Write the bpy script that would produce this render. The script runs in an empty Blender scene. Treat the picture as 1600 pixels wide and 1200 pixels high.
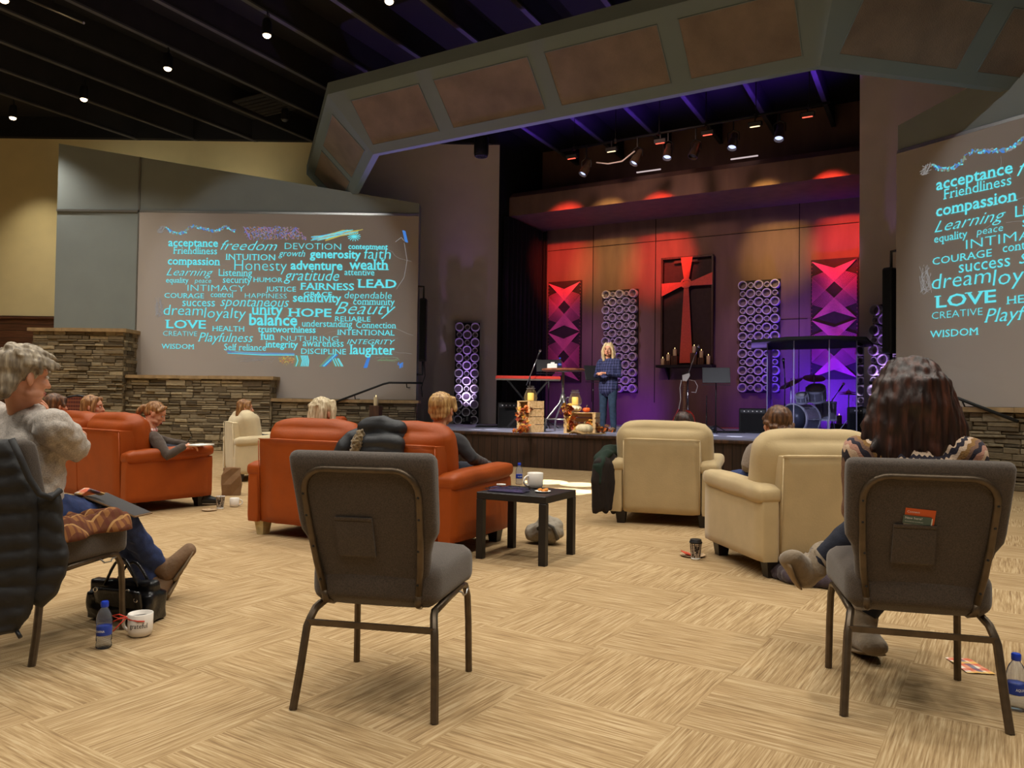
import bpy, bmesh, math, random
from mathutils import Vector, Matrix, Euler, noise
from mathutils.bvhtree import BVHTree
R = math.radians
V = Vector
random.seed(7)
SC = bpy.context.scene
COL = SC.collection

# ------------------------------------------------------------------ camera, world, exposure, lights
FPX, CAMH, PITCH, ROLL, FAN = 1200.0, 1.06, 0.024, 0.0133, R(29)
_f = V((0, math.cos(PITCH), math.sin(PITCH)))
_u = V((0, -math.sin(PITCH), math.cos(PITCH)))
_r0 = V((1, 0, 0))
_r = _r0*math.cos(ROLL) + _u*math.sin(ROLL)
_w = _u*math.cos(ROLL) - _r0*math.sin(ROLL)
cam = bpy.data.cameras.new('camera')
cam.sensor_width = 36.0
cam.lens = 36.0*FPX/1600.0
cam.clip_start = 0.05
camo = bpy.data.objects.new('camera', cam)
COL.objects.link(camo)
camo.matrix_world = Matrix(((_r.x, _w.x, -_f.x, 0), (_r.y, _w.y, -_f.y, 0), (_r.z, _w.z, -_f.z, CAMH), (0, 0, 0, 1)))
SC.camera = camo

SC.view_settings.view_transform = 'Standard'
SC.view_settings.look = 'None'
SC.view_settings.gamma = 1
SC.view_settings.exposure = 0.0
SC.view_settings.use_curve_mapping = False
SC.cycles.max_bounces = 6
SC.cycles.diffuse_bounces = 3
SC.cycles.glossy_bounces = 3
SC.cycles.transmission_bounces = 6
SC.cycles.transparent_max_bounces = 12
SC.cycles.caustics_reflective = False
SC.cycles.caustics_refractive = False
SC.cycles.sample_clamp_indirect = 3.0

wd = bpy.data.worlds.new('hall_ambient')
SC.world = wd
wd.use_nodes = True
wd.node_tree.nodes['Background'].inputs[0].default_value = (0.9, 0.75, 0.6, 1)
wd.node_tree.nodes['Background'].inputs[1].default_value = 0.02


def S(u, v, z=0.0):
    """stage frame (u along the stage front, v towards the back wall) to world"""
    return V((u*math.cos(FAN) + v*math.sin(FAN), -u*math.sin(FAN) + v*math.cos(FAN), z))


def at(px, py, D):
    """the world point the survey photo shows at (px, py), D metres ahead of the camera"""
    d = _f*FPX + _r*(px-800) + _w*(600-py)
    return V((0, 0, CAMH)) + d*(D/d.y)


def gnd(px, py, z=0.0):
    d = _f*FPX + _r*(px-800) + _w*(600-py)
    return V((0, 0, CAMH)) + d*((z-CAMH)/d.z)


def srgb(c):
    o = []
    for x in c[:3]:
        x = x/255.0
        o.append(x/12.92 if x <= 0.04045 else ((x+0.055)/1.055)**2.4)
    return (o[0], o[1], o[2], 1.0)


def lamp(kind, name, loc, target, energy, color, size=0.1, angle=90, blend=0.6):
    l = bpy.data.lights.new(name, kind)
    l.energy = energy
    l.color = color
    if kind == 'SPOT':
        l.spot_size = R(angle)
        l.spot_blend = blend
        l.shadow_soft_size = size
    elif kind == 'POINT':
        l.shadow_soft_size = size
    else:
        l.size = size
    o = bpy.data.objects.new(name, l)
    COL.objects.link(o)
    o.location = loc
    if target is not None:
        o.rotation_euler = (V(target)-V(loc)).to_track_quat('-Z', 'Y').to_euler()
    return o


# house downlights: the ceiling grid of the hall (2.37 m along the stage, rows over the seating)
HOUSE = []
for row, vv in enumerate((8.57, 6.04, 3.5, 1.0, -1.5)):
    for k in range(-3, 6):
        HOUSE.append((-9.1 + 2.37*k, vv))
for (uu, vv) in HOUSE:
    p = S(uu, vv, 6.60)
    lamp('SPOT', 'house_lamp', p, p-V((0, 0, 1)), 222, (1.0, 0.94, 0.83), 0.09, 120, 0.9)

# coloured wash of the stage back wall, from the lighting bar
BAR_V = 13.95
WASH = [(894, 248, 'r'), (956, 237, 'a'), (1032, 224, 'r'), (1106, 211, 'r'), (1180, 198, 'a'), (1262, 183, 'r')]
WASH_U = [-6.45, -5.63, -4.72, -3.9, -2.96, -1.98]
for (uu, (px, py, c)) in zip(WASH_U, WASH):
    colr = (1.0, 0.07, 0.04) if c == 'r' else (1.0, 0.60, 0.16)
    e = 1500 if c == 'r' else 620
    tu = -5.04 + (uu+4.27)*1.5
    lamp('SPOT', 'wash_lamp', S(uu, BAR_V, 5.83), S(tu, 17.5, 4.42), e, colr, 0.05, 30, 1.0)
# violet floor washes at the foot of the back wall, and the light behind the drums
lamp('SPOT', 'violet_wash_lamp', S(-6.05, 16.4, 0.75), S(-6.35, 17.5, 1.0), 45, (0.30, 0.05, 1.0), 0.06, 110, 1.0)
lamp('SPOT', 'blue_wash_lamp', S(-2.1, 16.3, 0.8), S(-2.0, 17.5, 1.7), 480, (0.13, 0.02, 1.0), 0.06, 110, 1.0)
lamp('SPOT', 'blue_wash_lamp', S(-3.5, 16.3, 0.75), S(-3.5, 17.5, 1.1), 25, (0.22, 0.04, 1.0), 0.06, 110, 1.0)
lamp('SPOT', 'violet_wash_lamp', S(-8.0, 16.3, 0.75), S(-8.2, 17.5, 1.4), 22, (0.35, 0.06, 1.0), 0.06, 100, 1.0)
# front lights over the stage edge, some of them added
lamp('SPOT', 'front_lamp', S(-5.6, 6.3, 6.55), S(-5.8, 12.4, 1.2), 3600, (1.0, 0.93, 0.88), 0.06, 26, 0.9)
lamp('SPOT', 'front_lamp', S(-2.6, 6.3, 6.55), S(-2.4, 13.6, 1.0), 2200, (0.86, 0.86, 1.0), 0.06, 24, 0.9)  # added lamp to brighten the drum kit
lamp('SPOT', 'rose_fill_lamp', S(-5.0, 11.1, 6.1), S(-5.0, 17.5, 2.6), 360, (1.0, 0.58, 0.46), 0.2, 80, 1.0)  # added fill, warms the lower back wall
lamp('SPOT', 'lintel_blue_lamp', S(-4.0, 16.6, 0.9), S(-4.0, 15.9, 5.4), 40, (0.1, 0.03, 1.0), 0.1, 110, 1.0)
lamp('SPOT', 'lintel_blue_lamp', S(-7.2, 16.6, 0.9), S(-7.2, 15.9, 5.4), 40, (0.1, 0.03, 1.0), 0.1, 110, 1.0)
lamp('SPOT', 'violet_front_lamp', S(-8.0, 11.2, 6.1), S(-6.69, 17.45, 2.5), 420, (0.9, 0.5, 1.0), 0.06, 19, 0.8)
lamp('SPOT', 'violet_front_lamp', S(-1.8, 11.2, 6.1), S(-3.44, 17.45, 2.5), 420, (0.9, 0.5, 1.0), 0.06, 19, 0.8)
lamp('SPOT', 'violet_front_lamp', S(-8.3, 11.2, 6.1), S(-8.2, 17.5, 2.8), 420, (0.85, 0.2, 1.0), 0.06, 17, 1.0)
lamp('SPOT', 'violet_front_lamp', S(-1.7, 11.2, 6.1), S(-1.9, 17.5, 2.8), 300, (1.0, 0.3, 0.8), 0.06, 17, 1.0)
# uplight on the stage ceiling and under the soffit
for uu in (-1.6, -2.45, -3.65, -4.85, -6.0, -7.2):
    lamp('SPOT', 'up_lamp', S(uu, 14.1, 5.95), S(uu-0.45, 14.75, 7.3), 260, (0.2, 0.05, 1.0), 0.08, 74, 1.0)

# white pattern spots thrown on the carpet before the stage and on the stage edge
GOBO = [((852, 753), 0, 2.6), ((905, 757), 0, 2.2), ((878, 768), 0, 2.8), ((925, 768), 0, 1.6), ((832, 765), 0, 1.6),
        ((768, 671), 1, 1.3), ((744, 671), 1, 1.0), ((1108, 680), 1, 1.4), ((1148, 682), 1, 1.2), ((976, 677), 1, 1.2), ((889, 672), 1, 0.9)]
for ((px, py), k, an) in GOBO:
    g = gnd(px, py, 0.56*k)
    src = S(-4.6, 11.6, 6.25)
    lamp('SPOT', 'pattern_lamp', src, g, 9000 if k == 0 else 4500, (1.0, 0.98, 0.95), 0.01, an*2.0, 0.05)
# added fill for the beige wall: behind the grey wall and at far left
for xx in (-8.6, -6.2):
    lamp('SPOT', 'wall_fill_lamp', V((xx, 16.45, 5.6)), V((xx, 17.6, 6.5)), 22, (1.0, 0.88, 0.66), 0.1, 140, 1.0)  # unseen fill lamps, added to lift the upper wall
lamp('SPOT', 'house_lamp', V((-10.9, 16.7, 6.6)), V((-10.9, 17.0, 0)), 160, (1.0, 0.88, 0.66), 0.09, 90, 0.9)  # added spot brightening the lower wall
# the two slide projectors: their black level still lights the screens
lamp('SPOT', 'projector_lamp', V((-4.6, 7.0, 6.3)), V((-4.9, 16.07, 3.2)), 380, (0.92, 0.96, 1.0), 0.03, 36, 0.3)
lamp('SPOT', 'projector_lamp', V((0.2, 7.4, 6.3)), V((7.4, 9.2, 3.2)), 260, (0.92, 0.96, 1.0), 0.03, 42, 0.3)

lamp('SPOT', 'up_lamp', S(-7.6, 14.4, 0.9), S(-7.2, 10.6, 5.4), 800, (0.42, 0.24, 1.0), 0.08, 66, 1.0)
lamp('SPOT', 'up_lamp', S(-3.1, 14.9, 0.9), S(-3.0, 10.6, 5.4), 800, (0.42, 0.24, 1.0), 0.08, 66, 1.0)
# ------------------------------------------------------------------ object helpers


def tag(o, label=None, cat=None, group=None, kind=None):
    if label: o['label'] = label
    if cat: o['category'] = cat
    if group: o['group'] = group
    if kind: o['kind'] = kind
    return o


def thing(name, label, cat, loc=(0, 0, 0), rz=0.0, group=None):
    o = bpy.data.objects.new(name, None)
    COL.objects.link(o)
    o.location = loc
    o.rotation_euler = (0, 0, rz)
    o.empty_display_size = 0.1
    return tag(o, label, cat, group)


def dup(root, loc=None, rz=None, label=None, group=None):
    def cp(o, par):
        c = o.copy()
        COL.objects.link(c)
        if par is not None: c.parent = par
        for ch in kids.get(o.name, ()): cp(ch, c)
        return c
    kids = {}
    for o in root.children_recursive:
        kids.setdefault(o.parent.name, []).append(o)
    c = cp(root, None)
    if loc is not None: c.location = loc
    if rz is not None: c.rotation_euler = (0, 0, rz)
    if label: c['label'] = label
    if group: c['group'] = group
    return c


class MB:
    def __init__(self):
        self.bm = bmesh.new()
        self.mi = 0

    def face(self, vs):
        try:
            f = self.bm.faces.new(vs)
            f.material_index = self.mi
            return f
        except ValueError:
            return None

    def poly(self, pts):
        return self.face([self.bm.verts.new(p) for p in pts])

    def loft(self, rings, cap=True, closed=False):
        vr = [[self.bm.verts.new(p) for p in r] for r in rings]
        n = len(vr[0])
        m = len(vr)
        for i in range(m if closed else m-1):
            a, b = vr[i], vr[(i+1) % m]
            for j in range(n):
                self.face([a[j], a[(j+1) % n], b[(j+1) % n], b[j]])
        if cap and not closed:
            self.face(list(reversed(vr[0])))
            self.face(vr[-1])
        return vr

    def grid(self, fn, nu, nv, closed_u=False):
        vs = [[self.bm.verts.new(fn(i/nu, j/nv)) for j in range(nv+1)] for i in range(nu if closed_u else nu+1)]
        for i in range(nu):
            a, b = vs[i], vs[(i+1) % len(vs)]
            for j in range(nv):
                self.face([a[j], b[j], b[j+1], a[j+1]])
        return vs

    def box(self, c, s, rot=None, bev=0.0):
        c = V(c); h = V(s)*0.5
        M = rot.to_matrix() if isinstance(rot, Euler) else (rot if rot is not None else Matrix.Identity(3))
        if bev > 0:
            b = min(bev, 0.49*min(s))
            rings = []
            for (z, e) in ((-h.z, b), (-h.z+b, 0), (h.z-b, 0), (h.z, b)):
                x, y = h.x-e, h.y-e
                q = b if e == 0 else b*0.3
                ring = [(-x+q, -y), (x-q, -y), (x, -y+q), (x, y-q), (x-q, y), (-x+q, y), (-x, y-q), (-x, -y+q)]
                rings.append([c+M@V((p[0], p[1], z)) for p in ring])
            self.loft(rings)
        else:
            ring = [(-h.x, -h.y), (h.x, -h.y), (h.x, h.y), (-h.x, h.y)]
            self.loft([[c+M@V((p[0], p[1], z)) for p in ring] for z in (-h.z, h.z)])
        return self

    def bar(self, p0, p1, w, h, up=(0, 0, 1)):
        p0, p1 = V(p0), V(p1)
        d = (p1-p0).normalized()
        s = d.cross(V(up))
        if s.length < 1e-4: s = d.cross(V((0, 1, 0)))
        s.normalize()
        t = s.cross(d)
        self.loft([[p+s*(a*w/2)+t*(b*h/2) for (a, b) in ((-1, -1), (1, -1), (1, 1), (-1, 1))] for p in (p0, p1)])
        return self

    def cyl(self, p0, p1, r0, r1=None, n=16):
        if r1 is None: r1 = r0
        return self.tube([p0, p1], [r0, r1], n)

    def tube(self, pts, r, n=10, cap=True, flat=1.0, up=None):
        pts = [V(p) for p in pts]
        rr = r if isinstance(r, (list, tuple)) else [r]*len(pts)
        rings = []
        prev = None
        for i, p in enumerate(pts):
            if i == 0: d = pts[1]-pts[0]
            elif i == len(pts)-1: d = pts[-1]-pts[-2]
            else: d = (pts[i+1]-pts[i]).normalized()+(pts[i]-pts[i-1]).normalized()
            if d.length < 1e-9: d = V((0, 0, 1))
            d.normalize()
            if prev is None:
                a = V(up) if up is not None else (V((0, 0, 1)) if abs(d.z) < 0.9 else V((1, 0, 0)))
                s = d.cross(a).normalized()
            else:
                s = prev-d*prev.dot(d)
                if s.length < 1e-6: s = d.orthogonal()
                s.normalize()
            prev = s
            t = d.cross(s)
            rings.append([p+s*(math.cos(2*math.pi*k/n)*rr[i])+t*(math.sin(2*math.pi*k/n)*rr[i]*flat) for k in range(n)])
        self.loft(rings, cap)
        return self

    def chain(self, pts, rad, side=(1, 0, 0), n=14):
        """tapered limb: elliptical rings (ra along side, rb across) with rounded ends"""
        pts = [V(p) for p in pts]
        rad = [(r, r) if not isinstance(r, (tuple, list)) else r for r in rad]
        side = V(side)
        P, Q, D = [], [], []
        d0 = (pts[1]-pts[0]).normalized()
        d1 = (pts[-1]-pts[-2]).normalized()
        for a in (90, 60, 30):
            m = min(rad[0])
            P.append(pts[0]-d0*m*math.sin(R(a))); k = max(0.08, math.cos(R(a))); Q.append((rad[0][0]*k, rad[0][1]*k)); D.append(d0)
        for i in range(len(pts)):
            if i == 0: d = d0
            elif i == len(pts)-1: d = d1
            else: d = ((pts[i+1]-pts[i]).normalized()+(pts[i]-pts[i-1]).normalized()).normalized()
            P.append(pts[i]); Q.append(rad[i]); D.append(d)
        for a in (30, 60, 90):
            m = min(rad[-1])
            P.append(pts[-1]+d1*m*math.sin(R(a))); k = max(0.08, math.cos(R(a))); Q.append((rad[-1][0]*k, rad[-1][1]*k)); D.append(d1)
        rings = []
        for p, q, d in zip(P, Q, D):
            s = side-d*side.dot(d)
            if s.length < 1e-4: s = d.orthogonal()
            s.normalize()
            t = d.cross(s)
            rings.append([p+s*(math.cos(2*math.pi*k/n)*q[0])+t*(math.sin(2*math.pi*k/n)*q[1]) for k in range(n)])
        self.loft(rings)
        return self

    def ell(self, c, r, rot=None, nu=14, nv=9):
        c = V(c)
        M = rot.to_matrix() if isinstance(rot, Euler) else (rot if rot is not None else Matrix.Identity(3))
        rings = []
        for j in range(nv+1):
            a = -math.pi/2+math.pi*(j+0.0)/nv
            k = max(math.cos(a), 0.03)
            rings.append([c+M@V((r[0]*k*math.cos(2*math.pi*i/nu), r[1]*k*math.sin(2*math.pi*i/nu), r[2]*math.sin(a))) for i in range(nu)])
        self.loft(rings)
        return self

    def lathe(self, prof, o=(0, 0, 0), n=24, M=None, closed=False):
        o = V(o)
        M = M or Matrix.Identity(3)
        rings = [[o+M@V((max(r, 1e-4)*math.cos(2*math.pi*k/n), max(r, 1e-4)*math.sin(2*math.pi*k/n), z)) for k in range(n)] for (r, z) in prof]
        self.loft(rings, cap=not closed, closed=closed)
        return self

    def rbox(self, c, s, r=0.05, puff=(0, 0, 0), n=8, rot=None, fn=None):
        """soft upholstered block: rounded edges and bulging faces"""
        c = V(c); h = V(s)*0.5
        r = min(r, min(h)*0.98)
        M = rot.to_matrix() if isinstance(rot, Euler) else (rot if rot is not None else Matrix.Identity(3))
        tmp = bmesh.new()
        bmesh.ops.create_cube(tmp, size=2)
        bmesh.ops.subdivide_edges(tmp, edges=tmp.edges[:], cuts=n-1, use_grid_fill=True)
        mp = {}
        for v in tmp.verts:
            p = v.co
            q = V([math.copysign(abs(x)**0.75, x) for x in p])
            w = V((q.x*h.x, q.y*h.y, q.z*h.z))
            inn = V([max(-(h[i]-r), min(h[i]-r, w[i])) for i in range(3)])
            d = w-inn
            if d.length > 1e-9: d = d.normalized()*r
            w = inn+d
            for ax in range(3):
                if puff[ax]:
                    o1, o2 = (ax+1) % 3, (ax+2) % 3
                    w[ax] += puff[ax]*(p[ax])*(1-p[o1]**2)*(1-p[o2]**2)
            if fn: w = fn(w, p)
            mp[v.index] = self.bm.verts.new(c+M@w)
        for f in tmp.faces:
            self.face([mp[v.index] for v in f.verts])
        tmp.free()
        return self

    def text(self, s, M, size=1.0, width=None, align='LEFT', bold=0.0, shear=0.0, hmul=1.0, serif=0.0, depth=0.0, anchor=0.0):
        """glyphs of the built-in font laid flat; M maps (x right, y up, z out) to the object's space"""
        cu = bpy.data.curves.new('tmp_text', 'FONT')
        cu.body = s
        cu.size = 1.0
        cu.offset = bold
        cu.shear = shear
        cu.resolution_u = 2
        o = bpy.data.objects.new('tmp_text', cu)
        COL.objects.link(o)
        dg = bpy.context.evaluated_depsgraph_get()
        me = bpy.data.meshes.new_from_object(o.evaluated_get(dg))
        bpy.data.objects.remove(o)
        bpy.data.curves.remove(cu)
        if not me.vertices:
            return 0, 0
        t = bmesh.new()
        t.from_mesh(me)
        bpy.data.meshes.remove(me)
        if serif > 0:
            rects = []
            for e in t.edges:
                a, b = e.verts[0].co, e.verts[1].co
                if len(e.link_faces) == 1 and abs(a.y-b.y) < 0.004 and 0.05 < abs(a.x-b.x) < 0.26:
                    ym = a.y
                    ok = True
                    for v in e.verts:
                        for e2 in v.link_edges:
                            if e2 is not e and len(e2.link_faces) == 1:
                                q = e2.other_vert(v).co-v.co
                                if abs(q.y) < 2.2*abs(q.x) or abs(q.y) < 0.08: ok = False
                    if not ok: continue
                    fc = e.link_faces[0].calc_center_median()
                    lev = min(abs(ym-k) for k in (0, 0.53, 0.73, 0.74, -0.2))
                    if lev < 0.035:
                        up = 1 if fc.y > ym else -1
                        rects.append((min(a.x, b.x)-serif, max(a.x, b.x)+serif, ym, ym+up*0.055))
            for (x0, x1, y0, y1) in rects:
                t.faces.new([t.verts.new((x0, y0, 0)), t.verts.new((x1, y0, 0)), t.verts.new((x1, y1, 0)), t.verts.new((x0, y1, 0))])
        xs = [v.co.x for v in t.verts]
        x0, x1 = min(xs), max(xs)
        k = size if width is None else width/(x1-x0)
        ky = (size if width is None else k)*hmul
        off = {'LEFT': x0, 'CENTER': (x0+x1)/2, 'RIGHT': x1}[align]
        vm = [self.bm.verts.new(M @ V(((v.co.x-off)*k, v.co.y*ky, depth))) for v in t.verts]
        t.verts.index_update()
        for f in t.faces:
            self.face([vm[v.index] for v in f.verts])
        t.free()
        return (x1-x0)*k, ky

    def build(self, name, mats, parent=None, smooth=False, loc=None, rz=None, sharp=None, recalc=True):
        me = bpy.data.meshes.new(name)
        if recalc: bmesh.ops.recalc_face_normals(self.bm, faces=self.bm.faces[:])
        self.bm.to_mesh(me)
        self.bm.free()
        for m in (mats if isinstance(mats, (list, tuple)) else [mats]): me.materials.append(m)
        if smooth:
            for p in me.polygons: p.use_smooth = True
            if sharp: me.set_sharp_from_angle(angle=R(sharp))
        o = bpy.data.objects.new(name, me)
        COL.objects.link(o)
        if parent is not None: o.parent = parent
        if loc is not None: o.location = loc
        if rz is not None: o.rotation_euler = (0, 0, rz)
        return o


def blob(name, mb, mats, parent=None, voxel=0.008, it=4, disp=None, loc=None, rz=None):
    """fuse overlapping shapes into one continuous skin"""
    bmesh.ops.recalc_face_normals(mb.bm, faces=mb.bm.faces[:])
    me = bpy.data.meshes.new('tmp_blob')
    mb.bm.to_mesh(me)
    mb.bm.free()
    o = bpy.data.objects.new('tmp_blob', me)
    COL.objects.link(o)
    m = o.modifiers.new('r', 'REMESH')
    m.mode = 'VOXEL'
    m.voxel_size = voxel
    s = o.modifiers.new('s', 'SMOOTH')
    s.factor = 0.5
    s.iterations = it
    dg = bpy.context.evaluated_depsgraph_get()
    me2 = bpy.data.meshes.new_from_object(o.evaluated_get(dg))
    bpy.data.objects.remove(o)
    bpy.data.meshes.remove(me)
    me2.name = name
    me2.materials.clear()
    for x in (mats if isinstance(mats, (list, tuple)) else [mats]): me2.materials.append(x)
    if disp:
        nn = [v.normal.copy() for v in me2.vertices]
        for v, k in zip(me2.vertices, nn):
            v.co = v.co + k*disp(v.co.copy())
    for p in me2.polygons:
        p.use_smooth = True
        p.material_index = 0
    r = bpy.data.objects.new(name, me2)
    COL.objects.link(r)
    if parent is not None: r.parent = parent
    if loc is not None: r.location = loc
    if rz is not None: r.rotation_euler = (0, 0, rz)
    return r


def struct(name, mb, m, **k):
    o = mb.build(name, m, **k)
    o['kind'] = 'structure'
    return o


# ------------------------------------------------------------------ materials
class NT:
    def __init__(self, name):
        self.m = bpy.data.materials.new(name)
        self.m.use_nodes = True
        self.t = self.m.node_tree
        self.b = self.t.nodes['Principled BSDF']

    def n(self, typ, **kw):
        x = self.t.nodes.new(typ)
        for k, v in kw.items():
            if k.startswith('_'): setattr(x, k[1:], v)
            else: x.inputs[k.replace('__', ' ')].default_value = v
        return x

    def l(self, a, b):
        self.t.links.new(a, b)

    def coord(self, kind='Object', scale=(1, 1, 1), rot=(0, 0, 0), loc=(0, 0, 0)):
        c = self.n('ShaderNodeTexCoord')
        m = self.n('ShaderNodeMapping')
        m.inputs['Scale'].default_value = scale
        m.inputs['Rotation'].default_value = rot
        m.inputs['Location'].default_value = loc
        self.l(c.outputs[kind], m.inputs[0])
        return m.outputs[0]

    def ramp(self, src, stops, interp='LINEAR'):
        r = self.n('ShaderNodeValToRGB')
        r.color_ramp.interpolation = interp
        els = r.color_ramp.elements
        while len(els) < len(stops): els.new(0.5)
        for e, (p, c) in zip(els, stops):
            e.position = p
            e.color = c if len(c) == 4 else (*c, 1)
        self.l(src, r.inputs[0])
        return r.outputs[0]

    def bump(self, src, strength=0.3, dist=0.01):
        b = self.n('ShaderNodeBump')
        b.inputs['Strength'].default_value = strength
        b.inputs['Distance'].default_value = dist
        self.l(src, b.inputs['Height'])
        self.l(b.outputs[0], self.b.inputs['Normal'])


def mat(name, col, rough=0.6, var=0.12, scale=12, bump=0.0, bscale=None, metal=0.0, stretch=(1, 1, 1), spec=None, sheen=0.0, coat=0.0, bdist=0.01):
    t = NT(name)
    c = srgb(col)
    co = t.coord(scale=stretch)
    nz = t.n('ShaderNodeTexNoise', Scale=scale, Detail=4.0)
    t.l(co, nz.inputs['Vector'])
    lo = tuple(x*(1-var) for x in c[:3]); hi = tuple(min(1, x*(1+var)) for x in c[:3])
    t.l(t.ramp(nz.outputs[0], [(0.3, lo), (0.7, hi)]), t.b.inputs['Base Color'])
    t.b.inputs['Roughness'].default_value = rough
    t.b.inputs['Metallic'].default_value = metal
    if spec is not None: t.b.inputs['Specular IOR Level'].default_value = spec
    if sheen: t.b.inputs['Sheen Weight'].default_value = sheen
    if coat: t.b.inputs['Coat Weight'].default_value = coat
    if bump:
        n2 = t.n('ShaderNodeTexNoise', Scale=bscale or scale*4, Detail=3.0)
        t.l(co, n2.inputs['Vector'])
        t.bump(n2.outputs[0], bump, bdist)
    return t.m


def emat(name, col, strength):
    t = NT(name)
    t.b.inputs['Base Color'].default_value = (0, 0, 0, 1)
    t.b.inputs['Roughness'].default_value = 1
    t.b.inputs['Specular IOR Level'].default_value = 0
    t.b.inputs['Emission Color'].default_value = srgb(col)
    t.b.inputs['Emission Strength'].default_value = strength
    return t.m


def glassmat(name, col=(255, 255, 255), rough=0.02, thin=True, tint=0.9, milk=0.0, fr=0.1):
    """clear plastic or glass: see-through with a fresnel sheen"""
    t = NT(name)
    nt = t.t
    out = [n for n in nt.nodes if n.type == 'OUTPUT_MATERIAL'][0]
    nt.nodes.remove(t.b)
    tr = t.n('ShaderNodeBsdfTransparent')
    c = srgb(col)
    tr.inputs[0].default_value = (c[0]*tint, c[1]*tint, c[2]*tint, 1)
    gl = t.n('ShaderNodeBsdfGlossy')
    gl.inputs['Roughness'].default_value = rough
    lw = t.n('ShaderNodeLayerWeight')
    lw.inputs[0].default_value = fr
    df = t.n('ShaderNodeBsdfTranslucent')
    df.inputs[0].default_value = (c[0], c[1], c[2], 1)
    m0 = t.n('ShaderNodeMixShader')
    m0.inputs[0].default_value = milk
    t.l(tr.outputs[0], m0.inputs[1])
    t.l(df.outputs[0], m0.inputs[2])
    mx = t.n('ShaderNodeMixShader')
    t.l(lw.outputs['Fresnel'], mx.inputs[0])
    t.l(m0.outputs[0], mx.inputs[1])
    t.l(gl.outputs[0], mx.inputs[2])
    t.l(mx.outputs[0], out.inputs[0])
    return t.m


def stripmat(name, stops, scale=(30, 30, 2), rough=0.6, bump=0.2, nscale=1.0, detail=4.0):
    """long streaks: hair, wood grain"""
    t = NT(name)
    co = t.coord(scale=scale)
    nz = t.n('ShaderNodeTexNoise', Scale=nscale, Detail=detail)
    t.l(co, nz.inputs['Vector'])
    t.l(t.ramp(nz.outputs[0], stops), t.b.inputs['Base Color'])
    t.b.inputs['Roughness'].default_value = rough
    if bump: t.bump(nz.outputs[0], bump, 0.01)
    return t.m


def ramp3(a, b, c):
    return [(0.3, srgb(a)), (0.5, srgb(b)), (0.7, srgb(c))]


def carpet_mat():
    t = NT('carpet')
    ang = R(57)
    T = 0.585
    # tile coordinates: x' along 57 deg, y' across it, one unit a tile
    co = t.n('ShaderNodeTexCoord')
    mp = t.n('ShaderNodeMapping')
    ca, sa = math.cos(-ang), math.sin(-ang)
    ox, oy = 0.385, 3.371
    mp.inputs['Scale'].default_value = (1/T, 1/T, 1)
    mp.inputs['Rotation'].default_value = (0, 0, -ang)
    mp.inputs['Location'].default_value = (-(ox*ca-oy*sa)/T, -(ox*sa+oy*ca)/T, 0.5)
    t.l(co.outputs['Object'], mp.inputs[0])
    fl = t.n('ShaderNodeVectorMath', _operation='FLOOR')
    t.l(mp.outputs[0], fl.inputs[0])
    wn = t.n('ShaderNodeTexWhiteNoise', _noise_dimensions='3D')
    t.l(fl.outputs[0], wn.inputs[0])
    ck = t.n('ShaderNodeTexChecker')
    ck.inputs['Scale'].default_value = 1.0
    t.l(mp.outputs[0], ck.inputs['Vector'])
    ofs = t.n('ShaderNodeVectorMath', _operation='MULTIPLY')
    t.l(wn.outputs['Color'], ofs.inputs[0])
    ofs.inputs[1].default_value = (37, 41, 13)
    ad = t.n('ShaderNodeVectorMath', _operation='ADD')
    t.l(mp.outputs[0], ad.inputs[0])
    t.l(ofs.outputs[0], ad.inputs[1])

    def streak(sc):
        m2 = t.n('ShaderNodeVectorMath', _operation='MULTIPLY')
        t.l(ad.outputs[0], m2.inputs[0])
        m2.inputs[1].default_value = sc
        nz = t.n('ShaderNodeTexNoise', Scale=1.0, Detail=3.0, Roughness=0.62)
        t.l(m2.outputs[0], nz.inputs['Vector'])
        return nz.outputs[0]
    a, b = streak((2.6, 72, 1)), streak((72, 2.6, 1))
    mx = t.n('ShaderNodeMix')
    t.l(ck.outputs['Fac'], mx.inputs[0])
    t.l(a, mx.inputs[2])
    t.l(b, mx.inputs[3])
    col = t.ramp(mx.outputs[0], [(0.26, srgb((136, 108, 78))), (0.42, srgb((164, 136, 98))), (0.54, srgb((184, 156, 116))), (0.66, srgb((202, 178, 140))), (0.8, srgb((152, 128, 92)))])
    big = t.n('ShaderNodeTexNoise', Scale=1.1, Detail=2.0)
    t.l(co.outputs['Object'], big.inputs['Vector'])
    hs = t.n('ShaderNodeMix', _data_type='RGBA', _blend_type='MULTIPLY')
    hs.inputs[0].default_value = 1.0
    t.l(col, hs.inputs[6])
    t.l(t.ramp(big.outputs[0], [(0.3, (0.88, 0.86, 0.84)), (0.7, (1.0, 1.0, 1.0))]), hs.inputs[7])
    t.l(hs.outputs[2], t.b.inputs['Base Color'])
    t.b.inputs['Roughness'].default_value = 0.95
    t.b.inputs['Specular IOR Level'].default_value = 0.1
    fine = t.n('ShaderNodeTexNoise', Scale=260.0, Detail=2.0)
    t.l(co.outputs['Object'], fine.inputs['Vector'])
    sm = t.n('ShaderNodeMath', _operation='ADD')
    t.l(fine.outputs[0], sm.inputs[0])
    t.l(mx.outputs[0], sm.inputs[1])
    t.bump(sm.outputs[0], 0.5, 0.006)
    return t.m


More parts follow.
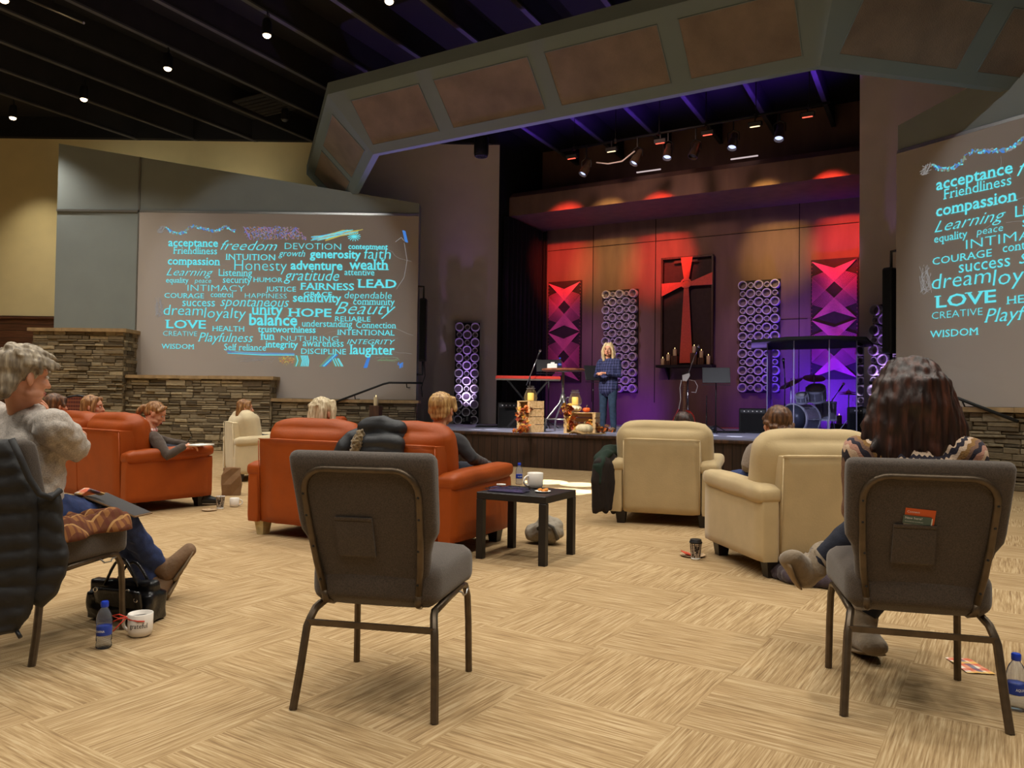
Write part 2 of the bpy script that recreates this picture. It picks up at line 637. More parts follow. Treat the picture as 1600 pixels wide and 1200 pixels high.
def stone_mat():
    t = NT('ledger_stone')
    g = t.n('ShaderNodeNewGeometry')
    col = t.ramp(g.outputs['Random Per Island'], [(0.0, srgb((96, 84, 66))), (0.25, srgb((150, 132, 102))), (0.5, srgb((178, 162, 132))), (0.75, srgb((116, 100, 76))), (1.0, srgb((216, 196, 158)))])
    nz = t.n('ShaderNodeTexNoise', Scale=14.0, Detail=5.0)
    t.l(t.coord(scale=(1, 1, 2)), nz.inputs['Vector'])
    mx = t.n('ShaderNodeMix', _data_type='RGBA', _blend_type='MULTIPLY')
    mx.inputs[0].default_value = 1.0
    t.l(col, mx.inputs[6])
    t.l(t.ramp(nz.outputs[0], [(0.25, (0.62, 0.6, 0.58)), (0.75, (1, 1, 1))]), mx.inputs[7])
    t.l(mx.outputs[2], t.b.inputs['Base Color'])
    t.b.inputs['Roughness'].default_value = 0.9
    t.bump(nz.outputs[0], 0.6, 0.02)
    return t.m


def weave_mat(name, col, scale=220, var=0.3, rough=0.9, sheen=0.2):
    t = NT(name)
    c = srgb(col)
    co = t.coord()
    nz = t.n('ShaderNodeTexNoise', Scale=scale, Detail=3.0)
    t.l(co, nz.inputs['Vector'])
    n2 = t.n('ShaderNodeTexNoise', Scale=8.0, Detail=2.0)
    t.l(co, n2.inputs['Vector'])
    a = t.ramp(nz.outputs[0], [(0.3, tuple(x*(1-var) for x in c[:3])), (0.7, tuple(x*(1+var) for x in c[:3]))])
    mx = t.n('ShaderNodeMix', _data_type='RGBA', _blend_type='MULTIPLY')
    mx.inputs[0].default_value = 1.0
    t.l(a, mx.inputs[6])
    t.l(t.ramp(n2.outputs[0], [(0.3, (0.9, 0.9, 0.9)), (0.7, (1, 1, 1))]), mx.inputs[7])
    t.l(mx.outputs[2], t.b.inputs['Base Color'])
    t.b.inputs['Roughness'].default_value = rough
    t.b.inputs['Sheen Weight'].default_value = sheen
    t.bump(nz.outputs[0], 0.35, 0.004)
    return t.m


def planks_mat(name, cols, width, axis=0, rough=0.5, gap=0.05):
    """boards with dark joints across one axis, grain along z or x"""
    t = NT(name)
    co = t.coord()
    sp = t.n('ShaderNodeSeparateXYZ')
    t.l(co, sp.inputs[0])
    dv = t.n('ShaderNodeMath', _operation='DIVIDE')
    t.l(sp.outputs[axis], dv.inputs[0])
    dv.inputs[1].default_value = width
    fr = t.n('ShaderNodeMath', _operation='FRACT')
    t.l(dv.outputs[0], fr.inputs[0])
    fl = t.n('ShaderNodeMath', _operation='FLOOR')
    t.l(dv.outputs[0], fl.inputs[0])
    wn = t.n('ShaderNodeTexWhiteNoise', _noise_dimensions='1D')
    t.l(fl.outputs[0], wn.inputs['W'])
    sc = [40, 40, 40]
    sc[2 if axis != 2 else 0] = 2.5
    nz = t.n('ShaderNodeTexNoise', Scale=1.0, Detail=4.0)
    t.l(t.coord(scale=tuple(sc)), nz.inputs['Vector'])
    a = t.ramp(nz.outputs[0], [(0.3, srgb(cols[0])), (0.7, srgb(cols[1]))])
    m1 = t.n('ShaderNodeMix', _data_type='RGBA', _blend_type='MULTIPLY')
    m1.inputs[0].default_value = 1.0
    t.l(a, m1.inputs[6])
    t.l(t.ramp(wn.outputs[0], [(0.0, (0.65, 0.65, 0.65)), (1.0, (1, 1, 1))]), m1.inputs[7])
    m2 = t.n('ShaderNodeMix', _data_type='RGBA', _blend_type='MULTIPLY')
    m2.inputs[0].default_value = 1.0
    t.l(m1.outputs[2], m2.inputs[6])
    jt = t.ramp(fr.outputs[0], [(0.0, (0.1, 0.1, 0.1)), (gap, (1, 1, 1)), (1-gap, (1, 1, 1)), (1.0, (0.1, 0.1, 0.1))])
    t.l(jt, m2.inputs[7])
    t.l(m2.outputs[2], t.b.inputs['Base Color'])
    t.b.inputs['Roughness'].default_value = rough
    t.bump(jt, 0.5, 0.01)
    return t.m


def plaid_mat(name, base, bands, scale, rough=0.9):
    """woven checks: bands = [(axis, period, phase, width, colour)]"""
    t = NT(name)
    sp = t.n('ShaderNodeSeparateXYZ')
    t.l(t.coord(scale=(scale, scale, scale)), sp.inputs[0])
    cur = None
    for (ax, per, ph, wdt, colr) in bands:
        a = t.n('ShaderNodeMath', _operation='MULTIPLY_ADD')
        t.l(sp.outputs[ax], a.inputs[0])
        a.inputs[1].default_value = 1.0/per
        a.inputs[2].default_value = ph
        f = t.n('ShaderNodeMath', _operation='FRACT')
        t.l(a.outputs[0], f.inputs[0])
        g = t.n('ShaderNodeMath', _operation='LESS_THAN')
        t.l(f.outputs[0], g.inputs[0])
        g.inputs[1].default_value = wdt
        k = t.n('ShaderNodeMath', _operation='MULTIPLY')
        t.l(g.outputs[0], k.inputs[0])
        k.inputs[1].default_value = 0.75
        mx = t.n('ShaderNodeMix', _data_type='RGBA')
        t.l(k.outputs[0], mx.inputs[0])
        if cur is None: mx.inputs[6].default_value = srgb(base)
        else: t.l(cur, mx.inputs[6])
        mx.inputs[7].default_value = srgb(colr)
        cur = mx.outputs[2]
    t.l(cur, t.b.inputs['Base Color'])
    t.b.inputs['Roughness'].default_value = rough
    return t.m


M = {}
M['carpet'] = carpet_mat()
M['stone'] = stone_mat()
M['cap'] = mat('stone_cap', (176, 146, 104), 0.85, 0.2, 9, 0.4)
M['beige'] = mat('beige_paint', (240, 222, 168), 0.9, 0.04, 2, 0.15, 120)
M['taupe'] = mat('taupe_wall_tone', (226, 214, 202), 0.9, 0.04, 2, 0.15, 120)
M['grey_wall'] = mat('grey_paint', (146, 154, 152), 0.9, 0.04, 2, 0.15, 120)
M['soffit'] = mat('soffit_paint', (116, 132, 142), 0.9, 0.04, 2, 0.1, 120)
M['screen'] = mat('screen_paint', (190, 180, 172), 0.95, 0.02, 1)
M['alum'] = mat('brushed_aluminium', (200, 196, 186), 0.35, 0.05, 30, metal=0.9)
M['black_ceiling'] = mat('black_ceiling_paint', (17, 17, 19), 0.95, 0.2, 3)
M['beam'] = mat('black_beam_paint', (30, 30, 32), 0.85, 0.2, 3)
M['flange'] = mat('beam_flange_paint', (68, 68, 72), 0.7, 0.2, 3)
M['stage_floor'] = mat('stage_floor_paint', (146, 148, 172), 0.6, 0.12, 4, 0.1)
M['fascia'] = planks_mat('stage_fascia_boards', ((46, 29, 20), (70, 46, 32)), 0.125, 0, 0.5, 0.08)
M['wainscot'] = planks_mat('wainscot_boards', ((84, 52, 34), (128, 84, 56)), 0.16, 2, 0.45)
M['backwall'] = mat('stage_wall_paint', (124, 98, 88), 0.7, 0.12, 1.5, 0.1, stretch=(3, 3, 0.6))
M['black'] = mat('black_metal', (22, 22, 24), 0.45, 0.2, 20)
M['black_cloth'] = mat('black_drape', (10, 10, 12), 0.95, 0.3, 10)
M['black_plastic'] = mat('black_plastic', (26, 26, 28), 0.35, 0.2, 20)
M['charcoal'] = mat('charcoal_box', (58, 60, 64), 0.7, 0.15, 12)
M['chrome'] = mat('chrome', (215, 215, 220), 0.15, 0.05, 20, metal=1.0)
M['steel'] = mat('steel_pipe', (170, 168, 164), 0.3, 0.1, 20, metal=0.9)
M['white'] = mat('white_plastic', (235, 232, 228), 0.4, 0.03, 10)
M['paper'] = mat('white_paper', (238, 236, 230), 0.9, 0.02, 10)
M['pine'] = stripmat('pine_boards', ramp3((196, 152, 96), (222, 184, 128), (234, 202, 150)), (3, 30, 30), 0.7, 0.1)
M['pine_z'] = stripmat('pine_uprights', ramp3((196, 152, 96), (222, 184, 128), (234, 202, 150)), (30, 30, 3), 0.7, 0.1)
M['dark_wood'] = stripmat('dark_wood', ramp3((40, 24, 16), (62, 38, 24), (84, 54, 34)), (25, 25, 3), 0.5, 0.1)
M['stump'] = stripmat('walnut_block', ramp3((58, 36, 24), (84, 54, 36), (112, 76, 50)), (25, 25, 3), 0.6, 0.15)
M['espresso'] = mat('espresso_veneer', (20, 14, 14), 0.45, 0.15, 6)

PLX, PLY = S(-8.89, 15.3).x, S(-8.89, 15.3).y
# ------------------------------------------------------------------ the hall: floor, ceiling, walls, stage
m = MB(); m.box((-3, 6, -0.05), (34, 32, 0.1)); struct('floor', m, M['carpet'])
m = MB(); m.box((-3, 8, 7.55), (40, 36, 0.1)); struct('ceiling', m, M['black_ceiling'])
bq = Euler((0, 0, -FAN))
for k in range(16):
    uu = -16.22 + 1.19*k
    m = MB()
    m.box(S(uu, 7.6, 7.30), (0.05, 19.8, 0.5), bq)
    m.mi = 1
    m.box(S(uu, 7.6, 7.04), (0.085, 19.8, 0.03), bq)
    struct('ceiling_beam', m, [M['beam'], M['flange']])
m = MB(); m.box(((PLX-17)/2, PLY-0.06, 7.29), (17+PLX, 0.16, 0.52)); struct('trim_5', m, M['black_ceiling'])
# supply grille between two beams
m = MB()
gp = S(-12.0, 11.1, 7.06)
m.box(gp, (0.9, 0.9, 0.05), bq, 0.02)
for k in range(6): m.box(gp+V((0, 0, -0.035))+Matrix.Rotation(-FAN, 3, 'Z')@V((0, -0.34+0.136*k, 0)), (0.8, 0.02, 0.03), bq)
tag(m.build('ceiling_grille', M['beam']), 'square dark air grille set between the ceiling beams above the sloped grey wall', 'vent')
# bare conduit glinting under a beam
m = MB(); m.cyl(at(41, -2, 11.2), at(131, 36, 10.7), 0.018); tag(m.build('conduit_pipe', M['alum']), 'thin pale metal conduit hung under the black ceiling at the top left', 'pipe')

OPL, OPR, OPV, BWV = -8.89, -1.25, 15.3, 17.5
# walls flanking the stage opening: beige behind each screen wall
PL = S(OPL, OPV)
m = MB(); m.box(((-4.3-17)/2, PL.y+0.1, 3.75), (17-4.3, 0.2, 7.5)); struct('wall_left', m, M['beige'])
m = MB(); m.box(((PL.x-4.3)/2, PL.y+0.1, 3.75), (PL.x+4.3, 0.2, 7.5)); struct('wall_stage_flank', m, M['taupe'])  # same wall carried on in a greyer tone
m = MB(); m.box((-12.0, PL.y-0.02, 1.42), (8.4, 0.05, 2.84)); m.box((-12.0, PL.y-0.035, 2.87), (8.4, 0.09, 0.06)); struct('trim_1', m, M['wainscot'])


def mirror(P):
    c = -5.07
    u = P.x*math.cos(FAN)-P.y*math.sin(FAN)
    v = P.x*math.sin(FAN)+P.y*math.cos(FAN)
    return S(2*c-u, v, P.z)


a, b = S(OPR, OPV), mirror(V((-17, PL.y, 0)))
d = (b-a).normalized(); nrm = V((-d.y, d.x, 0))
if nrm.dot(V((1, 1, 0))) < 0: nrm = -nrm
m = MB(); m.loft([[p+V((0, 0, z)) for p in (a, b, b+nrm*0.2, a+nrm*0.2)] for z in (0, 7.5)]); struct('wall_right', m, M['taupe'])
# stage recess: back wall, sides and the lintel
m = MB(); m.box(S((OPL+OPR)/2, BWV+0.1, 3.75), (8.8, 0.2, 7.5), bq)
bw = struct('wall_stage_back', m, M['backwall'])
m = MB()
for uu in (-7.45, -5.85, -2.62): m.box(S(uu, BWV-0.004, 3.4), (0.014, 0.012, 4.6), bq)
for (u0, u1, zz) in ((-8.7, -1.3, 6.52), (-8.7, -1.3, 4.93), (-3.0, -2.45, 2.95)): m.box(S((u0+u1)/2, BWV-0.004, zz), (u1-u0, 0.012, 0.012), bq)
struct('trim_2', m, M['black_cloth'], parent=bw)
for nm, uu, wdt in (('wall_stage_left', OPL-0.1, 0.2), ('wall_stage_right', OPR+0.1, 0.2)):
    m = MB(); m.box(S(uu, (OPV+BWV)/2+0.1, 3.75), (wdt, BWV-OPV+0.2, 7.5), bq); struct(nm, m, M['black_cloth'])
m = MB()
m.loft([[S(u, v, z) for (v, z) in ((15.75, 5.46), (15.75, 5.9), (15.9, 6.04), (17.52, 6.04), (17.52, 5.46))] for u in (OPL+0.02, OPR-0.02)])
li = struct('lintel', m, M['backwall'])
# the two slim batten lamps lying on the lintel
for i, (pa, pb, lb) in enumerate((((1009, 289), (1049, 287), 'slim white strip lamp on the lintel above the red cross'), ((1189, 264), (1232, 258), 'slim white strip lamp on the lintel above the right disc panel'))):
    m = MB()
    A, B = at(*pa, 14.75-0.5*i), at(*pb, 14.75-0.5*i)
    A, B = S(-5.72+2.02*i, 15.78, 6.09), S(-5.18+2.02*i, 15.78, 6.09)
    m.bar(A, B, 0.03, 0.022)
    o = m.build('strip_lamp', emat('strip_lamp_glow', (225, 205, 205), 0.8))
    tag(o, lb, 'lamp', 'strip lamps on the lintel')
# black drape in the left corner of the recess
m = MB()


def drape(p0, p1, z0, z1, waves, amp, nv=8):
    p0, p1 = V(p0), V(p1)
    d = p1-p0; n = V((-d.y, d.x, 0)).normalized()
    return lambda s, t: p0+d*s+n*(amp*math.sin(s*waves*6.283))+V((0, 0, z0+(z1-z0)*t))


m.grid(drape(S(-8.8, 15.4), S(-8.78, 17.3), 0.57, 5.4, 9, 0.04), 72, 4)
m.grid(drape(S(-8.8, 17.38), S(-8.62, 17.3), 0.57, 5.4, 2, 0.03), 20, 4)
o = m.build('stage_curtain', M['black_cloth'], smooth=True)
tag(o, 'black stage curtain hanging in the left corner of the stage recess', 'curtain')

# stage platform
Lw = [(-3.75, 14.9), (-3.75, 15.25), (-2.5, 15.25), (-2.5, 16.05), (-1.98, 16.05), (-1.98, PL.y)]
pts = [V((x, y, 0)) for (x, y) in Lw]
fl = S(-10.5, 11.2); fr = mirror(fl)
outline = [fl]+pts[1:]+[PL, S(OPL, BWV), S(OPR, BWV), S(OPR, OPV)]+[mirror(p) for p in reversed(pts[1:])]+[fr]
STZ = 0.56
m = MB(); m.loft([[p+V((0, 0, z)) for p in outline] for z in (0.0, STZ)]); stg = struct('stage_floor', m, M['stage_floor'])
# boarded stage front, in its own frame so that the boards run along it
def front_boards():
    m = MB()
    m.box((0, -0.02, 0.26), (10.86, 0.04, 0.52))
    m.mi = 1
    m.box((0, -0.03, 0.535), (10.9, 0.09, 0.055), bev=0.012)
    return m
c = (fl+fr)/2
o = front_boards().build('stage_front', [M['fascia'], M['dark_wood']]); o.location = c; o.rotation_euler = (0, 0, -FAN); o['kind'] = 'structure'


class Side:
    """frame of a screen wall: s outward from the inner edge, d towards the seats"""
    def __init__(self, I, t, n):
        self.I, self.t, self.n = V(I), V(t), V(n)

    def p(self, s, d, z): return self.I+self.t*s+self.n*d+V((0, 0, z))

    def slab(self, m, s0, s1, d0, d1, z0, z1):
        m.loft([[self.p(s0, d0, z), self.p(s1, d0, z), self.p(s1, d1, z), self.p(s0, d1, z)] for z in (z0, z1)])


LW = Side((-2.0, 16.07, 0), (-1, 0, 0), (0, -1, 0))
RW = Side((5.877, 11.70, 0), (0.515, -0.857, 0), (-0.857, -0.515, 0))
for W, nm, zt0, zt1 in ((LW, 'left', 5.22, 6.39), (RW, 'right', 5.39, 7.0)):
    m = MB()
    m.loft([[W.p(0, d, 0), W.p(7.62, d, 0), W.p(7.62, d, zt1), W.p(0, d, zt0)] for d in (-0.3, 0)])
    struct('wall_screen_'+nm, m, M['grey_wall'])
    m = MB(); W.slab(m, 0, 7.62, 0, 0.03, 4.95, 4.995); W.slab(m, 5.87, 5.905, 0, 0.03, 1.55, 6.12); struct('trim_3' if nm == 'left' else 'trim_4', m, M['alum'])


def stones(W, name, s0, s1, z1, dd, rng):
    m = MB()
    W.slab(m, s0+0.02, s1-0.02, 0, dd-0.03, 0, z1-0.06)
    z = 0.0
    while z < z1-0.07:
        h = rng.choice((0.045, 0.06, 0.075, 0.09, 0.12))
        h = min(h, z1-0.06-z)
        s = s0
        while s < s1-0.01:
            w = min(rng.uniform(0.12, 0.46), s1-s)
            if s1-s-w < 0.08: w = s1-s
            q = rng.uniform(0.0, 0.045)
            parts = [(0, h)] if h < 0.085 or rng.random() < 0.35 else [(0, h*0.48), (h*0.5, h)]
            for (a0, a1) in parts:
                q2 = rng.uniform(0.0, 0.045)
                j = [rng.uniform(-0.006, 0.006) for _ in range(8)]
                za, zb = z+a0+0.003, z+a1-0.003
                f = dd+q2
                base = [(s+0.004, dd-0.06), (s+w-0.004, dd-0.06), (s+w-0.004, dd-0.06), (s+0.004, dd-0.06)]
                r0 = [W.p(s+0.003, dd-0.06, za+j[0]), W.p(s+w-0.003, dd-0.06, za+j[1]), W.p(s+w-0.003, dd-0.06, zb+j[2]), W.p(s+0.003, dd-0.06, zb+j[3])]
                r1 = [W.p(s+0.003, f-0.012, za+j[0]), W.p(s+w-0.003, f-0.012, za+j[1]), W.p(s+w-0.003, f-0.012, zb+j[2]), W.p(s+0.003, f-0.012, zb+j[3])]
                r2 = [W.p(s+0.015, f, za+0.008+j[0]), W.p(s+w-0.015, f, za+0.008+j[1]), W.p(s+w-0.015, f, zb-0.008+j[2]), W.p(s+0.015, f, zb-0.008+j[3])]
                m.loft([r0, r1, r2])
            s += w
        # returns at both ends
        for (se, sg) in ((s0, -1), (s1, 1)):
            dep = 0.0
            while dep < dd-0.03:
                w = min(rng.uniform(0.12, 0.3), dd-dep)
                e = rng.uniform(0, 0.03)*sg
                q = [W.p(se-0.05*sg, dep+0.003, 0), W.p(se+e, dep+0.003, 0), W.p(se+e, dep+w-0.003, 0), W.p(se-0.05*sg, dep+w-0.003, 0)]
                m.loft([[k+V((0, 0, zz)) for k in q] for zz in (z+0.003, z+h-0.003)])
                dep += w
        z += h
    o = struct(name, m, M['stone'])
    m = MB()
    s = s0-0.08
    while s < s1+0.07:
        w = min(rng.uniform(0.55, 0.75), s1+0.08-s)
        W.slab(m, s+0.002, s+w-0.002, 0, dd+0.09, z1-0.065, z1+rng.uniform(-0.004, 0.004))
        s += w
    c = m.build('stone_cap', M['cap'], parent=o)
    return o


rng = random.Random(3)
stones(LW, 'wall_stone_left_low', -0.02, 3.04, 1.08, 0.30, rng)
stones(LW, 'wall_stone_left_middle', 2.92, 6.04, 1.52, 0.42, rng)
stones(LW, 'wall_stone_left_tall', 5.86, 7.70, 2.44, 0.55, rng)
stones(RW, 'wall_stone_right_low', -0.02, 3.04, 1.08, 0.30, rng)
# stairs beside the stage, along each screen wall
for W, nm in ((LW, 'left'), (RW, 'right')):
    for k in range(3):
        m = MB()
        W.slab(m, 0.52+0.0*k, 0.52+0.38*(3-k), 0.37, 0.78, 0.14*k, 0.14*(k+1))
        struct('stair_step_'+nm, m, M['carpet'])

# the faceted soffit over the stage front
OA, OB = V((-9.03, 9.72)), V((-1.0, 9.5))
lg = 4.9
OL = OA+V((-math.cos(R(42)), math.sin(R(42))))*lg
OR = OB+V((math.cos(R(42)), math.sin(R(42))))*lg
path = [OL, OA, OB, OR]
prof = [(0, 6.43), (0, 6.23), (0.83, 5.4), (0.94, 5.4), (0.94, 5.52), (0.9, 6.43)]


def offs(o):
    out = []
    for i, P in enumerate(path):
        ds = []
        if i > 0: ds.append((path[i]-path[i-1]).normalized())
        if i < len(path)-1: ds.append((path[i+1]-path[i]).normalized())
        ns = [V((-q.y, q.x)) for q in ds]
        if len(ns) == 1: out.append(P+ns[0]*o)
        else:
            bb = (ns[0]+ns[1]).normalized()
            out.append(P+bb*(o/bb.dot(ns[0])))
    return out


m = MB()
rows = [[S(q.x, q.y, z) for q in offs(o)] for (o, z) in prof]
m.loft([[rows[j][i] for j in range(len(prof))] for i in range(len(path))])
sof = struct('soffit', m, M['soffit'])
t = NT('speaker_cloth')
wv = t.n('ShaderNodeTexNoise', Scale=2.2, Detail=4.0)
t.l(t.coord(), wv.inputs['Vector'])
t.l(t.ramp(wv.outputs[0], [(0.3, srgb((112, 100, 94))), (0.7, srgb((136, 122, 114)))]), t.b.inputs['Base Color'])
t.b.inputs['Roughness'].default_value = 0.7
w2 = t.n('ShaderNodeTexVoronoi', Scale=60.0)
t.l(t.coord(), w2.inputs['Vector'])
t.bump(w2.outputs[0], 0.4, 0.01)
M['spk_cloth'] = t.m


def soffit_panel(P, Q, a0, a1):
    P, Q = V((P.x, P.y, 0)), V((Q.x, Q.y, 0))
    d = (Q-P).normalized(); inn = V((-d.y, d.x, 0))

    def pt(a, b, dep):
        k = P+d*a+inn*(b/math.sqrt(2))
        z = 6.23-b/math.sqrt(2)
        k = k-inn*(dep/math.sqrt(2)); z -= dep/math.sqrt(2)
        return S(k.x, k.y, z)
    m = MB()
    m.loft([[pt(a0, 0.2, e), pt(a1, 0.2, e), pt(a1, 1.0, e), pt(a0, 1.0, e)] for e in (0.0, 0.006)])
    m.build('cloth_panel', M['spk_cloth'], parent=sof)
    m = MB()
    for (x0, x1, y0, y1) in ((a0-0.012, a0, 0.19, 1.01), (a1, a1+0.012, 0.19, 1.01), (a0, a1, 0.19, 0.2), (a0, a1, 1.0, 1.01)):
        m.loft([[pt(x0, y0, e), pt(x1, y0, e), pt(x1, y1, e), pt(x0, y1, e)] for e in (0.0, 0.012)])
    m.build('panel_frame', M['soffit'], parent=sof)


for (a0, a1) in ((0.41, 1.82), (2.12, 3.8), (4.09, 5.77), (6.07, 7.5)): soffit_panel(OA, OB, a0, a1)
for (a0, a1) in ((0.52, 2.27), (2.6, 4.3)): soffit_panel(OB, OR, a0, a1)
for (a0, a1) in ((0.52, 2.27), (2.6, 4.3)): soffit_panel(OL, OA, lg-a1, lg-a0)

# handrails on the screen walls
for W, lb in ((LW, 'black handrail sloping along the wall of the fully visible projection screen'), (RW, 'black handrail along the right screen wall behind the dark-haired woman')):
    t = thing('handrail', lb, 'handrail', W.p(0.7, 0.0, 0), 0, 'stair handrails')
    o0 = V(t.location)
    P = [W.p(-0.18, 0.42, 1.43), W.p(0.5, 0.42, 1.43), W.p(0.62, 0.42, 1.40), W.p(1.9, 0.42, 0.90)]
    m = MB(); m.tube([p-o0 for p in P], 0.022, 10); m.build('rail', M['black'], t, smooth=True)
    for (s, z) in ((0.15, 1.43), (-0.1, 1.43), (1.2, 1.17)):
        if s < 0: continue
        m = MB(); m.tube([W.p(s, 0.0, z-0.09)-o0, W.p(s, 0.36, z-0.09)-o0, W.p(s, 0.42, z-0.02)-o0], 0.011, 8); m.lathe([(0.03, 0), (0.03, 0.012)], W.p(s, 0.03, z-0.09)-o0, 12)
        m.build('bracket', M['black'], t, smooth=True)

# ------------------------------------------------------------------ projected slide
GLOW = [emat('projected_cyan', (104, 226, 236), 1.0), emat('projected_blue', (74, 132, 214), 0.9), emat('projected_yellow', (206, 190, 96), 0.8), emat('projected_violet', (150, 120, 190), 0.8),
        emat('projected_orange', (186, 132, 96), 0.8), emat('projected_grey', (152, 148, 146), 0.8), emat('projected_green', (140, 170, 130), 0.7)]
WORDS = '''acceptance,215,473,218,S|freedom,485,780,237,c|DEVOTION,820,1112,233,n35|contentment,1150,1355,232,S|Friendliness,240,468,257,s|INTUITION,512,770,288,s33
growth,787,925,270,i|generosity,950,1215,278,b|faith,1232,1370,283,p|compassion,212,485,313,S|Honesty,558,830,343,n|adventure,850,1120,338,b|wealth,1155,1360,338,S
Learning,205,448,370,c|Listening,477,650,372,s|gratitude,815,1102,395,i|attentive,1130,1285,368,s|equality,203,320,407,s|peace,352,438,408,p|security,498,645,408,s|HUMOR,655,808,403,s25
FAIRNESS,898,1180,443,S37|LEAD,1195,1400,432,S45|INTIMACY,315,612,450,n35|JUSTICE,722,878,452,s27|GRACE,918,1065,478,S25|COURAGE,195,400,486,s27|control,435,552,482,s
HAPPINESS,613,830,487,n27|dependable,1130,1375,488,p|sensitivity,862,1113,506,S|success,288,457,529,s|spontaneous,485,842,529,i|community,1175,1390,521,s|dream,190,395,575,p|loyalty,400,618,590,p
unity,650,810,573,S|HOPE,835,1062,582,S44|Beauty,1080,1395,570,c|RELIABLE,1078,1265,607,s27|LOVE,198,410,643,S45|HEALTH,442,612,658,s28|balance,635,885,627,b|understanding,910,1170,635,s
Connection,1190,1398,642,s|trustworthiness,680,980,664,S|INTENTIONAL,1092,1390,678,s30|CREATIVE,188,365,683,n27|Playfulness,370,655,713,i|fun,693,768,703,S|NUTURING,800,1098,710,n30
INTEGRITY,1142,1393,725,i27|WISDOM,180,350,750,s27|Self reliance,505,722,758,s|integrity,718,888,743,S|awareness,913,1125,738,s|DISCIPLINE,905,1138,777,s30|laughter,1155,1390,778,S'''
SXM = 16.07/1200/3.3333


def slide_xy(zx, zy):
    """slide coordinates in metres, measured on the fully visible screen; origin at its lower inner corner side"""
    px, py = 200+zx/3.3333, 320+zy/3.3333
    P = at(px, py, 16.07)
    return P.x, P.z


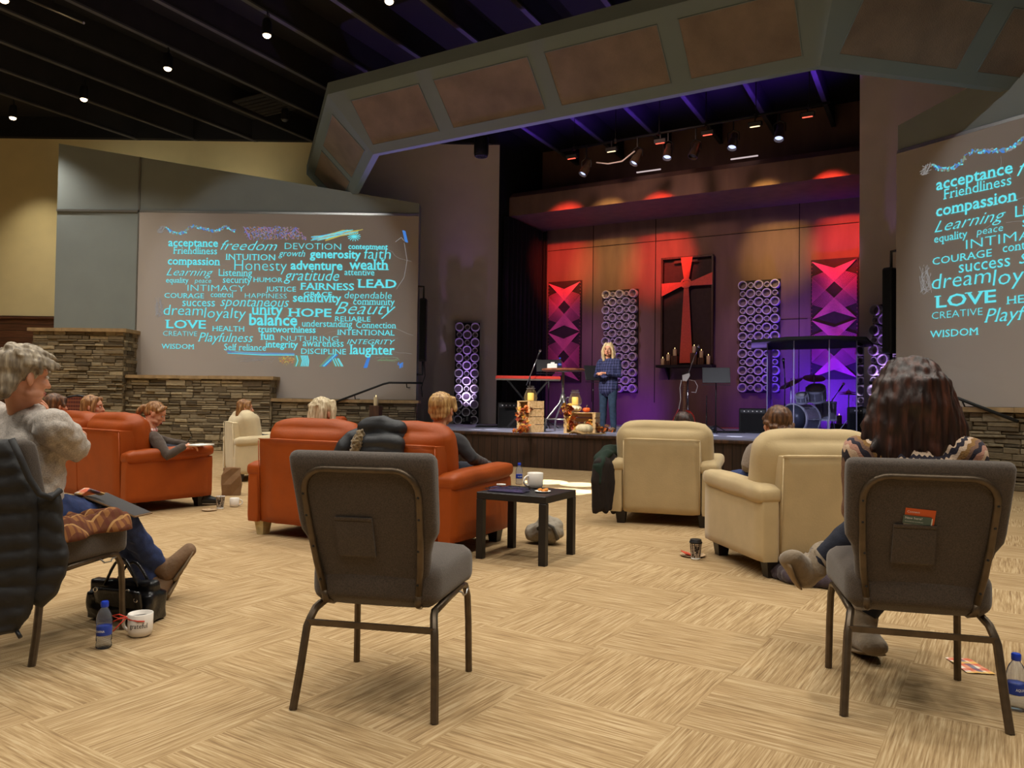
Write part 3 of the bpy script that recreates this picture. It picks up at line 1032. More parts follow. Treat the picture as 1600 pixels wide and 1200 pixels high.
def slide(W, left, parent):
    o0 = V(parent.location)
    n = W.n
    xr = W.t if not left else -W.t      # the reader's right

    def frame(x, z):
        # x is the world X on the left screen; -7.49 .. -2.25 is the slide's width
        s = (-2.0-x) if left else (x+7.49+0.373)
        return s
    def pt(x, z, dd): return W.p(frame(x, z), dd, z)-o0
    for w in WORDS.replace('\n', '|').split('|'):
        txt, x0, x1, yb, st = w.split(',')
        x0, x1, yb = float(x0), float(x1), float(yb)
        X0, Z0 = slide_xy(x0, yb)
        X1, _ = slide_xy(x1, yb)
        org = pt(X0, Z0+(0.0), 0.048)
        Mx = Matrix((xr, V((0, 0, 1)), n)).transposed().to_4x4()
        Mx.translation = org
        cap = float(st[1:]) if len(st) > 1 else 0
        k = st[0]
        args = dict(bold=0.0, shear=0.0, serif=0.0, hmul=1.0)
        if k == 'S': args.update(bold=0.014, serif=0.075, hmul=1.02)
        if k == 's': args.update(bold=0.0, serif=0.07, hmul=1.08)
        if k == 'i': args.update(bold=-0.006, shear=0.3, serif=0.03, hmul=1.05)
        if k == 'c': args.update(bold=-0.010, shear=0.45, hmul=0.85)
        if k == 'b': args.update(bold=0.022, hmul=1.0)
        if k == 'n': args.update(bold=-0.014, hmul=1.0)
        if k == 'p': args.update(bold=-0.008, shear=0.12, hmul=0.95)
        width = X1-X0
        if cap:
            # capital letters have a measured height
            capm = cap*SXM
            tmp = MB()
            wd_, ky = tmp.text(txt, Matrix.Identity(4), width=width, bold=args['bold'], serif=args['serif'])
            tmp.bm.free()
            args['hmul'] = capm/(ky*0.73)
        m = MB()
        m.text(txt, Mx, width=width, **args)
        m.build('projected_word', [GLOW[0]], parent, recalc=False)
    # sketchy artwork bands above and below the words
    m = MB()
    rg = random.Random(11)

    def stroke(pts, w, mi):
        m.mi = mi
        q = [pt(*slide_xy(a, b), 0.044) for (a, b) in pts]
        for a, b in zip(q, q[1:]):
            d = (b-a)
            if d.length < 1e-5: continue
            s = n.cross(d).normalized()*(w*SXM*0.5)
            m.poly([a-s, b-s, b+s, a+s])
    for x in range(200, 560, 2):      # scalloped chalk edge
        ph = (x-200)/360.0
        yy = 112+abs(math.sin(ph*math.pi*2.2+0.3))*42*(0.7+0.3*math.sin(ph*9))
        stroke([(x+rg.uniform(-8, 8), yy+rg.uniform(-8, 8)), (x+rg.uniform(-10, 10), yy+rg.uniform(-9, 9))], rg.uniform(3, 6), rg.choice((1, 1, 0, 6, 5)))
    for k in range(20): stroke([(155+rg.uniform(0, 45), 112+rg.uniform(-3, 40)) for _ in range(2)], 2, 5)
    for k in range(620):              # speckled patch
        x = rg.uniform(0, 1); y = rg.uniform(118, 182)
        xa = 608+(y-118)*0.28; xb = 880+(y-118)*0.85
        x = xa+(xb-xa)*x
        stroke([(x, y), (x+rg.uniform(-7, 7), y+rg.uniform(-7, 7))], rg.uniform(2, 4), rg.choice((3, 4, 4, 3, 5, 1)))
    stroke([(608, 118), (640, 182)], 4, 3); stroke([(818, 118), (824, 182)], 4, 5); stroke([(660, 170), (780, 124)], 3, 5)
    for k in range(26):
        a = rg.uniform(0, 1)
        stroke([(945+a*10+rg.uniform(0, 90), 190-a*5-rg.uniform(0, 20)), (1090+rg.uniform(0, 120), 150-rg.uniform(0, 18))], 3, rg.choice((1, 0, 0, 2)))
    for k in range(12):
        d = k*1.6
        stroke([(1030+d, 190-d*0.4), (1130+d, 158-d), (1225-d, 130+d*0.3)], 3, 2)
    for k in range(14):
        an = k*0.45
        stroke([(1180, 168), (1180+34*math.cos(an), 168+24*math.sin(an))], 3, 0)
    for k in range(5): stroke([(1432+k*3, 135+k), (1446+k*3, 195+k)], 4, 1)
    stroke([(1395, 195), (1425, 172), (1440, 190)], 3, 5)
    stroke([(1440, 200), (1455, 290), (1440, 380), (1400, 440)], 2.5, 5)
    for k in range(18):
        pts = [(rg.uniform(300, 1420), rg.uniform(200, 770))]
        an = rg.uniform(0, 6.28)
        for j in range(5):
            an += rg.uniform(-0.6, 0.6)
            pts.append((pts[-1][0]+34*math.cos(an), pts[-1][1]+20*math.sin(an)))
        stroke(pts, 1.2, 5)
    for k in range(30): stroke([(145+rg.uniform(0, 45), 480+rg.uniform(0, 110)) for _ in range(2)], 1.5, 5)
    for k in range(10): stroke([(500+rg.uniform(0, 60), 764+k*1.2), (700, 772+k*1.3), (870, 775+k)], 3, rg.choice((0, 1, 5)))
    for k in range(160):
        x, y = rg.uniform(790, 872), rg.uniform(786, 832)
        if (x-830)**2/1700+(y-806)**2/620 < 1: stroke([(x, y), (x+rg.uniform(-7, 7), y+rg.uniform(-6, 6))], 3, rg.choice((4, 4, 2)))
    for k in range(9): stroke([(872+k*8, 785), (880+k*8, 812), (868+k*9, 842)], 5, rg.choice((0, 0, 6)))
    for k in range(8): stroke([(1000+k*4, 842), (1060+k*5, 780)], 5, rg.choice((0, 1, 6)))
    for k in range(7): stroke([(1062+k*6, 800), (1080+k*7, 842)], 4, rg.choice((0, 6)))
    for k in range(5): stroke([(1230+k*4, 850), (1250+k*3, 796)], 4, 1)
    for k in range(40): stroke([(1290+rg.uniform(0, 130), 790+rg.uniform(0, 28)) for _ in range(2)], 1.5, rg.choice((5, 6))) if k % 3 == 0 else None
    for k in range(8): stroke([(1405+rg.uniform(0, 28), 820+rg.uniform(0, 36)) for _ in range(2)], 4, 1)
    for k in range(60): stroke([(560+rg.uniform(0, 230), 785+rg.uniform(0, 45)) for _ in range(1)]+[(560+rg.uniform(0, 230), 800)], 1.0, 5) if k % 6 == 0 else None
    m.build('projected_drawing', GLOW, parent, recalc=False)


for W, lf, lb in ((LW, True, 'large white projection screen on the left wall showing the whole slide of blue words'), (RW, False, 'white projection screen on the right wall cut off by the picture edge')):
    t = thing('projection_screen', lb, 'screen', W.p(2.93, 0.0, 2.9), 0, 'projection screens')
    m = MB()
    o0 = V(t.location)
    m.loft([[W.p(s, dd, z)-o0 for (s, z) in ((0.0, 1.085), (3.13, 1.085), (3.13, 1.525), (5.865, 1.525), (5.865, 4.945), (0.0, 4.945))] for dd in (0.004, 0.04)])
    m.build('screen_surface', M['screen'], t)
    slide(W, lf, t)

# ------------------------------------------------------------------ seating
M['chair_fabric'] = weave_mat('taupe_tweed', (78, 68, 60), 240, 0.35)
M['bronze'] = mat('bronze_powder_coat', (92, 78, 62), 0.38, 0.2, 25, metal=0.55)
M['orange'] = mat('orange_leather', (156, 69, 14), 0.5, 0.10, 5, 0.25, 60, bdist=0.004, spec=0.3)
M['cream'] = mat('cream_suede', (192, 168, 124), 0.85, 0.06, 7, 0.2, 90, sheen=0.2, bdist=0.004)
M['cream2'] = mat('ivory_suede', (214, 196, 158), 0.85, 0.06, 7, 0.2, 90, sheen=0.2, bdist=0.004)
M['foot'] = mat('espresso_foot', (30, 22, 20), 0.4, 0.2, 10)
M['scuff'] = mat('worn_foot_wood', (190, 168, 118), 0.7, 0.2, 20)


def rrect(w, h, y, z, r, n=5):
    """rounded-rectangle ring in the xy plane: half width w, half depth h"""
    r = min(r, w*0.99, h*0.99)
    out = []
    for (cx, cy, a0) in ((w-r, h-r, 0), (-(w-r), h-r, 90), (-(w-r), -(h-r), 180), (w-r, -(h-r), 270)):
        for k in range(n+1):
            a = R(a0+90.0*k/n)
            out.append(V((cx+r*math.cos(a), y+cy+r*math.sin(a), z)))
    return out


def back_y(z): return -0.185-(z-0.42)*0.30


def church_chair(label, loc, rz):
    t = thing('church_chair', label, 'chair', loc, rz, 'upholstered church chairs')
    # padded backrest
    m = MB()
    prof = [(0.385, 0.185, 0.012), (0.40, 0.2, 0.026), (0.46, 0.205, 0.032), (0.54, 0.212, 0.036), (0.58, 0.222, 0.038), (0.615, 0.243, 0.04), (0.65, 0.247, 0.042), (0.78, 0.252, 0.044), (0.83, 0.254, 0.046), (0.866, 0.254, 0.045), (0.880, 0.250, 0.036), (0.888, 0.241, 0.022), (0.890, 0.232, 0.008)]
    m.loft([rrect(w, h, back_y(z)+0.02, z, min(h, 0.03)) for (z, w, h) in prof])
    m.build('backrest', M['chair_fabric'], t, smooth=True, sharp=50)

    # frame hoop around the rear of the backrest
    def rear(z, extra=0.0): return back_y(z)-0.026-extra
    P = []
    for (x, z) in ((-0.172, 0.40), (-0.186, 0.50), (-0.196, 0.62), (-0.202, 0.74)): P.append(V((x, rear(z), z)))
    for k in range(1, 7):
        a = R(180-15*k)
        P.append(V((-0.122+0.08*math.cos(a), 0, 0.752+0.08*math.sin(a)*1.0)))
    P = [V((p.x, rear(p.z), p.z)) for p in P]
    P = P+[V((-p.x, p.y, p.z)) for p in reversed(P)]
    m = MB(); m.tube(P, 0.0125, 8, up=(0, -1, 0))
    m.tube([P[0], V((-0.168, rear(0.38), 0.365)), V((-0.16, rear(0.38)+0.05, 0.35))], 0.0125, 8)
    m.tube([P[-1], V((0.168, rear(0.38), 0.365)), V((0.16, rear(0.38)+0.05, 0.35))], 0.0125, 8)
    m.build('back_frame', M['bronze'], t, smooth=True)
    m = MB()
    for sx in (-1, 1):
        for z in (0.44, 0.56, 0.67, 0.745): m.lathe([(0.005, 0), (0.004, 0.003), (0.001, 0.004)], (sx*(0.172+0.03*min(1, (z-0.40)/0.3)), rear(z)-0.011, z), 8, Matrix.Rotation(R(90), 3, 'X'))
    m.build('screw', M['black'], t)
    # stitched pocket
    m = MB()
    px, pz = -0.035, 0.597
    pw, phh = 0.066, 0.07
    ring = lambda z, w, d: [V((px-w, back_y(z)-0.018, z)), V((px-w, back_y(z)-0.018-d, z)), V((px+w, back_y(z)-0.018-d, z)), V((px+w, back_y(z)-0.018, z))]
    m.loft([ring(pz-phh, pw-0.004, 0.006), ring(pz-phh+0.006, pw, 0.010), ring(pz, pw, 0.0135), ring(pz+phh-0.016, pw, 0.012), ring(pz+phh-0.012, pw, 0.0105), ring(pz+phh-0.008, pw, 0.014), ring(pz+phh, pw, 0.014)])
    m.build('back_pocket', M['chair_fabric'], t)
    # seat
    m = MB()
    m.rbox((0, 0.035, 0.425), (0.5, 0.47, 0.15), 0.05, (0, 0.012, 0.018), 10, fn=lambda w, p: V((w.x*(1-0.04*(1-p.y)), w.y, w.z-0.02*max(0, p.y-0.5)**2*2)))
    m.build('seat', M['chair_fabric'], t, smooth=True)
    # tubular side frames: each leg its own piece
    for sx in (-1, 1):
        rl = [V((sx*0.252, -0.262, 0.0)), V((sx*0.243, -0.235, 0.12)), V((sx*0.232, -0.21, 0.27)), V((sx*0.226, -0.198, 0.295)), V((sx*0.218, -0.175, 0.325)), V((sx*0.212, -0.145, 0.335))]
        m = MB(); m.tube(rl, 0.0145, 8, up=(0, 1, 0)); m.build('leg', M['bronze'], t, smooth=True, sharp=40)
        fl_ = [V((sx*0.235, 0.245, 0.0)), V((sx*0.232, 0.238, 0.2)), V((sx*0.229, 0.230, 0.30)), V((sx*0.226, 0.205, 0.345)), V((sx*0.222, 0.16, 0.355))]
        m = MB(); m.tube(fl_, 0.0135, 8, up=(0, 1, 0)); m.build('leg', M['bronze'], t, smooth=True, sharp=40)
        m = MB(); m.tube([V((sx*0.212, -0.15, 0.334)), V((sx*0.216, 0.0, 0.345)), V((sx*0.222, 0.17, 0.355))], 0.0135, 8); m.build('seat_rail', M['bronze'], t, smooth=True)
    m = MB(); m.bar((-0.232, -0.208, 0.285), (0.232, -0.208, 0.285), 0.014, 0.02); m.build('stretcher', M['bronze'], t)
    m = MB(); m.tube([(0.222, 0.10, 0.348), (0.242, 0.10, 0.343), (0.246, 0.11, 0.33), (0.246, 0.15, 0.328), (0.246, 0.155, 0.338), (0.246, 0.18, 0.343)], 0.0035, 6); m.build('linking_hook', M['steel'], t, smooth=True)
    return t


def place_rz(theta, corner, local):
    """object origin such that its local (x, y) lands on the world corner"""
    c, s = math.cos(theta), math.sin(theta)
    return V((corner[0]-(local[0]*c-local[1]*s), corner[1]-(local[0]*s+local[1]*c), 0))


CC = church_chair('empty taupe church chair in the centre foreground with an empty back pocket', (-0.435, 2.86, 0), R(-11.6))
CR = church_chair('taupe church chair under the dark-haired woman with leaflets in its back pocket', (1.465, 2.85, 0), R(-15))
CLL = place_rz(R(-14), (-1.87, 3.04), (0.252, -0.262))
CL = church_chair('taupe church chair at the left edge holding the grey-haired woman and a black jacket', CLL, R(-14))


def lounge(name, label, cat, loc, rz, W, mt, ncush, group, arm=0.12, foot_scuff=None, D=0.86, seatcolor=None):
    """leather or suede lounge seat: body, back, loose cushions, two padded arms, block feet"""
    t = thing(name, label, cat, loc, rz, group)
    h = W/2
    iw = W-2*arm
    wrk = random.Random(int(W*1000)+ncush)
    wrinkle = lambda s: (lambda w, p: w+V((0, 0, 0))+V((noise.noise(w*9+V((s, 0, 0))), noise.noise(w*9+V((0, s, 5))), noise.noise(w*11+V((s, 3, 0)))))*0.008)
    m = MB(); m.rbox((0, 0.01, 0.225), (iw, D-0.06, 0.25), 0.02, n=4); m.build('seat_base', mt, t, smooth=True, sharp=60)
    # back: outside panel with a slightly raked top
    m = MB()
    m.rbox((0, -D/2+0.10, 0.43), (iw-0.01, 0.17, 0.655), 0.022, n=8, fn=lambda w, p: V((w.x, w.y-0.03*(p.z+1)*0.5, w.z+0.004*noise.noise(w*7))))
    m.build('back_panel', mt, t, smooth=True, sharp=60)
    # piping on the back panel
    m = MB()
    x = iw/2-0.01; yb = -D/2+0.012
    m.tube([(-x, yb+0.003, 0.12), (-x, yb-0.03, 0.74)], 0.004, 6)
    m.tube([(x, yb+0.003, 0.12), (x, yb-0.03, 0.74)], 0.004, 6)
    m.tube([(-x, yb-0.027, 0.752), (x, yb-0.027, 0.752)], 0.004, 6)
    if ncush == 2: m.tube([(0, yb+0.001, 0.12), (0, yb-0.03, 0.745)], 0.003, 6)
    m.build('piping', mt, t, smooth=True)
    for s in (-1, 1):
        m = MB()
        m.rbox((s*(h-arm/2), 0.0, 0.30), (arm, D, 0.40), 0.02, n=6)
        m.rbox((s*(h-arm/2), 0.0, 0.53), (arm+0.05, D+0.01, 0.11), 0.045, (0, 0, 0.01), 10, fn=lambda w, p: w+V((0, 0, 0.02*p.y))+V((0, 0, 0.006*noise.noise(w*12))))
        m.build('arm', mt, t, smooth=True, sharp=70)
    cw = iw/ncush
    for k in range(ncush):
        cx = -iw/2+cw*(k+0.5)
        m = MB(); m.rbox((cx, 0.06, 0.40), (cw-0.012, D-0.24, 0.16), 0.06, (0, 0.02, 0.03), 10, fn=wrinkle(k)); m.build('seat_cushion', mt, t, smooth=True)
        ov = 0.16 if ncush == 1 else 0.02
        m = MB()
        m.rbox((cx, -D/2+0.20, 0.655), (cw+ov, 0.24, 0.47), 0.11, (0.01, 0.05, 0.03), 12, fn=wrinkle(k+7), rot=Euler((R(9), 0, 0)))
        m.build('back_cushion', mt, t, smooth=True)
    for (sx, sy) in ((-1, -1), (1, -1), (-1, 1), (1, 1)):
        m = MB()
        cx, cy = sx*(h-0.10), sy*(D/2-0.08)
        m.loft([[V((cx+a*w, cy+b*w, z)) for (a, b) in ((-1, -1), (1, -1), (1, 1), (-1, 1))] for (w, z) in ((0.033, 0.0), (0.047, 0.11))])
        m.build('foot', M['scuff'] if foot_scuff == (sx, sy) else M['foot'], t)
    return t


LOVE = V((-1.03, 5.985, 0))
LRZ = R(-28)
lounge('loveseat', 'orange leather loveseat in the middle with a dark jacket over its back', 'sofa', LOVE, LRZ, 1.9, M['orange'], 2, 'orange leather sofas', foot_scuff=(-1, -1))
SL_RZ = R(-36)
SOFL = place_rz(SL_RZ, (-3.45, 6.92), (0.95, -0.43))
lounge('loveseat', 'orange leather loveseat behind the grey-haired woman, the woman writing on its arm', 'sofa', SOFL, SL_RZ, 1.9, M['orange'], 2, 'orange leather sofas')
AC = V((1.45, 7.12, 0)); AC_RZ = R(-19)
lounge('armchair', 'cream armchair in the centre with dark blankets over its left arm', 'armchair', AC, AC_RZ, 0.92, M['cream'], 1, 'cream armchairs')
AR = V((1.905, 5.19, 0)); AR_RZ = R(9.5)
lounge('armchair', 'cream armchair nearest the right, seat of the woman with braided hair', 'armchair', AR, AR_RZ, 0.9, M['cream'], 1, 'cream armchairs')
AB_RZ = R(-60)
AB = place_rz(AB_RZ, (-3.49, 9.74), (0.46, -0.43))
lounge('armchair', 'ivory armchair by the stone wall turned towards the stage, between the two orange loveseats', 'armchair', AB, AB_RZ, 0.92, M['cream2'], 1, 'cream armchairs')

# tufted red-brown bench back by the stone wall
M['tuft'] = plaid_mat('red_brown_weave', (106, 46, 30), [(0, 0.05, 0, 0.4, (70, 28, 22)), (2, 0.05, 0, 0.4, (140, 78, 50))], 1.0)
p = at(125, 622, 10.2)
t = thing('settee', 'dark framed settee with a red-brown patterned curved back by the stone wall', 'chair', (p.x, p.y, 0), R(-25))
m = MB(); m.grid(lambda s, q: V(((s-0.5)*0.62, 0.02+0.0*q, 0.78+(0.22+0.06*math.sin(s*3.1416))*q*1.0+0.0)), 14, 6); m.grid(lambda s, q: V(((0.5-s)*0.62, -0.05, 0.78+(0.22+0.06*math.sin(s*3.1416))*q)), 14, 6)
m.build('back_upholstery', M['tuft'], t, smooth=True)
m = MB(); m.tube([(-0.33, -0.015, 0.0), (-0.32, -0.015, 0.5), (-0.33, -0.015, 1.0), (-0.2, -0.015, 1.045), (0, -0.015, 1.065), (0.2, -0.015, 1.045), (0.33, -0.015, 1.0), (0.32, -0.015, 0.5), (0.33, -0.015, 0)], 0.026, 8); m.build('wooden_frame', M['espresso'], t, smooth=True)
m = MB(); m.rbox((0, 0.28, 0.42), (0.62, 0.55, 0.12), 0.05, n=6); m.build('seat', M['tuft'], t, smooth=True)
for sx in (-0.28, 0.28):
    m = MB(); m.cyl((sx, 0.5, 0), (sx, 0.5, 0.37), 0.02); m.build('leg', M['espresso'], t, smooth=True)

# ------------------------------------------------------------------ side table and what is on it
TB = V((0.115, 5.33, 0)); TRZ = R(-28)
t = thing('side_table', 'small square dark brown side table beside the orange loveseat', 'table', TB, TRZ)
m = MB(); m.box((0, 0, 0.427), (0.52, 0.5, 0.048), bev=0.004); m.build('tabletop', M['espresso'], t)
for (sx, sy) in ((-1, -1), (1, -1), (1, 1), (-1, 1)):
    m = MB(); m.box((sx*0.235, sy*0.225, 0.2), (0.05, 0.05, 0.405), bev=0.003); m.build('leg', M['espresso'], t)
TT = 0.452
M['clear'] = glassmat('clear_plastic', (235, 240, 250), 0.08, tint=0.97, milk=0.12)
M['water'] = glassmat('bottle_plastic', (240, 244, 250), 0.05, tint=1.0, milk=0.2)
M['blue_label'] = mat('blue_label', (24, 62, 170), 0.4, 0.15, 20)
M['blue_cap'] = mat('blue_cap', (20, 60, 190), 0.4, 0.1, 20)
M['ceramic'] = mat('white_ceramic', (236, 228, 218), 0.25, 0.03, 10)
M['coffee'] = mat('coffee', (40, 22, 14), 0.2, 0.1, 10)
M['ink'] = mat('black_ink', (40, 36, 34), 0.7, 0.1, 10)
M['white_ink'] = mat('white_ink', (232, 236, 244), 0.7, 0.02, 10)


def bottle(label, loc, rz=0, s=1.0, txt='AQUAFINA'):
    t = thing('water_bottle', label, 'bottle', loc, rz, 'plastic water bottles')
    m = MB()
    prof = [(0.001, 0.002), (0.026, 0.0), (0.031, 0.006), (0.031, 0.02), (0.0285, 0.028), (0.031, 0.036), (0.031, 0.05), (0.03, 0.056), (0.03, 0.094), (0.0315, 0.1), (0.032, 0.115), (0.0295, 0.135), (0.022, 0.155), (0.014, 0.166), (0.0125, 0.172), (0.0125, 0.178)]
    m.lathe([(r*s, z*s) for r, z in prof], n=20)
    m.build('bottle_body', M['water'], t, smooth=True)
    m = MB(); m.lathe([(0.0303*s, 0.056*s), (0.0306*s, 0.058*s), (0.0306*s, 0.092*s), (0.0303*s, 0.094*s)], n=24)
    lb = m.build('bottle_label', M['blue_label'], t, smooth=True)
    if txt:
        m = MB()
        m.text(txt, Matrix.Identity(4), width=0.05*s, align='CENTER', bold=0.02, hmul=1.3)
        for v in m.bm.verts:
            a = v.co.x/(0.031*s)-math.pi/2
            v.co = V((0.0311*s*math.cos(a), 0.0311*s*math.sin(a), v.co.y+0.071*s))
        m.build('label_lettering', M['white_ink'], lb, recalc=False)
    m = MB(); m.lathe([(0.0145*s, 0.172*s), (0.0155*s, 0.176*s), (0.0155*s, 0.192*s), (0.013*s, 0.196*s), (0.001, 0.196*s)], n=18); m.build('cap', M['blue_cap'], t, smooth=True, sharp=40)
    return t


def mug(label, loc, rz, s=1.0, handle=True, cat='mug', name='mug', group=None):
    t = thing(name, label, cat, loc, rz, group)
    m = MB(); m.lathe([(0.001, 0.004), (0.034*s, 0.0), (0.045*s, 0.008*s), (0.049*s, 0.03*s), (0.05*s, 0.095*s), (0.0475*s, 0.097*s), (0.046*s, 0.03*s), (0.04*s, 0.012*s), (0.001, 0.011*s)], n=28); m.build('cup_body', M['ceramic'], t, smooth=True)
    m = MB(); m.lathe([(0.0465*s, 0.078*s), (0.001, 0.079*s)], n=20); m.build('coffee', M['coffee'], t)
    if handle:
        m = MB(); m.tube([V((-0.046*s-0.036*s*math.sin(R(a)), 0, 0.048*s+0.03*s*math.cos(R(a)))) for a in range(0, 181, 20)], 0.0065*s, 8); m.build('handle', M['ceramic'], t, smooth=True)
    return t


def tpt(px, py, z=TT): return gnd(px, py, z)


q = tpt(811, 757); bottle('small water bottle with blue cap on the far corner of the side table', q, R(20), 0.82)
q = tpt(836, 763); mug('white mug of coffee on the side table beside the bottle', q, R(30), 1.15)
q = tpt(848, 769)
t = thing('snack_plate', 'paper plate with orange snacks on the side table', 'plate', q)
m = MB(); m.lathe([(0.001, 0.0), (0.04, 0.0), (0.055, 0.008), (0.053, 0.01), (0.038, 0.004), (0.001, 0.004)], n=24); m.build('plate_dish', M['paper'], t, smooth=True)
M['cheese'] = mat('orange_snack', (226, 140, 40), 0.6, 0.2, 40)
rg = random.Random(5)
for k in range(9):
    m = MB(); m.rbox((rg.uniform(-0.028, 0.028), rg.uniform(-0.025, 0.025), 0.012+0.004*(k % 3)), (0.03, 0.022, 0.012), 0.005, n=3, rot=Euler((rg.uniform(-0.4, 0.4), rg.uniform(-0.4, 0.4), rg.uniform(0, 3)))); m.build('snack_piece', M['cheese'], t, smooth=True)
# clear bag with a dark folder in it
q = tpt(795, 768)
t = thing('plastic_bag', 'crumpled clear plastic bag with dark printed sheet lying on the side table', 'bag', q, R(-25))
m = MB(); m.grid(lambda s, u: V(((s-0.5)*0.34, (u-0.5)*0.17, 0.012+0.022*abs(noise.noise(V((s*7, u*6, 1))))+0.012*math.sin(s*3.14)*math.sin(u*3.14))), 34, 20); m.build('clear_film', M['clear'], t, smooth=True)
M['bag_print'] = mat('violet_print', (66, 50, 84), 0.5, 0.5, 18)
m = MB(); m.box((0.0, 0.0, 0.005), (0.26, 0.13, 0.006)); m.build('printed_sheet', M['bag_print'], t)
q = tpt(783, 759)
m = MB(); m.rbox((0, 0, 0.008), (0.07, 0.03, 0.014), 0.006, n=3); tag(m.build('tissue_pack', M['paper'], None, smooth=True, loc=q), 'small white pack at the left back of the side table', 'tissues')
# slouchy grey bag on the floor behind the table leg
M['grey_bag'] = mat('grey_canvas', (150, 140, 124), 0.8, 0.15, 14, 0.3, 60)
M['grey_bag_dark'] = mat('dark_grey_lining', (92, 88, 82), 0.85, 0.15, 14)
q = gnd(852, 853)
t = thing('tote_bag', 'slouching pale grey bag on the carpet behind the side table', 'bag', (q.x, q.y+0.1, 0), R(-20))
m = MB(); m.ell((0, 0, 0.085), (0.155, 0.11, 0.085)); m.ell((0.03, 0, 0.13), (0.10, 0.08, 0.075)); m.ell((0.01, 0.0, 0.185), (0.05, 0.05, 0.03))
blob('bag_body', m, M['grey_bag'], t, 0.009, 5, lambda c: 0.022*noise.noise(c*11)+0.012*abs(noise.noise(c*19)))
m = MB(); m.tube([(-0.02, -0.09, 0.12), (0.04, -0.11, 0.17), (0.09, -0.09, 0.14), (0.12, -0.06, 0.05)], [0.02, 0.012, 0.012, 0.016], 8); m.build('strap', M['grey_bag_dark'], t, smooth=True)

# floor drinks, plates and bags
bottle('water bottle with blue label on the carpet at left beside the mug with a word', gnd(162, 1012), R(-15), 1.0)
bottle('water bottle on the carpet at the far right behind a chair leg', gnd(1588, 1108), R(10), 1.0)
q = gnd(219, 993)
t = mug('white mug lettered with a word and tied with red string on the carpet', q, R(-10), 1.05)
m = MB()
m.text('grateful', Matrix.Identity(4), width=0.078, align='CENTER', bold=0.0, serif=0.05, hmul=1.15)
for v in m.bm.verts:
    a = v.co.x/0.0528-math.pi/2+0.45
    v.co = V((0.0534*math.cos(a), 0.0534*math.sin(a), v.co.y+0.045))
m.build('mug_lettering', M['ink'], t, recalc=False)
M['red_string'] = mat('red_string', (206, 62, 40), 0.7, 0.1, 30)
m = MB()
m.tube([(-0.055, -0.012, 0.08), (-0.09, -0.03, 0.075), (-0.12, -0.03, 0.06), (-0.10, -0.02, 0.07), (-0.06, -0.015, 0.08), (-0.02, -0.05, 0.083), (0.02, -0.051, 0.078), (0.045, -0.035, 0.075)], 0.003, 6)
m.tube([(-0.058, -0.012, 0.08), (-0.1, -0.01, 0.09), (-0.13, -0.02, 0.085), (-0.095, -0.018, 0.075), (-0.058, -0.012, 0.08), (-0.08, -0.04, 0.05), (-0.09, -0.06, 0.03)], 0.003, 6)
m.build('string_bow', M['red_string'], t, smooth=True)

t = NT('spotted_paper')
vo = t.n('ShaderNodeTexVoronoi', Scale=95.0, Randomness=0.15)
t.l(t.coord(), vo.inputs['Vector'])
t.l(t.ramp(vo.outputs['Distance'], [(0.0, srgb((222, 206, 190))), (0.36, srgb((222, 206, 190))), (0.42, srgb((34, 24, 24)))], 'CONSTANT'), t.b.inputs['Base Color'])
M['spotted'] = t.m
M['cup_lid'] = mat('black_lid', (28, 26, 28), 0.4, 0.1, 20)
M['cardbrown'] = mat('brown_paper', (126, 92, 58), 0.85, 0.1, 12, 0.2)


def paper_cup(label, loc, lid=True, s=1.0):
    t = thing('coffee_cup', label, 'cup', loc, 0, 'spotted paper cups')
    m = MB(); m.lathe([(0.001, 0.0), (0.029*s, 0.0), (0.03*s, 0.004), (0.031*s, 0.012*s), (0.041*s, 0.118*s), (0.0425*s, 0.12*s), (0.0395*s, 0.12*s), (0.03*s, 0.02*s), (0.001, 0.018*s)], n=24); m.build('cup_body', M['spotted'], t, smooth=True)
    m = MB(); m.lathe([(0.001, 0.0), (0.0305*s, 0.0), (0.0318*s, 0.013*s), (0.001, 0.013*s)], n=24); m.build('cup_base', M['paper'], t, smooth=True)
    if lid:
        m = MB(); m.lathe([(0.043*s, 0.112*s), (0.0445*s, 0.116*s), (0.0435*s, 0.122*s), (0.039*s, 0.128*s), (0.038*s, 0.137*s), (0.034*s, 0.139*s), (0.001, 0.133*s)], n=24); m.build('lid', M['cup_lid'], t, smooth=True, sharp=50)
    else:
        m = MB(); m.lathe([(0.0405*s, 0.117*s), (0.0428*s, 0.119*s), (0.0428*s, 0.122*s), (0.0405*s, 0.122*s)], n=24, closed=True); m.build('rim', M['paper'], t, smooth=True)
    return t


def plate(label, loc, colr, r=0.085):
    t = thing('paper_plate', label, 'plate', loc)
    m = MB(); m.lathe([(0.001, 0.001), (r*0.7, 0.0), (r, 0.012), (r*0.97, 0.014), (r*0.68, 0.005), (0.001, 0.005)], n=28); m.build('plate_dish', colr, t, smooth=True)
    return t


M['floral'] = mat('floral_print', (178, 150, 116), 0.7, 0.5, 40)
q = gnd(1087, 874)
paper_cup('black spotted coffee cup with lid on the carpet beside the right cream armchair', q, True, 1.0)
t = plate('patterned paper plate with a folded napkin on the carpet behind the lidded coffee cup', q+V((0.005, 0.11, 0)), M['floral'], 0.09)
M['napk'] = mat('coral_napkin', (214, 84, 56), 0.8, 0.3, 30)
m = MB(); m.box((-0.04, 0.0, 0.02), (0.07, 0.06, 0.006), Euler((0.2, 0.3, 0.4))); m.build('folded_napkin', M['napk'], t)
q = gnd(344, 795)
paper_cup('black spotted paper cup without lid on the carpet by the left loveseat', q, False, 1.0)
plate('beige paper plate on the carpet in front of the left spotted cup', gnd(327, 798), M['floral'], 0.07)
mug('small white mug on the carpet near the brown paper bag', gnd(357, 794)+V((0.02, 0.1, 0)), R(200), 0.9)
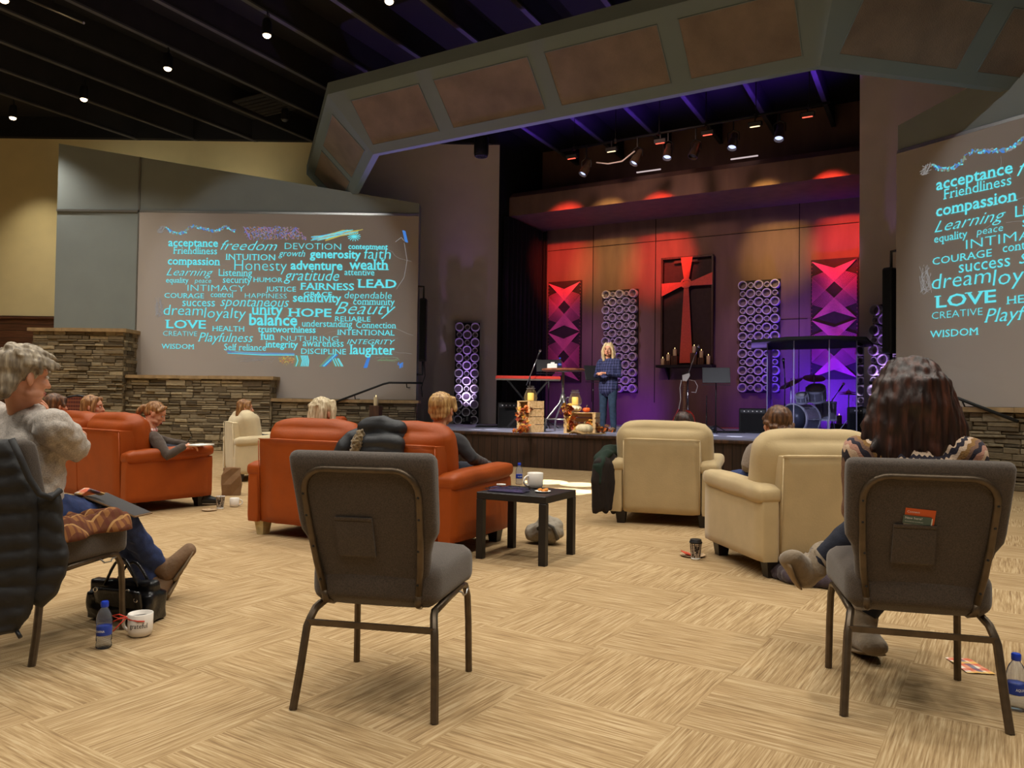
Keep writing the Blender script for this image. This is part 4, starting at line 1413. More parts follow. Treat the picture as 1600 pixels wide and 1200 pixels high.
m = MB(); m.rbox((0, 0, 0.01), (0.05, 0.03, 0.02), 0.008, n=3); tag(m.build('candy_wrapper', M['napk'], None, smooth=True, loc=gnd(370, 790)), 'tiny red wrapper on the carpet near the middle loveseat', 'wrapper')
q = gnd(348, 778)
t = thing('paper_bag', 'brown paper bag standing on the carpet between the two orange loveseats', 'bag', (q.x, q.y+0.25, 0), R(15))
m = MB(); m.grid(lambda s, u: V(((0.11 if int(s*4) in (0, 3) else -0.11)*1.0, 0, 0)), 1, 1) if False else None
ring = lambda z, w, d, k: [V((-w+k*0.01, -d, z)), V((0, -d-k*0.012, z+0.006*k)), V((w, -d+k*0.008, z)), V((w+k*0.012, 0, z)), V((w, d, z)), V((0, d+0.01*k, z+0.008*k)), V((-w, d, z)), V((-w-k*0.01, 0, z))]
m.loft([ring(0, 0.095, 0.06, 0), ring(0.12, 0.10, 0.062, 1), ring(0.22, 0.092, 0.055, -1), ring(0.29, 0.08, 0.03, 1), ring(0.30, 0.078, 0.026, 1)], cap=True)
m.build('bag_body', M['cardbrown'], t)

# checked napkin on the carpet at right
M['napkin'] = plaid_mat('autumn_check', (236, 222, 204), [(0, 0.06, 0, 0.45, (226, 120, 60)), (1, 0.06, 0, 0.45, (214, 92, 60)), (0, 0.12, 0.3, 0.2, (60, 70, 110)), (1, 0.12, 0.3, 0.2, (238, 190, 90))], 1.0)
a, b, c, d = gnd(1477, 1029), gnd(1515, 1031), gnd(1556, 1055), gnd(1512, 1053)
m = MB()
m.grid(lambda s, u: (a*(1-s)+b*s)*(1-u)+(d*(1-s)+c*s)*u+V((0, 0, 0.004+0.006*abs(noise.noise(V((s*4, u*4, 0)))))), 10, 10)
o = m.build('napkin', M['napkin'], smooth=True)
tag(o, 'checked orange and white paper napkin on the carpet at right', 'napkin')

# leaflets in the right chair's pocket
M['or_card'] = mat('orange_card', (214, 92, 36), 0.6, 0.05, 10)
M['gr_card'] = mat('grey_green_card', (78, 98, 92), 0.6, 0.05, 10)


def leaflet(name, label, mt, x, z, w, h, dy, tilt, txt, tsz, white_edge=False):
    t = thing(name, label, 'leaflet', CR.location, CR.rotation_euler[2], 'leaflets in the chair pocket')
    yb = back_y(z)-0.0245-dy
    rot = Euler((R(16.7), R(tilt), 0))
    m = MB(); m.box((x, yb, z), (w, 0.0015, h), rot)
    m.build('card', mt, t)
    if white_edge:
        m = MB(); m.box(V((x, yb, z))+rot.to_matrix()@V((0.004, 0.0018, -0.03)), (w, 0.001, h+0.05), rot); m.build('back_sheet', M['paper'], t)
    for (s, oz, sz) in txt:
        m = MB()
        Mx = rot.to_matrix().to_4x4() @ Matrix(((1, 0, 0, 0), (0, 0, 1, 0), (0, 1, 0, 0), (0, 0, 0, 1)))
        Mx = Matrix.Translation(V((x, yb, z))) @ rot.to_matrix().to_4x4() @ Matrix(((1, 0, 0, -w/2+0.006), (0, 0, -1, -0.0012), (0, 1, 0, oz), (0, 0, 0, 1)))
        m.text(s, Mx, size=sz)
        m.build('card_lettering', M['white_ink'], t, recalc=False)


leaflet('leaflet', 'orange card tucked at the back of the right chair pocket', M['or_card'], -0.024, 0.682, 0.092, 0.085, 0.0, 4, [('Connect', 0.027, 0.011)], 0)
leaflet('leaflet', 'grey-green card in front of the orange one in the chair pocket', M['gr_card'], -0.031, 0.684, 0.086, 0.030, 0.0035, 4, [('New here?', 0.003, 0.012), ('we would love to meet you', -0.007, 0.005)], 0, True)

# black handbag under the left chair
M['purse'] = mat('black_leather', (16, 15, 17), 0.28, 0.2, 20, 0.2, 80)
q = V((-1.83, 3.70, 0))
t = thing('handbag', 'shiny black leather handbag on the carpet by the left chair leg', 'bag', q, R(-12))
m = MB()
m.box((0, 0, 0.07), (0.35, 0.13, 0.13))
m.box((-0.01, 0, 0.15), (0.34, 0.07, 0.08))
m.chain([(-0.13, 0, 0.05), (0.13, 0, 0.05)], [(0.05, 0.085)]*2, side=(0, 0, 1))
blob('bag_body', m, M['purse'], t, 0.009, 16, lambda c: 0.010*noise.noise(c*16))
m = MB(); m.rbox((0.02, -0.085, 0.12), (0.27, 0.02, 0.09), 0.009, n=5, rot=Euler((R(12), 0, R(-6)))); m.build('flap', M['purse'], t, smooth=True)
for yy in (-0.04, 0.04):
    m = MB(); m.tube([V((-0.09+0.18*k/10, yy, 0.165+0.13*math.sin(math.pi*k/10)*(1 if yy < 0 else 0.75))) for k in range(11)], 0.007, 8); m.build('strap', M['purse'], t, smooth=True)
m = MB()
for (x, z) in ((-0.085, 0.16), (0.085, 0.16), (0.13, 0.125)): m.lathe([(0.008, 0), (0.013, 0.002), (0.013, 0.006), (0.008, 0.008)], (x, -0.1, z), 14, Matrix.Rotation(R(90), 3, 'X'), closed=True)
m.build('buckle', M['chrome'], t, smooth=True)

# ------------------------------------------------------------------ people
M['skin'] = mat('skin', (214, 150, 118), 0.55, 0.06, 18, 0.05, 90)
M['lips'] = mat('lips', (176, 92, 84), 0.5, 0.05, 20)
M['eye_white'] = mat('eye_white', (232, 228, 222), 0.3, 0.02, 10)
M['iris'] = mat('iris', (58, 48, 40), 0.3, 0.1, 10)
M['h_grey'] = stripmat('grey_hair', ramp3((98, 86, 72), (142, 128, 108), (190, 176, 152)), (60, 60, 9), 0.55, 0.4)
M['h_blond'] = stripmat('blond_hair', ramp3((128, 88, 46), (180, 138, 82), (216, 182, 124)), (70, 70, 9), 0.5, 0.4)
M['h_silver'] = stripmat('silver_blond_hair', ramp3((140, 116, 82), (196, 176, 138), (226, 212, 180)), (70, 70, 8), 0.5, 0.4)
M['h_brown'] = stripmat('brown_hair', ramp3((52, 30, 18), (92, 58, 34), (130, 88, 54)), (60, 60, 9), 0.5, 0.4)
M['h_honey'] = stripmat('honey_hair', ramp3((92, 56, 26), (142, 94, 48), (186, 140, 86)), (60, 60, 9), 0.5, 0.4)
M['h_dark'] = stripmat('dark_auburn_hair', ramp3((24, 12, 10), (50, 27, 20), (86, 48, 34)), (44, 44, 7), 0.45, 0.5)
M['h_pale'] = stripmat('pale_blond_hair', ramp3((170, 136, 88), (216, 190, 140), (242, 224, 184)), (70, 70, 9), 0.5, 0.4)
M['denim'] = mat('blue_denim', (42, 58, 104), 0.85, 0.22, 26, 0.25, 160)
M['denim2'] = mat('teal_denim', (34, 54, 76), 0.85, 0.25, 22, 0.25, 160)
M['navy'] = mat('navy_knit', (24, 28, 44), 0.85, 0.15, 30, 0.2, 120)
M['grey_knit'] = weave_mat('grey_marl_knit', (190, 180, 170), 160, 0.25)
M['brown_knit'] = weave_mat('brown_knit', (74, 60, 50), 160, 0.25)
M['taupe_knit'] = weave_mat('taupe_knit', (128, 112, 98), 160, 0.25)
M['black_knit'] = weave_mat('black_knit', (34, 32, 36), 160, 0.25)
M['rust_knit'] = weave_mat('rust_knit', (150, 84, 60), 160, 0.25)
M['suede'] = mat('tan_suede_boot', (116, 88, 62), 0.85, 0.15, 14, 0.3, 60)
M['sole'] = mat('boot_sole', (132, 112, 86), 0.8, 0.15, 14)
M['sheep'] = mat('taupe_sheepskin', (132, 116, 96), 0.95, 0.15, 20, 0.4, 60, sheen=0.3)


def hand(mb, wrist, d, up, curl=0.5, s=1.0, side=1):
    """palm, four unequal bent fingers and a thumb from the side of the palm"""
    d = V(d).normalized()
    up = (V(up)-d*V(up).dot(d)).normalized()
    x = d.cross(up)*side
    w = V(wrist)
    mb.chain([w-d*0.02, w+d*0.03*s, w+d*0.085*s], [(0.026*s, 0.018*s), (0.036*s, 0.016*s), (0.038*s, 0.014*s)], side=x, n=12)
    for k, (ofs, ln) in enumerate(((-0.028, 0.068), (-0.009, 0.078), (0.010, 0.073), (0.028, 0.058))):
        p0 = w+d*0.085*s+x*ofs*s
        a = curl
        q = [p0]
        ang = 0.0
        for f in (0.45, 0.32, 0.23):
            ang += a*(0.8+0.06*k)
            q.append(q[-1]+(d*math.cos(ang)-up*math.sin(ang))*ln*f*s)
        mb.chain(q, [0.0092*s, 0.0088*s, 0.008*s, 0.0066*s], n=8)
    t0 = w+d*0.03*s-x*0.026*s
    t1 = t0+(d*0.55-x*0.75-up*0.25).normalized()*0.035*s
    t2 = t1+(d*0.85-x*0.25-up*0.4).normalized()*0.03*s
    t3 = t2+(d*0.9-up*0.45).normalized()*0.022*s
    mb.chain([t0, t1, t2, t3], [0.0125*s, 0.0115*s, 0.0098*s, 0.008*s], n=8)


class Head:
    def __init__(self, c, yaw=0, pitch=0, roll=0, s=1.0):
        self.R = (Matrix.Rotation(R(yaw), 3, 'Z') @ Matrix.Rotation(R(pitch), 3, 'X') @ Matrix.Rotation(R(roll), 3, 'Y'))
        self.c, self.s = V(c), s

    def P(self, p): return self.c+self.R@(V(p)*self.s)

    def e(self, mb, c, r, rot=None):
        mb.ell(self.P(c), [k*self.s for k in r], self.R@(rot.to_matrix() if rot else Matrix.Identity(3)))

    def ch(self, mb, pts, rad, n=12, side=(1, 0, 0)):
        rad = [(k*self.s, k*self.s) if not isinstance(k, tuple) else (k[0]*self.s, k[1]*self.s) for k in rad]
        mb.chain([self.P(p) for p in pts], rad, side=self.R@V(side), n=n)

    def skull(self, mb):
        self.e(mb, (0, -0.014, 0.028), (0.074, 0.092, 0.086))
        self.e(mb, (0, 0.028, -0.03), (0.060, 0.060, 0.084))
        self.e(mb, (0, 0.030, 0.028), (0.064, 0.060, 0.056))
        self.e(mb, (0, 0.056, -0.09), (0.030, 0.028, 0.025))
        for s in (-1, 1):
            self.e(mb, (s*0.036, 0.058, -0.03), (0.024, 0.022, 0.022))
            self.e(mb, (s*0.042, 0.03, -0.072), (0.022, 0.04, 0.02))
            self.e(mb, (s*0.076, -0.006, -0.014), (0.008, 0.019, 0.032), Euler((0, 0, s*0.35)))
            self.ch(mb, [(s*0.012, 0.083, 0.02), (s*0.045, 0.07, 0.02)], [0.010, 0.009], 8)
            self.e(mb, (s*0.011, 0.092, -0.036), (0.009, 0.010, 0.008))
        self.ch(mb, [(0, 0.084, 0.012), (0, 0.099, -0.018), (0, 0.107, -0.034)], [0.0085, 0.0105, 0.0125], 10)
        self.ch(mb, [(-0.018, 0.080, -0.064), (0, 0.089, -0.062), (0.018, 0.080, -0.064)], [0.007, 0.010, 0.007], 8)
        self.ch(mb, [(-0.015, 0.078, -0.073), (0, 0.086, -0.074), (0.015, 0.078, -0.073)], [0.007, 0.010, 0.007], 8)

    def details(self, par, brow, body_voxel):
        for s in (-1, 1):
            m = MB(); m.ell(self.P((s*0.031, 0.0795, 0.002)), [0.0125*self.s, 0.009*self.s, 0.008*self.s], self.R)
            m.mi = 1; m.ell(self.P((s*0.031, 0.086, 0.002)), [0.006*self.s, 0.004*self.s, 0.006*self.s], self.R)
            m.build('eye', [M['eye_white'], M['iris']], par, smooth=True)
            m = MB(); self.ch(m, [(s*0.014, 0.091, 0.022), (s*0.032, 0.090, 0.029), (s*0.05, 0.078, 0.024)], [0.0035, 0.004, 0.002], 6); m.build('eyebrow', brow, par, smooth=True)
        m = MB(); self.ch(m, [(-0.02, 0.081, -0.066), (0, 0.0955, -0.064), (0.02, 0.081, -0.066)], [0.003, 0.006, 0.003], 6); self.ch(m, [(-0.017, 0.08, -0.072), (0, 0.093, -0.074), (0.017, 0.08, -0.072)], [0.003, 0.0065, 0.003], 6)
        m.build('lips', M['lips'], par, smooth=True)


def person(label, loc, yaw, top, legs, head, hair, hairmat, shoe, J=None, voxel=0.008, name='person', stature=1.0, face=False, neck_r=0.05, hairvox=None, hands=True, curl=0.6, hairdisp=0.006, topdisp=0.006, legdisp=0.005, chest_w=0.175, arm_k=1.0, top_low=0.02):
    """J: joint overrides; tuples are local (x right, y front, z up), Vectors are world points"""
    t = thing(name, label, 'person', loc, R(yaw))
    inv = (Matrix.Translation(V(loc)) @ Matrix.Rotation(R(yaw), 4, 'Z')).inverted()
    D = dict(pelvis=(0, 0, 0.53), waist=(0, -0.03, 0.68), chest=(0, -0.03, 0.84), collar=(0, -0.03, 0.965), head=(0, 0.01, 1.165),
             sh_l=(-0.172, -0.03, 0.935), sh_r=(0.172, -0.03, 0.935), el_l=(-0.22, 0.06, 0.70), el_r=(0.22, 0.06, 0.70), wr_l=(-0.10, 0.27, 0.63), wr_r=(0.10, 0.27, 0.63),
             hip_l=(-0.09, 0.02, 0.52), hip_r=(0.09, 0.02, 0.52), kn_l=(-0.10, 0.44, 0.53), kn_r=(0.10, 0.44, 0.53), an_l=(-0.10, 0.46, 0.11), an_r=(0.10, 0.46, 0.11),
             he_l=None, he_r=None, to_l=None, to_r=None)
    D.update(J or {})
    for k, v in list(D.items()):
        if v is None: continue
        D[k] = inv@v if isinstance(v, Vector) else V(v)
    for s in 'lr':
        a, kn = D['an_'+s], D['kn_'+s]
        if D['he_'+s] is None: D['he_'+s] = a+V((0, -0.035, -0.065))
        if D['to_'+s] is None: D['to_'+s] = a+V((0, 0.15, -0.08))
    hd = Head(D['head'], *head)
    # the body itself
    b = MB()
    hd.skull(b)
    b.chain([D['collar']-V((0, 0, 0.02)), (D['collar']+hd.P((0, -0.03, -0.06)))/2, hd.P((0, -0.025, -0.04))], [neck_r*1.15, neck_r, neck_r*1.0], n=14)
    b.chain([D['pelvis'], D['waist'], D['chest'], D['collar']-V((0, 0, 0.03))], [(0.145, 0.10), (0.12, 0.085), (chest_w-0.03, 0.09), (0.10, 0.06)], n=18)
    for s in 'lr':
        b.chain([D['sh_'+s], D['el_'+s], D['wr_'+s]], [0.042, 0.034, 0.024], n=12)
        b.chain([D['collar']-V((0, 0, 0.03)), D['sh_'+s]], [0.05, 0.042], n=12)
        b.chain([D['hip_'+s], D['kn_'+s], D['an_'+s]], [0.078, 0.050, 0.036], n=14)
        b.chain([D['he_'+s], D['to_'+s]], [0.028, 0.024], n=10)
        if hands:
            dv = D.get('hd_'+s)
            if dv is None: dv = (D['wr_'+s]-D['el_'+s]).normalized()*0.8+V((0, 0.2, -0.2))
            up = D.get('hu_'+s)
            hand(b, D['wr_'+s], dv, up if up is not None else V((0, 0.3, 1)), curl, 0.95, 1 if s == 'r' else -1)
    blob('body', b, M['skin'], t, min(voxel, 0.007), 3)
    if face: hd.details(t, hairmat, voxel)
    # clothing
    c = MB()
    c.chain([D['pelvis']-V((0, 0, top_low)), D['waist'], D['chest'], D['collar']-V((0, 0, 0.025))], [(0.178+0.1*(top_low-0.02), 0.135+0.2*(top_low-0.02)), (0.158+0.1*(top_low-0.02), 0.118+0.1*(top_low-0.02)), (chest_w+0.003, 0.118), (0.115, 0.078)], n=20)
    for s in 'lr':
        c.chain([D['collar']-V((0, 0, 0.03)), D['sh_'+s]], [0.068, 0.062], n=14)
        ew = D['el_'+s]*0.08+D['wr_'+s]*0.92
        c.chain([D['sh_'+s], (D['sh_'+s]*0.5+D['el_'+s]*0.5), D['el_'+s], ew], [0.064*arm_k, 0.056*arm_k, 0.049*arm_k, 0.037*arm_k], n=14)
    seed = len(label)
    blob('top', c, top, t, voxel, 5, lambda q: topdisp*(noise.noise(q*13+V((seed, 0, 0)))+0.6*noise.noise(q*27)))
    c = MB()
    c.ell(D['pelvis']+V((0, 0, -0.01)), (0.172, 0.135, 0.11))
    for s in 'lr':
        c.chain([D['hip_'+s], D['hip_'+s]*0.5+D['kn_'+s]*0.5, D['kn_'+s], D['kn_'+s]*0.5+D['an_'+s]*0.5, D['an_'+s]], [0.095, 0.082, 0.066, 0.06, 0.052], n=16)
    blob('trousers', c, legs, t, max(voxel, 0.009), 4, lambda q: legdisp*(noise.noise(q*16)+0.6*noise.noise(q*30)))
    if shoe:
        for s in 'lr':
            c = MB()
            a, he, to = D['an_'+s], D['he_'+s], D['to_'+s]
            c.chain([a*1.0, he*0.4+a*0.6], [shoe[1]+0.004, shoe[1]], n=12)
            c.chain([he*0.8+a*0.2, he*0.45+to*0.35+a*0.2, to], [(shoe[1], shoe[1]), (shoe[1]*1.02, shoe[1]*0.95), (shoe[1]*0.95, shoe[1]*0.62)], n=14)
            so = blob('shoe', c, shoe[0], t, 0.008, 4)
            axs = (to-he).normalized()
            dn = (he+to)*0.5-a
            dn = dn-axs*dn.dot(axs)
            dn = dn.normalized() if dn.length > 1e-3 else V((0, 0, -1))
            c = MB(); c.chain([he+dn*shoe[1]*0.62, (he+to)/2+dn*shoe[1]*0.62, to+dn*shoe[1]*0.42], [(shoe[1]*0.9, 0.011), (shoe[1]*0.95, 0.010), (shoe[1]*0.8, 0.009)], side=axs.cross(dn), n=14)
            c.build('sole', M['sole'], so, smooth=True)
    h = MB()
    hair(h, hd)
    blob('hair', h, hairmat, t, hairvox or voxel, 3, lambda q: hairdisp*noise.noise(V((q.x*55, q.y*55, q.z*9)))+0.5*hairdisp*noise.noise(q*18))
    return t, hd, D


def hair_short(h, k):
    k.e(h, (0, -0.026, 0.042), (0.086, 0.100, 0.088))
    k.e(h, (0, -0.066, -0.018), (0.070, 0.050, 0.066))
    k.e(h, (0, -0.076, -0.062), (0.056, 0.034, 0.045))
    k.ch(h, [(-0.05, 0.045, 0.085), (0.01, 0.07, 0.082), (0.06, 0.06, 0.06)], [0.03, 0.034, 0.022])
    for s in (-1, 1): k.ch(h, [(s*0.07, 0.02, 0.07), (s*0.08, 0.026, 0.02)], [0.026, 0.014])


def hair_grey(h, k):
    hair_short(h, k)
    rg = random.Random(21)
    for i in range(46):
        a = rg.uniform(-1.5, 1.5); y = rg.uniform(-0.09, 0.05)
        x = 0.085*math.sin(a); z = 0.045+0.088*math.cos(a)*math.sqrt(max(0.05, 1-((y+0.02)/0.11)**2))
        k.ch(h, [(x, y, z), (x*1.08, y+0.03, z-0.004), (x*1.12, y+0.06, z-0.02)], [0.012, 0.012, 0.005], 7)


def hair_bob(h, k, L=0.16, w=0.088, full=1.0):
    k.e(h, (0, -0.022, 0.042), (0.086*full, 0.098, 0.086))
    k.ch(h, [(0, -0.055, 0.03), (0, -0.066, -L*0.55), (0, -0.06, -L)], [(w, 0.06), (w*1.05, 0.055), (w*0.92, 0.04)], 18)
    for s in (-1, 1):
        k.ch(h, [(s*0.05, 0.05, 0.085), (s*0.082, 0.035, 0.02), (s*0.088, 0.02, -0.06), (s*0.08, 0.0, -L)], [0.026, 0.022, 0.026, 0.02])


def hair_crop(h, k):
    k.e(h, (0, -0.024, 0.044), (0.090, 0.102, 0.088))
    k.e(h, (0, -0.05, -0.005), (0.085, 0.062, 0.065))
    k.e(h, (0, -0.074, -0.045), (0.064, 0.030, 0.035))
    for s in (-1, 1): k.ch(h, [(s*0.06, 0.05, 0.075), (s*0.085, 0.03, 0.0)], [0.026, 0.02])


def hair_pony(h, k):
    k.e(h, (0, -0.02, 0.04), (0.081, 0.096, 0.083))
    k.e(h, (0, -0.06, -0.01), (0.066, 0.048, 0.055))
    k.ch(h, [(0, -0.10, 0.03), (0, -0.135, 0.015), (0, -0.15, -0.05), (0, -0.14, -0.10)], [0.02, 0.03, 0.032, 0.012])
    for s in (-1, 1): k.ch(h, [(s*0.045, 0.055, 0.085), (s*0.076, 0.03, 0.04)], [0.024, 0.018])


def hair_halfup(h, k):
    hair_bob(h, k, 0.22, 0.092, 1.02)
    k.ch(h, [(-0.05, -0.10, 0.06), (0, -0.122, 0.045), (0.05, -0.10, 0.06)], [0.016, 0.02, 0.016])
    k.ch(h, [(0, -0.12, 0.04), (0.005, -0.125, -0.05), (0.0, -0.115, -0.16)], [0.02, 0.03, 0.016])


def hair_braid(h, k):
    k.e(h, (0, -0.024, 0.042), (0.088, 0.102, 0.088))
    k.e(h, (0, -0.06, -0.02), (0.08, 0.052, 0.066))
    n = 14
    for i in range(n):        # braid wound around the head
        a = -2.4+4.2*i/(n-1)
        x, y = 0.088*math.sin(a), -0.026-0.098*math.cos(a)
        z = 0.05-0.075*math.cos(a*0.6)
        k.e(h, (x, y, z+(0.006 if i % 2 else -0.006)), (0.02, 0.017, 0.015), Euler((0.5 if i % 2 else -0.5, 0, a)))
    k.ch(h, [(-0.03, -0.11, -0.055), (0.03, -0.108, -0.06)], [0.02, 0.02])


def hair_long(h, k):
    rg = random.Random(4)
    k.e(h, (0, -0.012, 0.05), (0.104, 0.112, 0.094))
    k.ch(h, [(0, -0.03, 0.06), (0, -0.06, -0.06), (0, -0.07, -0.18), (0, -0.075, -0.24)], [(0.10, 0.085), (0.134, 0.07), (0.142, 0.05), (0.10, 0.035)], 24)
    for i in range(90):
        a = rg.uniform(-1.95, 1.95)
        r0 = 0.10
        x, y = math.sin(a), -math.cos(a)
        L = -0.155-0.07*math.cos(a*0.8)-rg.uniform(0, 0.05)
        w = 0.145+rg.uniform(-0.02, 0.015)
        p = [(x*0.06, -0.012+y*0.06, 0.125), (x*0.105, -0.02+y*0.105, 0.045)]
        for q in (0.3, 0.55, 0.8, 1.0):
            ph = rg.uniform(-0.012, 0.012)
            p.append((x*(0.105+(w-0.105)*min(1, q*1.5))+ph, -0.03+y*(0.105-0.035*q)+ph*0.5, 0.045+(L-0.045)*q))
        k.ch(h, p, [0.012, 0.018, 0.018, 0.017, 0.015, 0.006], 7)


# grey-haired woman on the left chair
Zc = CLL
GW = Zc+V((0.0, -0.02, 0))
PB = V((1, 1, 1))
sheet = {}
person('woman with short grey hair, pale grey sweater and jeans, seated with crossed legs at left', (GW.x-0.05, GW.y, 0), -18, M['grey_knit'], M['denim'], (-14, -4, 0, 1.0), hair_grey, M['h_grey'], (M['suede'], 0.047),
       dict(pelvis=(0, -0.02, 0.55), waist=(0.02, 0.0, 0.70), chest=(0.0, -0.01, 0.86), collar=(-0.02, 0.0, 0.985), head=at(36, 588, 3.25), sh_l=(-0.185, 0.0, 0.955), sh_r=at(84, 668, 3.2),
            el_r=at(117, 700, 3.36), wr_r=at(76, 662, 3.55), hd_r=(-0.3, -0.1, 1.0), hu_r=(0.3, 0.8, 0), el_l=(-0.2, 0.12, 0.72), wr_l=(-0.04, 0.22, 0.84), hd_l=(0.6, 0.1, 0.6),
            hip_l=(-0.09, 0.03, 0.55), hip_r=(0.09, 0.03, 0.55), kn_r=at(186, 808, 3.82), kn_l=at(172, 806, 3.95), an_r=at(244, 880, 4.06), an_l=at(232, 908, 4.04),
            he_r=at(266, 900, 4.08), to_r=at(297, 858, 4.12), he_l=at(254, 928, 4.05), to_l=at(276, 890, 4.13)),
       voxel=0.007, face=True, hairvox=0.006, hairdisp=0.008, topdisp=0.012, legdisp=0.010, chest_w=0.205, arm_k=1.3)

# dark-haired woman on the right chair
t = NT('patterned_yoke')
co = t.coord(loc=(0, 0.04, -1.01))
ln = t.n('ShaderNodeVectorMath', _operation='LENGTH')
t.l(co, ln.inputs[0])
sp = t.n('ShaderNodeSeparateXYZ'); t.l(co, sp.inputs[0])
an = t.n('ShaderNodeMath', _operation='ARCTAN2'); t.l(sp.outputs[0], an.inputs[0]); t.l(sp.outputs[1], an.inputs[1])
mu = t.n('ShaderNodeMath', _operation='MULTIPLY'); t.l(an.outputs[0], mu.inputs[0]); mu.inputs[1].default_value = 46
si = t.n('ShaderNodeMath', _operation='SINE'); t.l(mu.outputs[0], si.inputs[0])
ma = t.n('ShaderNodeMath', _operation='MULTIPLY_ADD'); t.l(si.outputs[0], ma.inputs[0]); ma.inputs[1].default_value = 0.0032; t.l(ln.outputs[1], ma.inputs[2])
sc = t.n('ShaderNodeMath', _operation='MULTIPLY'); t.l(ma.outputs[0], sc.inputs[0]); sc.inputs[1].default_value = 3.2
dk, lt, br, pk, gd = srgb((44, 40, 52)), srgb((214, 186, 160)), srgb((128, 96, 78)), srgb((190, 142, 124)), srgb((150, 112, 66))
st = []
seq = [pk, dk, br, dk, lt, gd, dk, lt, dk, br, lt, dk, lt, gd, br, dk, pk, lt, dk, br, br]
for i, c in enumerate(seq): st.append((0.10+i*0.0415, c))
t.l(t.ramp(sc.outputs[0], st, 'CONSTANT'), t.b.inputs['Base Color'])
t.b.inputs['Roughness'].default_value = 0.95
n2 = t.n('ShaderNodeTexNoise', Scale=170.0); t.l(t.coord(), n2.inputs['Vector']); t.bump(n2.outputs[0], 0.5, 0.005)
M['yoke'] = t.m
RC = CR.location
person('woman with long dark auburn hair in a patterned sweater, seen from behind at right', (RC.x, RC.y-0.01, 0), -14, M['yoke'], M['navy'], (8, -6, 0, 1.04), hair_long, M['h_dark'], (M['sheep'], 0.062),
       dict(pelvis=(0, -0.06, 0.55), waist=(0, -0.07, 0.68), chest=(0, -0.08, 0.83), collar=(0, -0.08, 0.955), head=(0.0, -0.02, 1.095), sh_l=(-0.18, -0.08, 0.895), sh_r=(0.18, -0.08, 0.895),
            el_l=(-0.17, 0.05, 0.66), el_r=(0.17, 0.05, 0.66), wr_l=(-0.08, 0.25, 0.60), wr_r=(0.09, 0.25, 0.60),
            kn_l=at(1366, 803, 3.42), an_l=at(1272, 884, 3.52), he_l=at(1254, 902, 3.54), to_l=at(1236, 872, 3.46), kn_r=at(1440, 800, 3.3), an_r=at(1347, 968, 3.36), he_r=at(1343, 1000, 3.37), to_r=at(1366, 1011, 3.20)),
       voxel=0.008, hairvox=0.007, hairdisp=0.009, chest_w=0.185)
# shafts of the sheepskin boots
pw = [o for o in COL.objects if o.type == 'EMPTY' and o.get('label', '').startswith('woman with long dark auburn')][0]
pinv = (Matrix.Translation(pw.location) @ Matrix.Rotation(pw.rotation_euler[2], 4, 'Z')).inverted()
shoes = [c for c in pw.children if c.name.startswith('shoe')]
for sh, (A, B) in zip(sorted(shoes, key=lambda q: q.name), ((at(1258, 893, 3.53), at(1290, 870, 3.50)), (at(1345, 985, 3.37), at(1349, 940, 3.36)))):
    m = MB(); m.tube([pinv@A, pinv@((A+B)/2), pinv@B, pinv@(B+(A-B)*0.06)], [0.058, 0.066, 0.074, 0.066], 16); m.build('boot_shaft', M['sheep'], sh, smooth=True)

# speaker on the stage
M['plaid_blue'] = plaid_mat('navy_plaid', (34, 42, 84), [(0, 0.05, 0, 0.3, (24, 28, 60)), (2, 0.05, 0, 0.3, (24, 28, 60)), (0, 0.05, 0.5, 0.06, (110, 110, 150)), (2, 0.05, 0.5, 0.06, (110, 110, 150))], 1.0)


def hair_wavy(h, k):
    hair_bob(h, k, 0.19, 0.098, 1.06)
    rg = random.Random(9)
    for i in range(36):
        a = rg.uniform(-2.1, 2.1)
        x, y = math.sin(a), -math.cos(a)
        L = -0.2-rg.uniform(-0.02, 0.03)
        p = [(x*0.05, -0.02+y*0.05, 0.125), (x*0.09, -0.02+y*0.098, 0.05)]
        for q in (0.35, 0.7, 1.0):
            ph = rg.uniform(-0.014, 0.014)
            p.append((x*0.104+ph, -0.02+y*0.088+ph, 0.05+(L-0.05)*q))
        k.ch(h, p, [0.012, 0.016, 0.017, 0.016, 0.007], 7)


sp_loc = gnd(950, 675, STZ)
person('woman speaking on the stage with wavy blond hair, navy plaid shirt and jeans, hands together', (sp_loc.x, sp_loc.y, STZ), 140, M['plaid_blue'], M['denim2'], (22, 0, 0, 0.98), hair_wavy, M['h_pale'], (M['suede'], 0.042),
       dict(pelvis=(0, 0, 0.86), waist=(0, -0.005, 1.0), chest=(0, -0.005, 1.14), collar=(0, -0.015, 1.275), head=(0, 0.02, 1.455), sh_l=(-0.175, -0.01, 1.24), sh_r=(0.175, -0.01, 1.24),
            el_l=(-0.23, 0.02, 0.99), el_r=(0.24, 0.02, 0.99), wr_l=(-0.08, 0.22, 1.03), wr_r=(0.07, 0.24, 1.02), hd_l=(0.6, 0.7, 0.1), hd_r=(-0.75, 0.55, 0.15),
            hip_l=(-0.085, 0, 0.84), hip_r=(0.085, 0, 0.84), kn_l=(-0.10, 0.02, 0.46), kn_r=(0.10, 0.01, 0.46), an_l=(-0.11, -0.01, 0.09), an_r=(0.115, -0.01, 0.09),
            he_l=(-0.11, -0.03, 0.042), he_r=(0.115, -0.03, 0.042), to_l=(-0.14, 0.17, 0.035), to_r=(0.15, 0.17, 0.035)),
       voxel=0.007, face=True, hairvox=0.006, curl=0.55, topdisp=0.008, top_low=0.10)

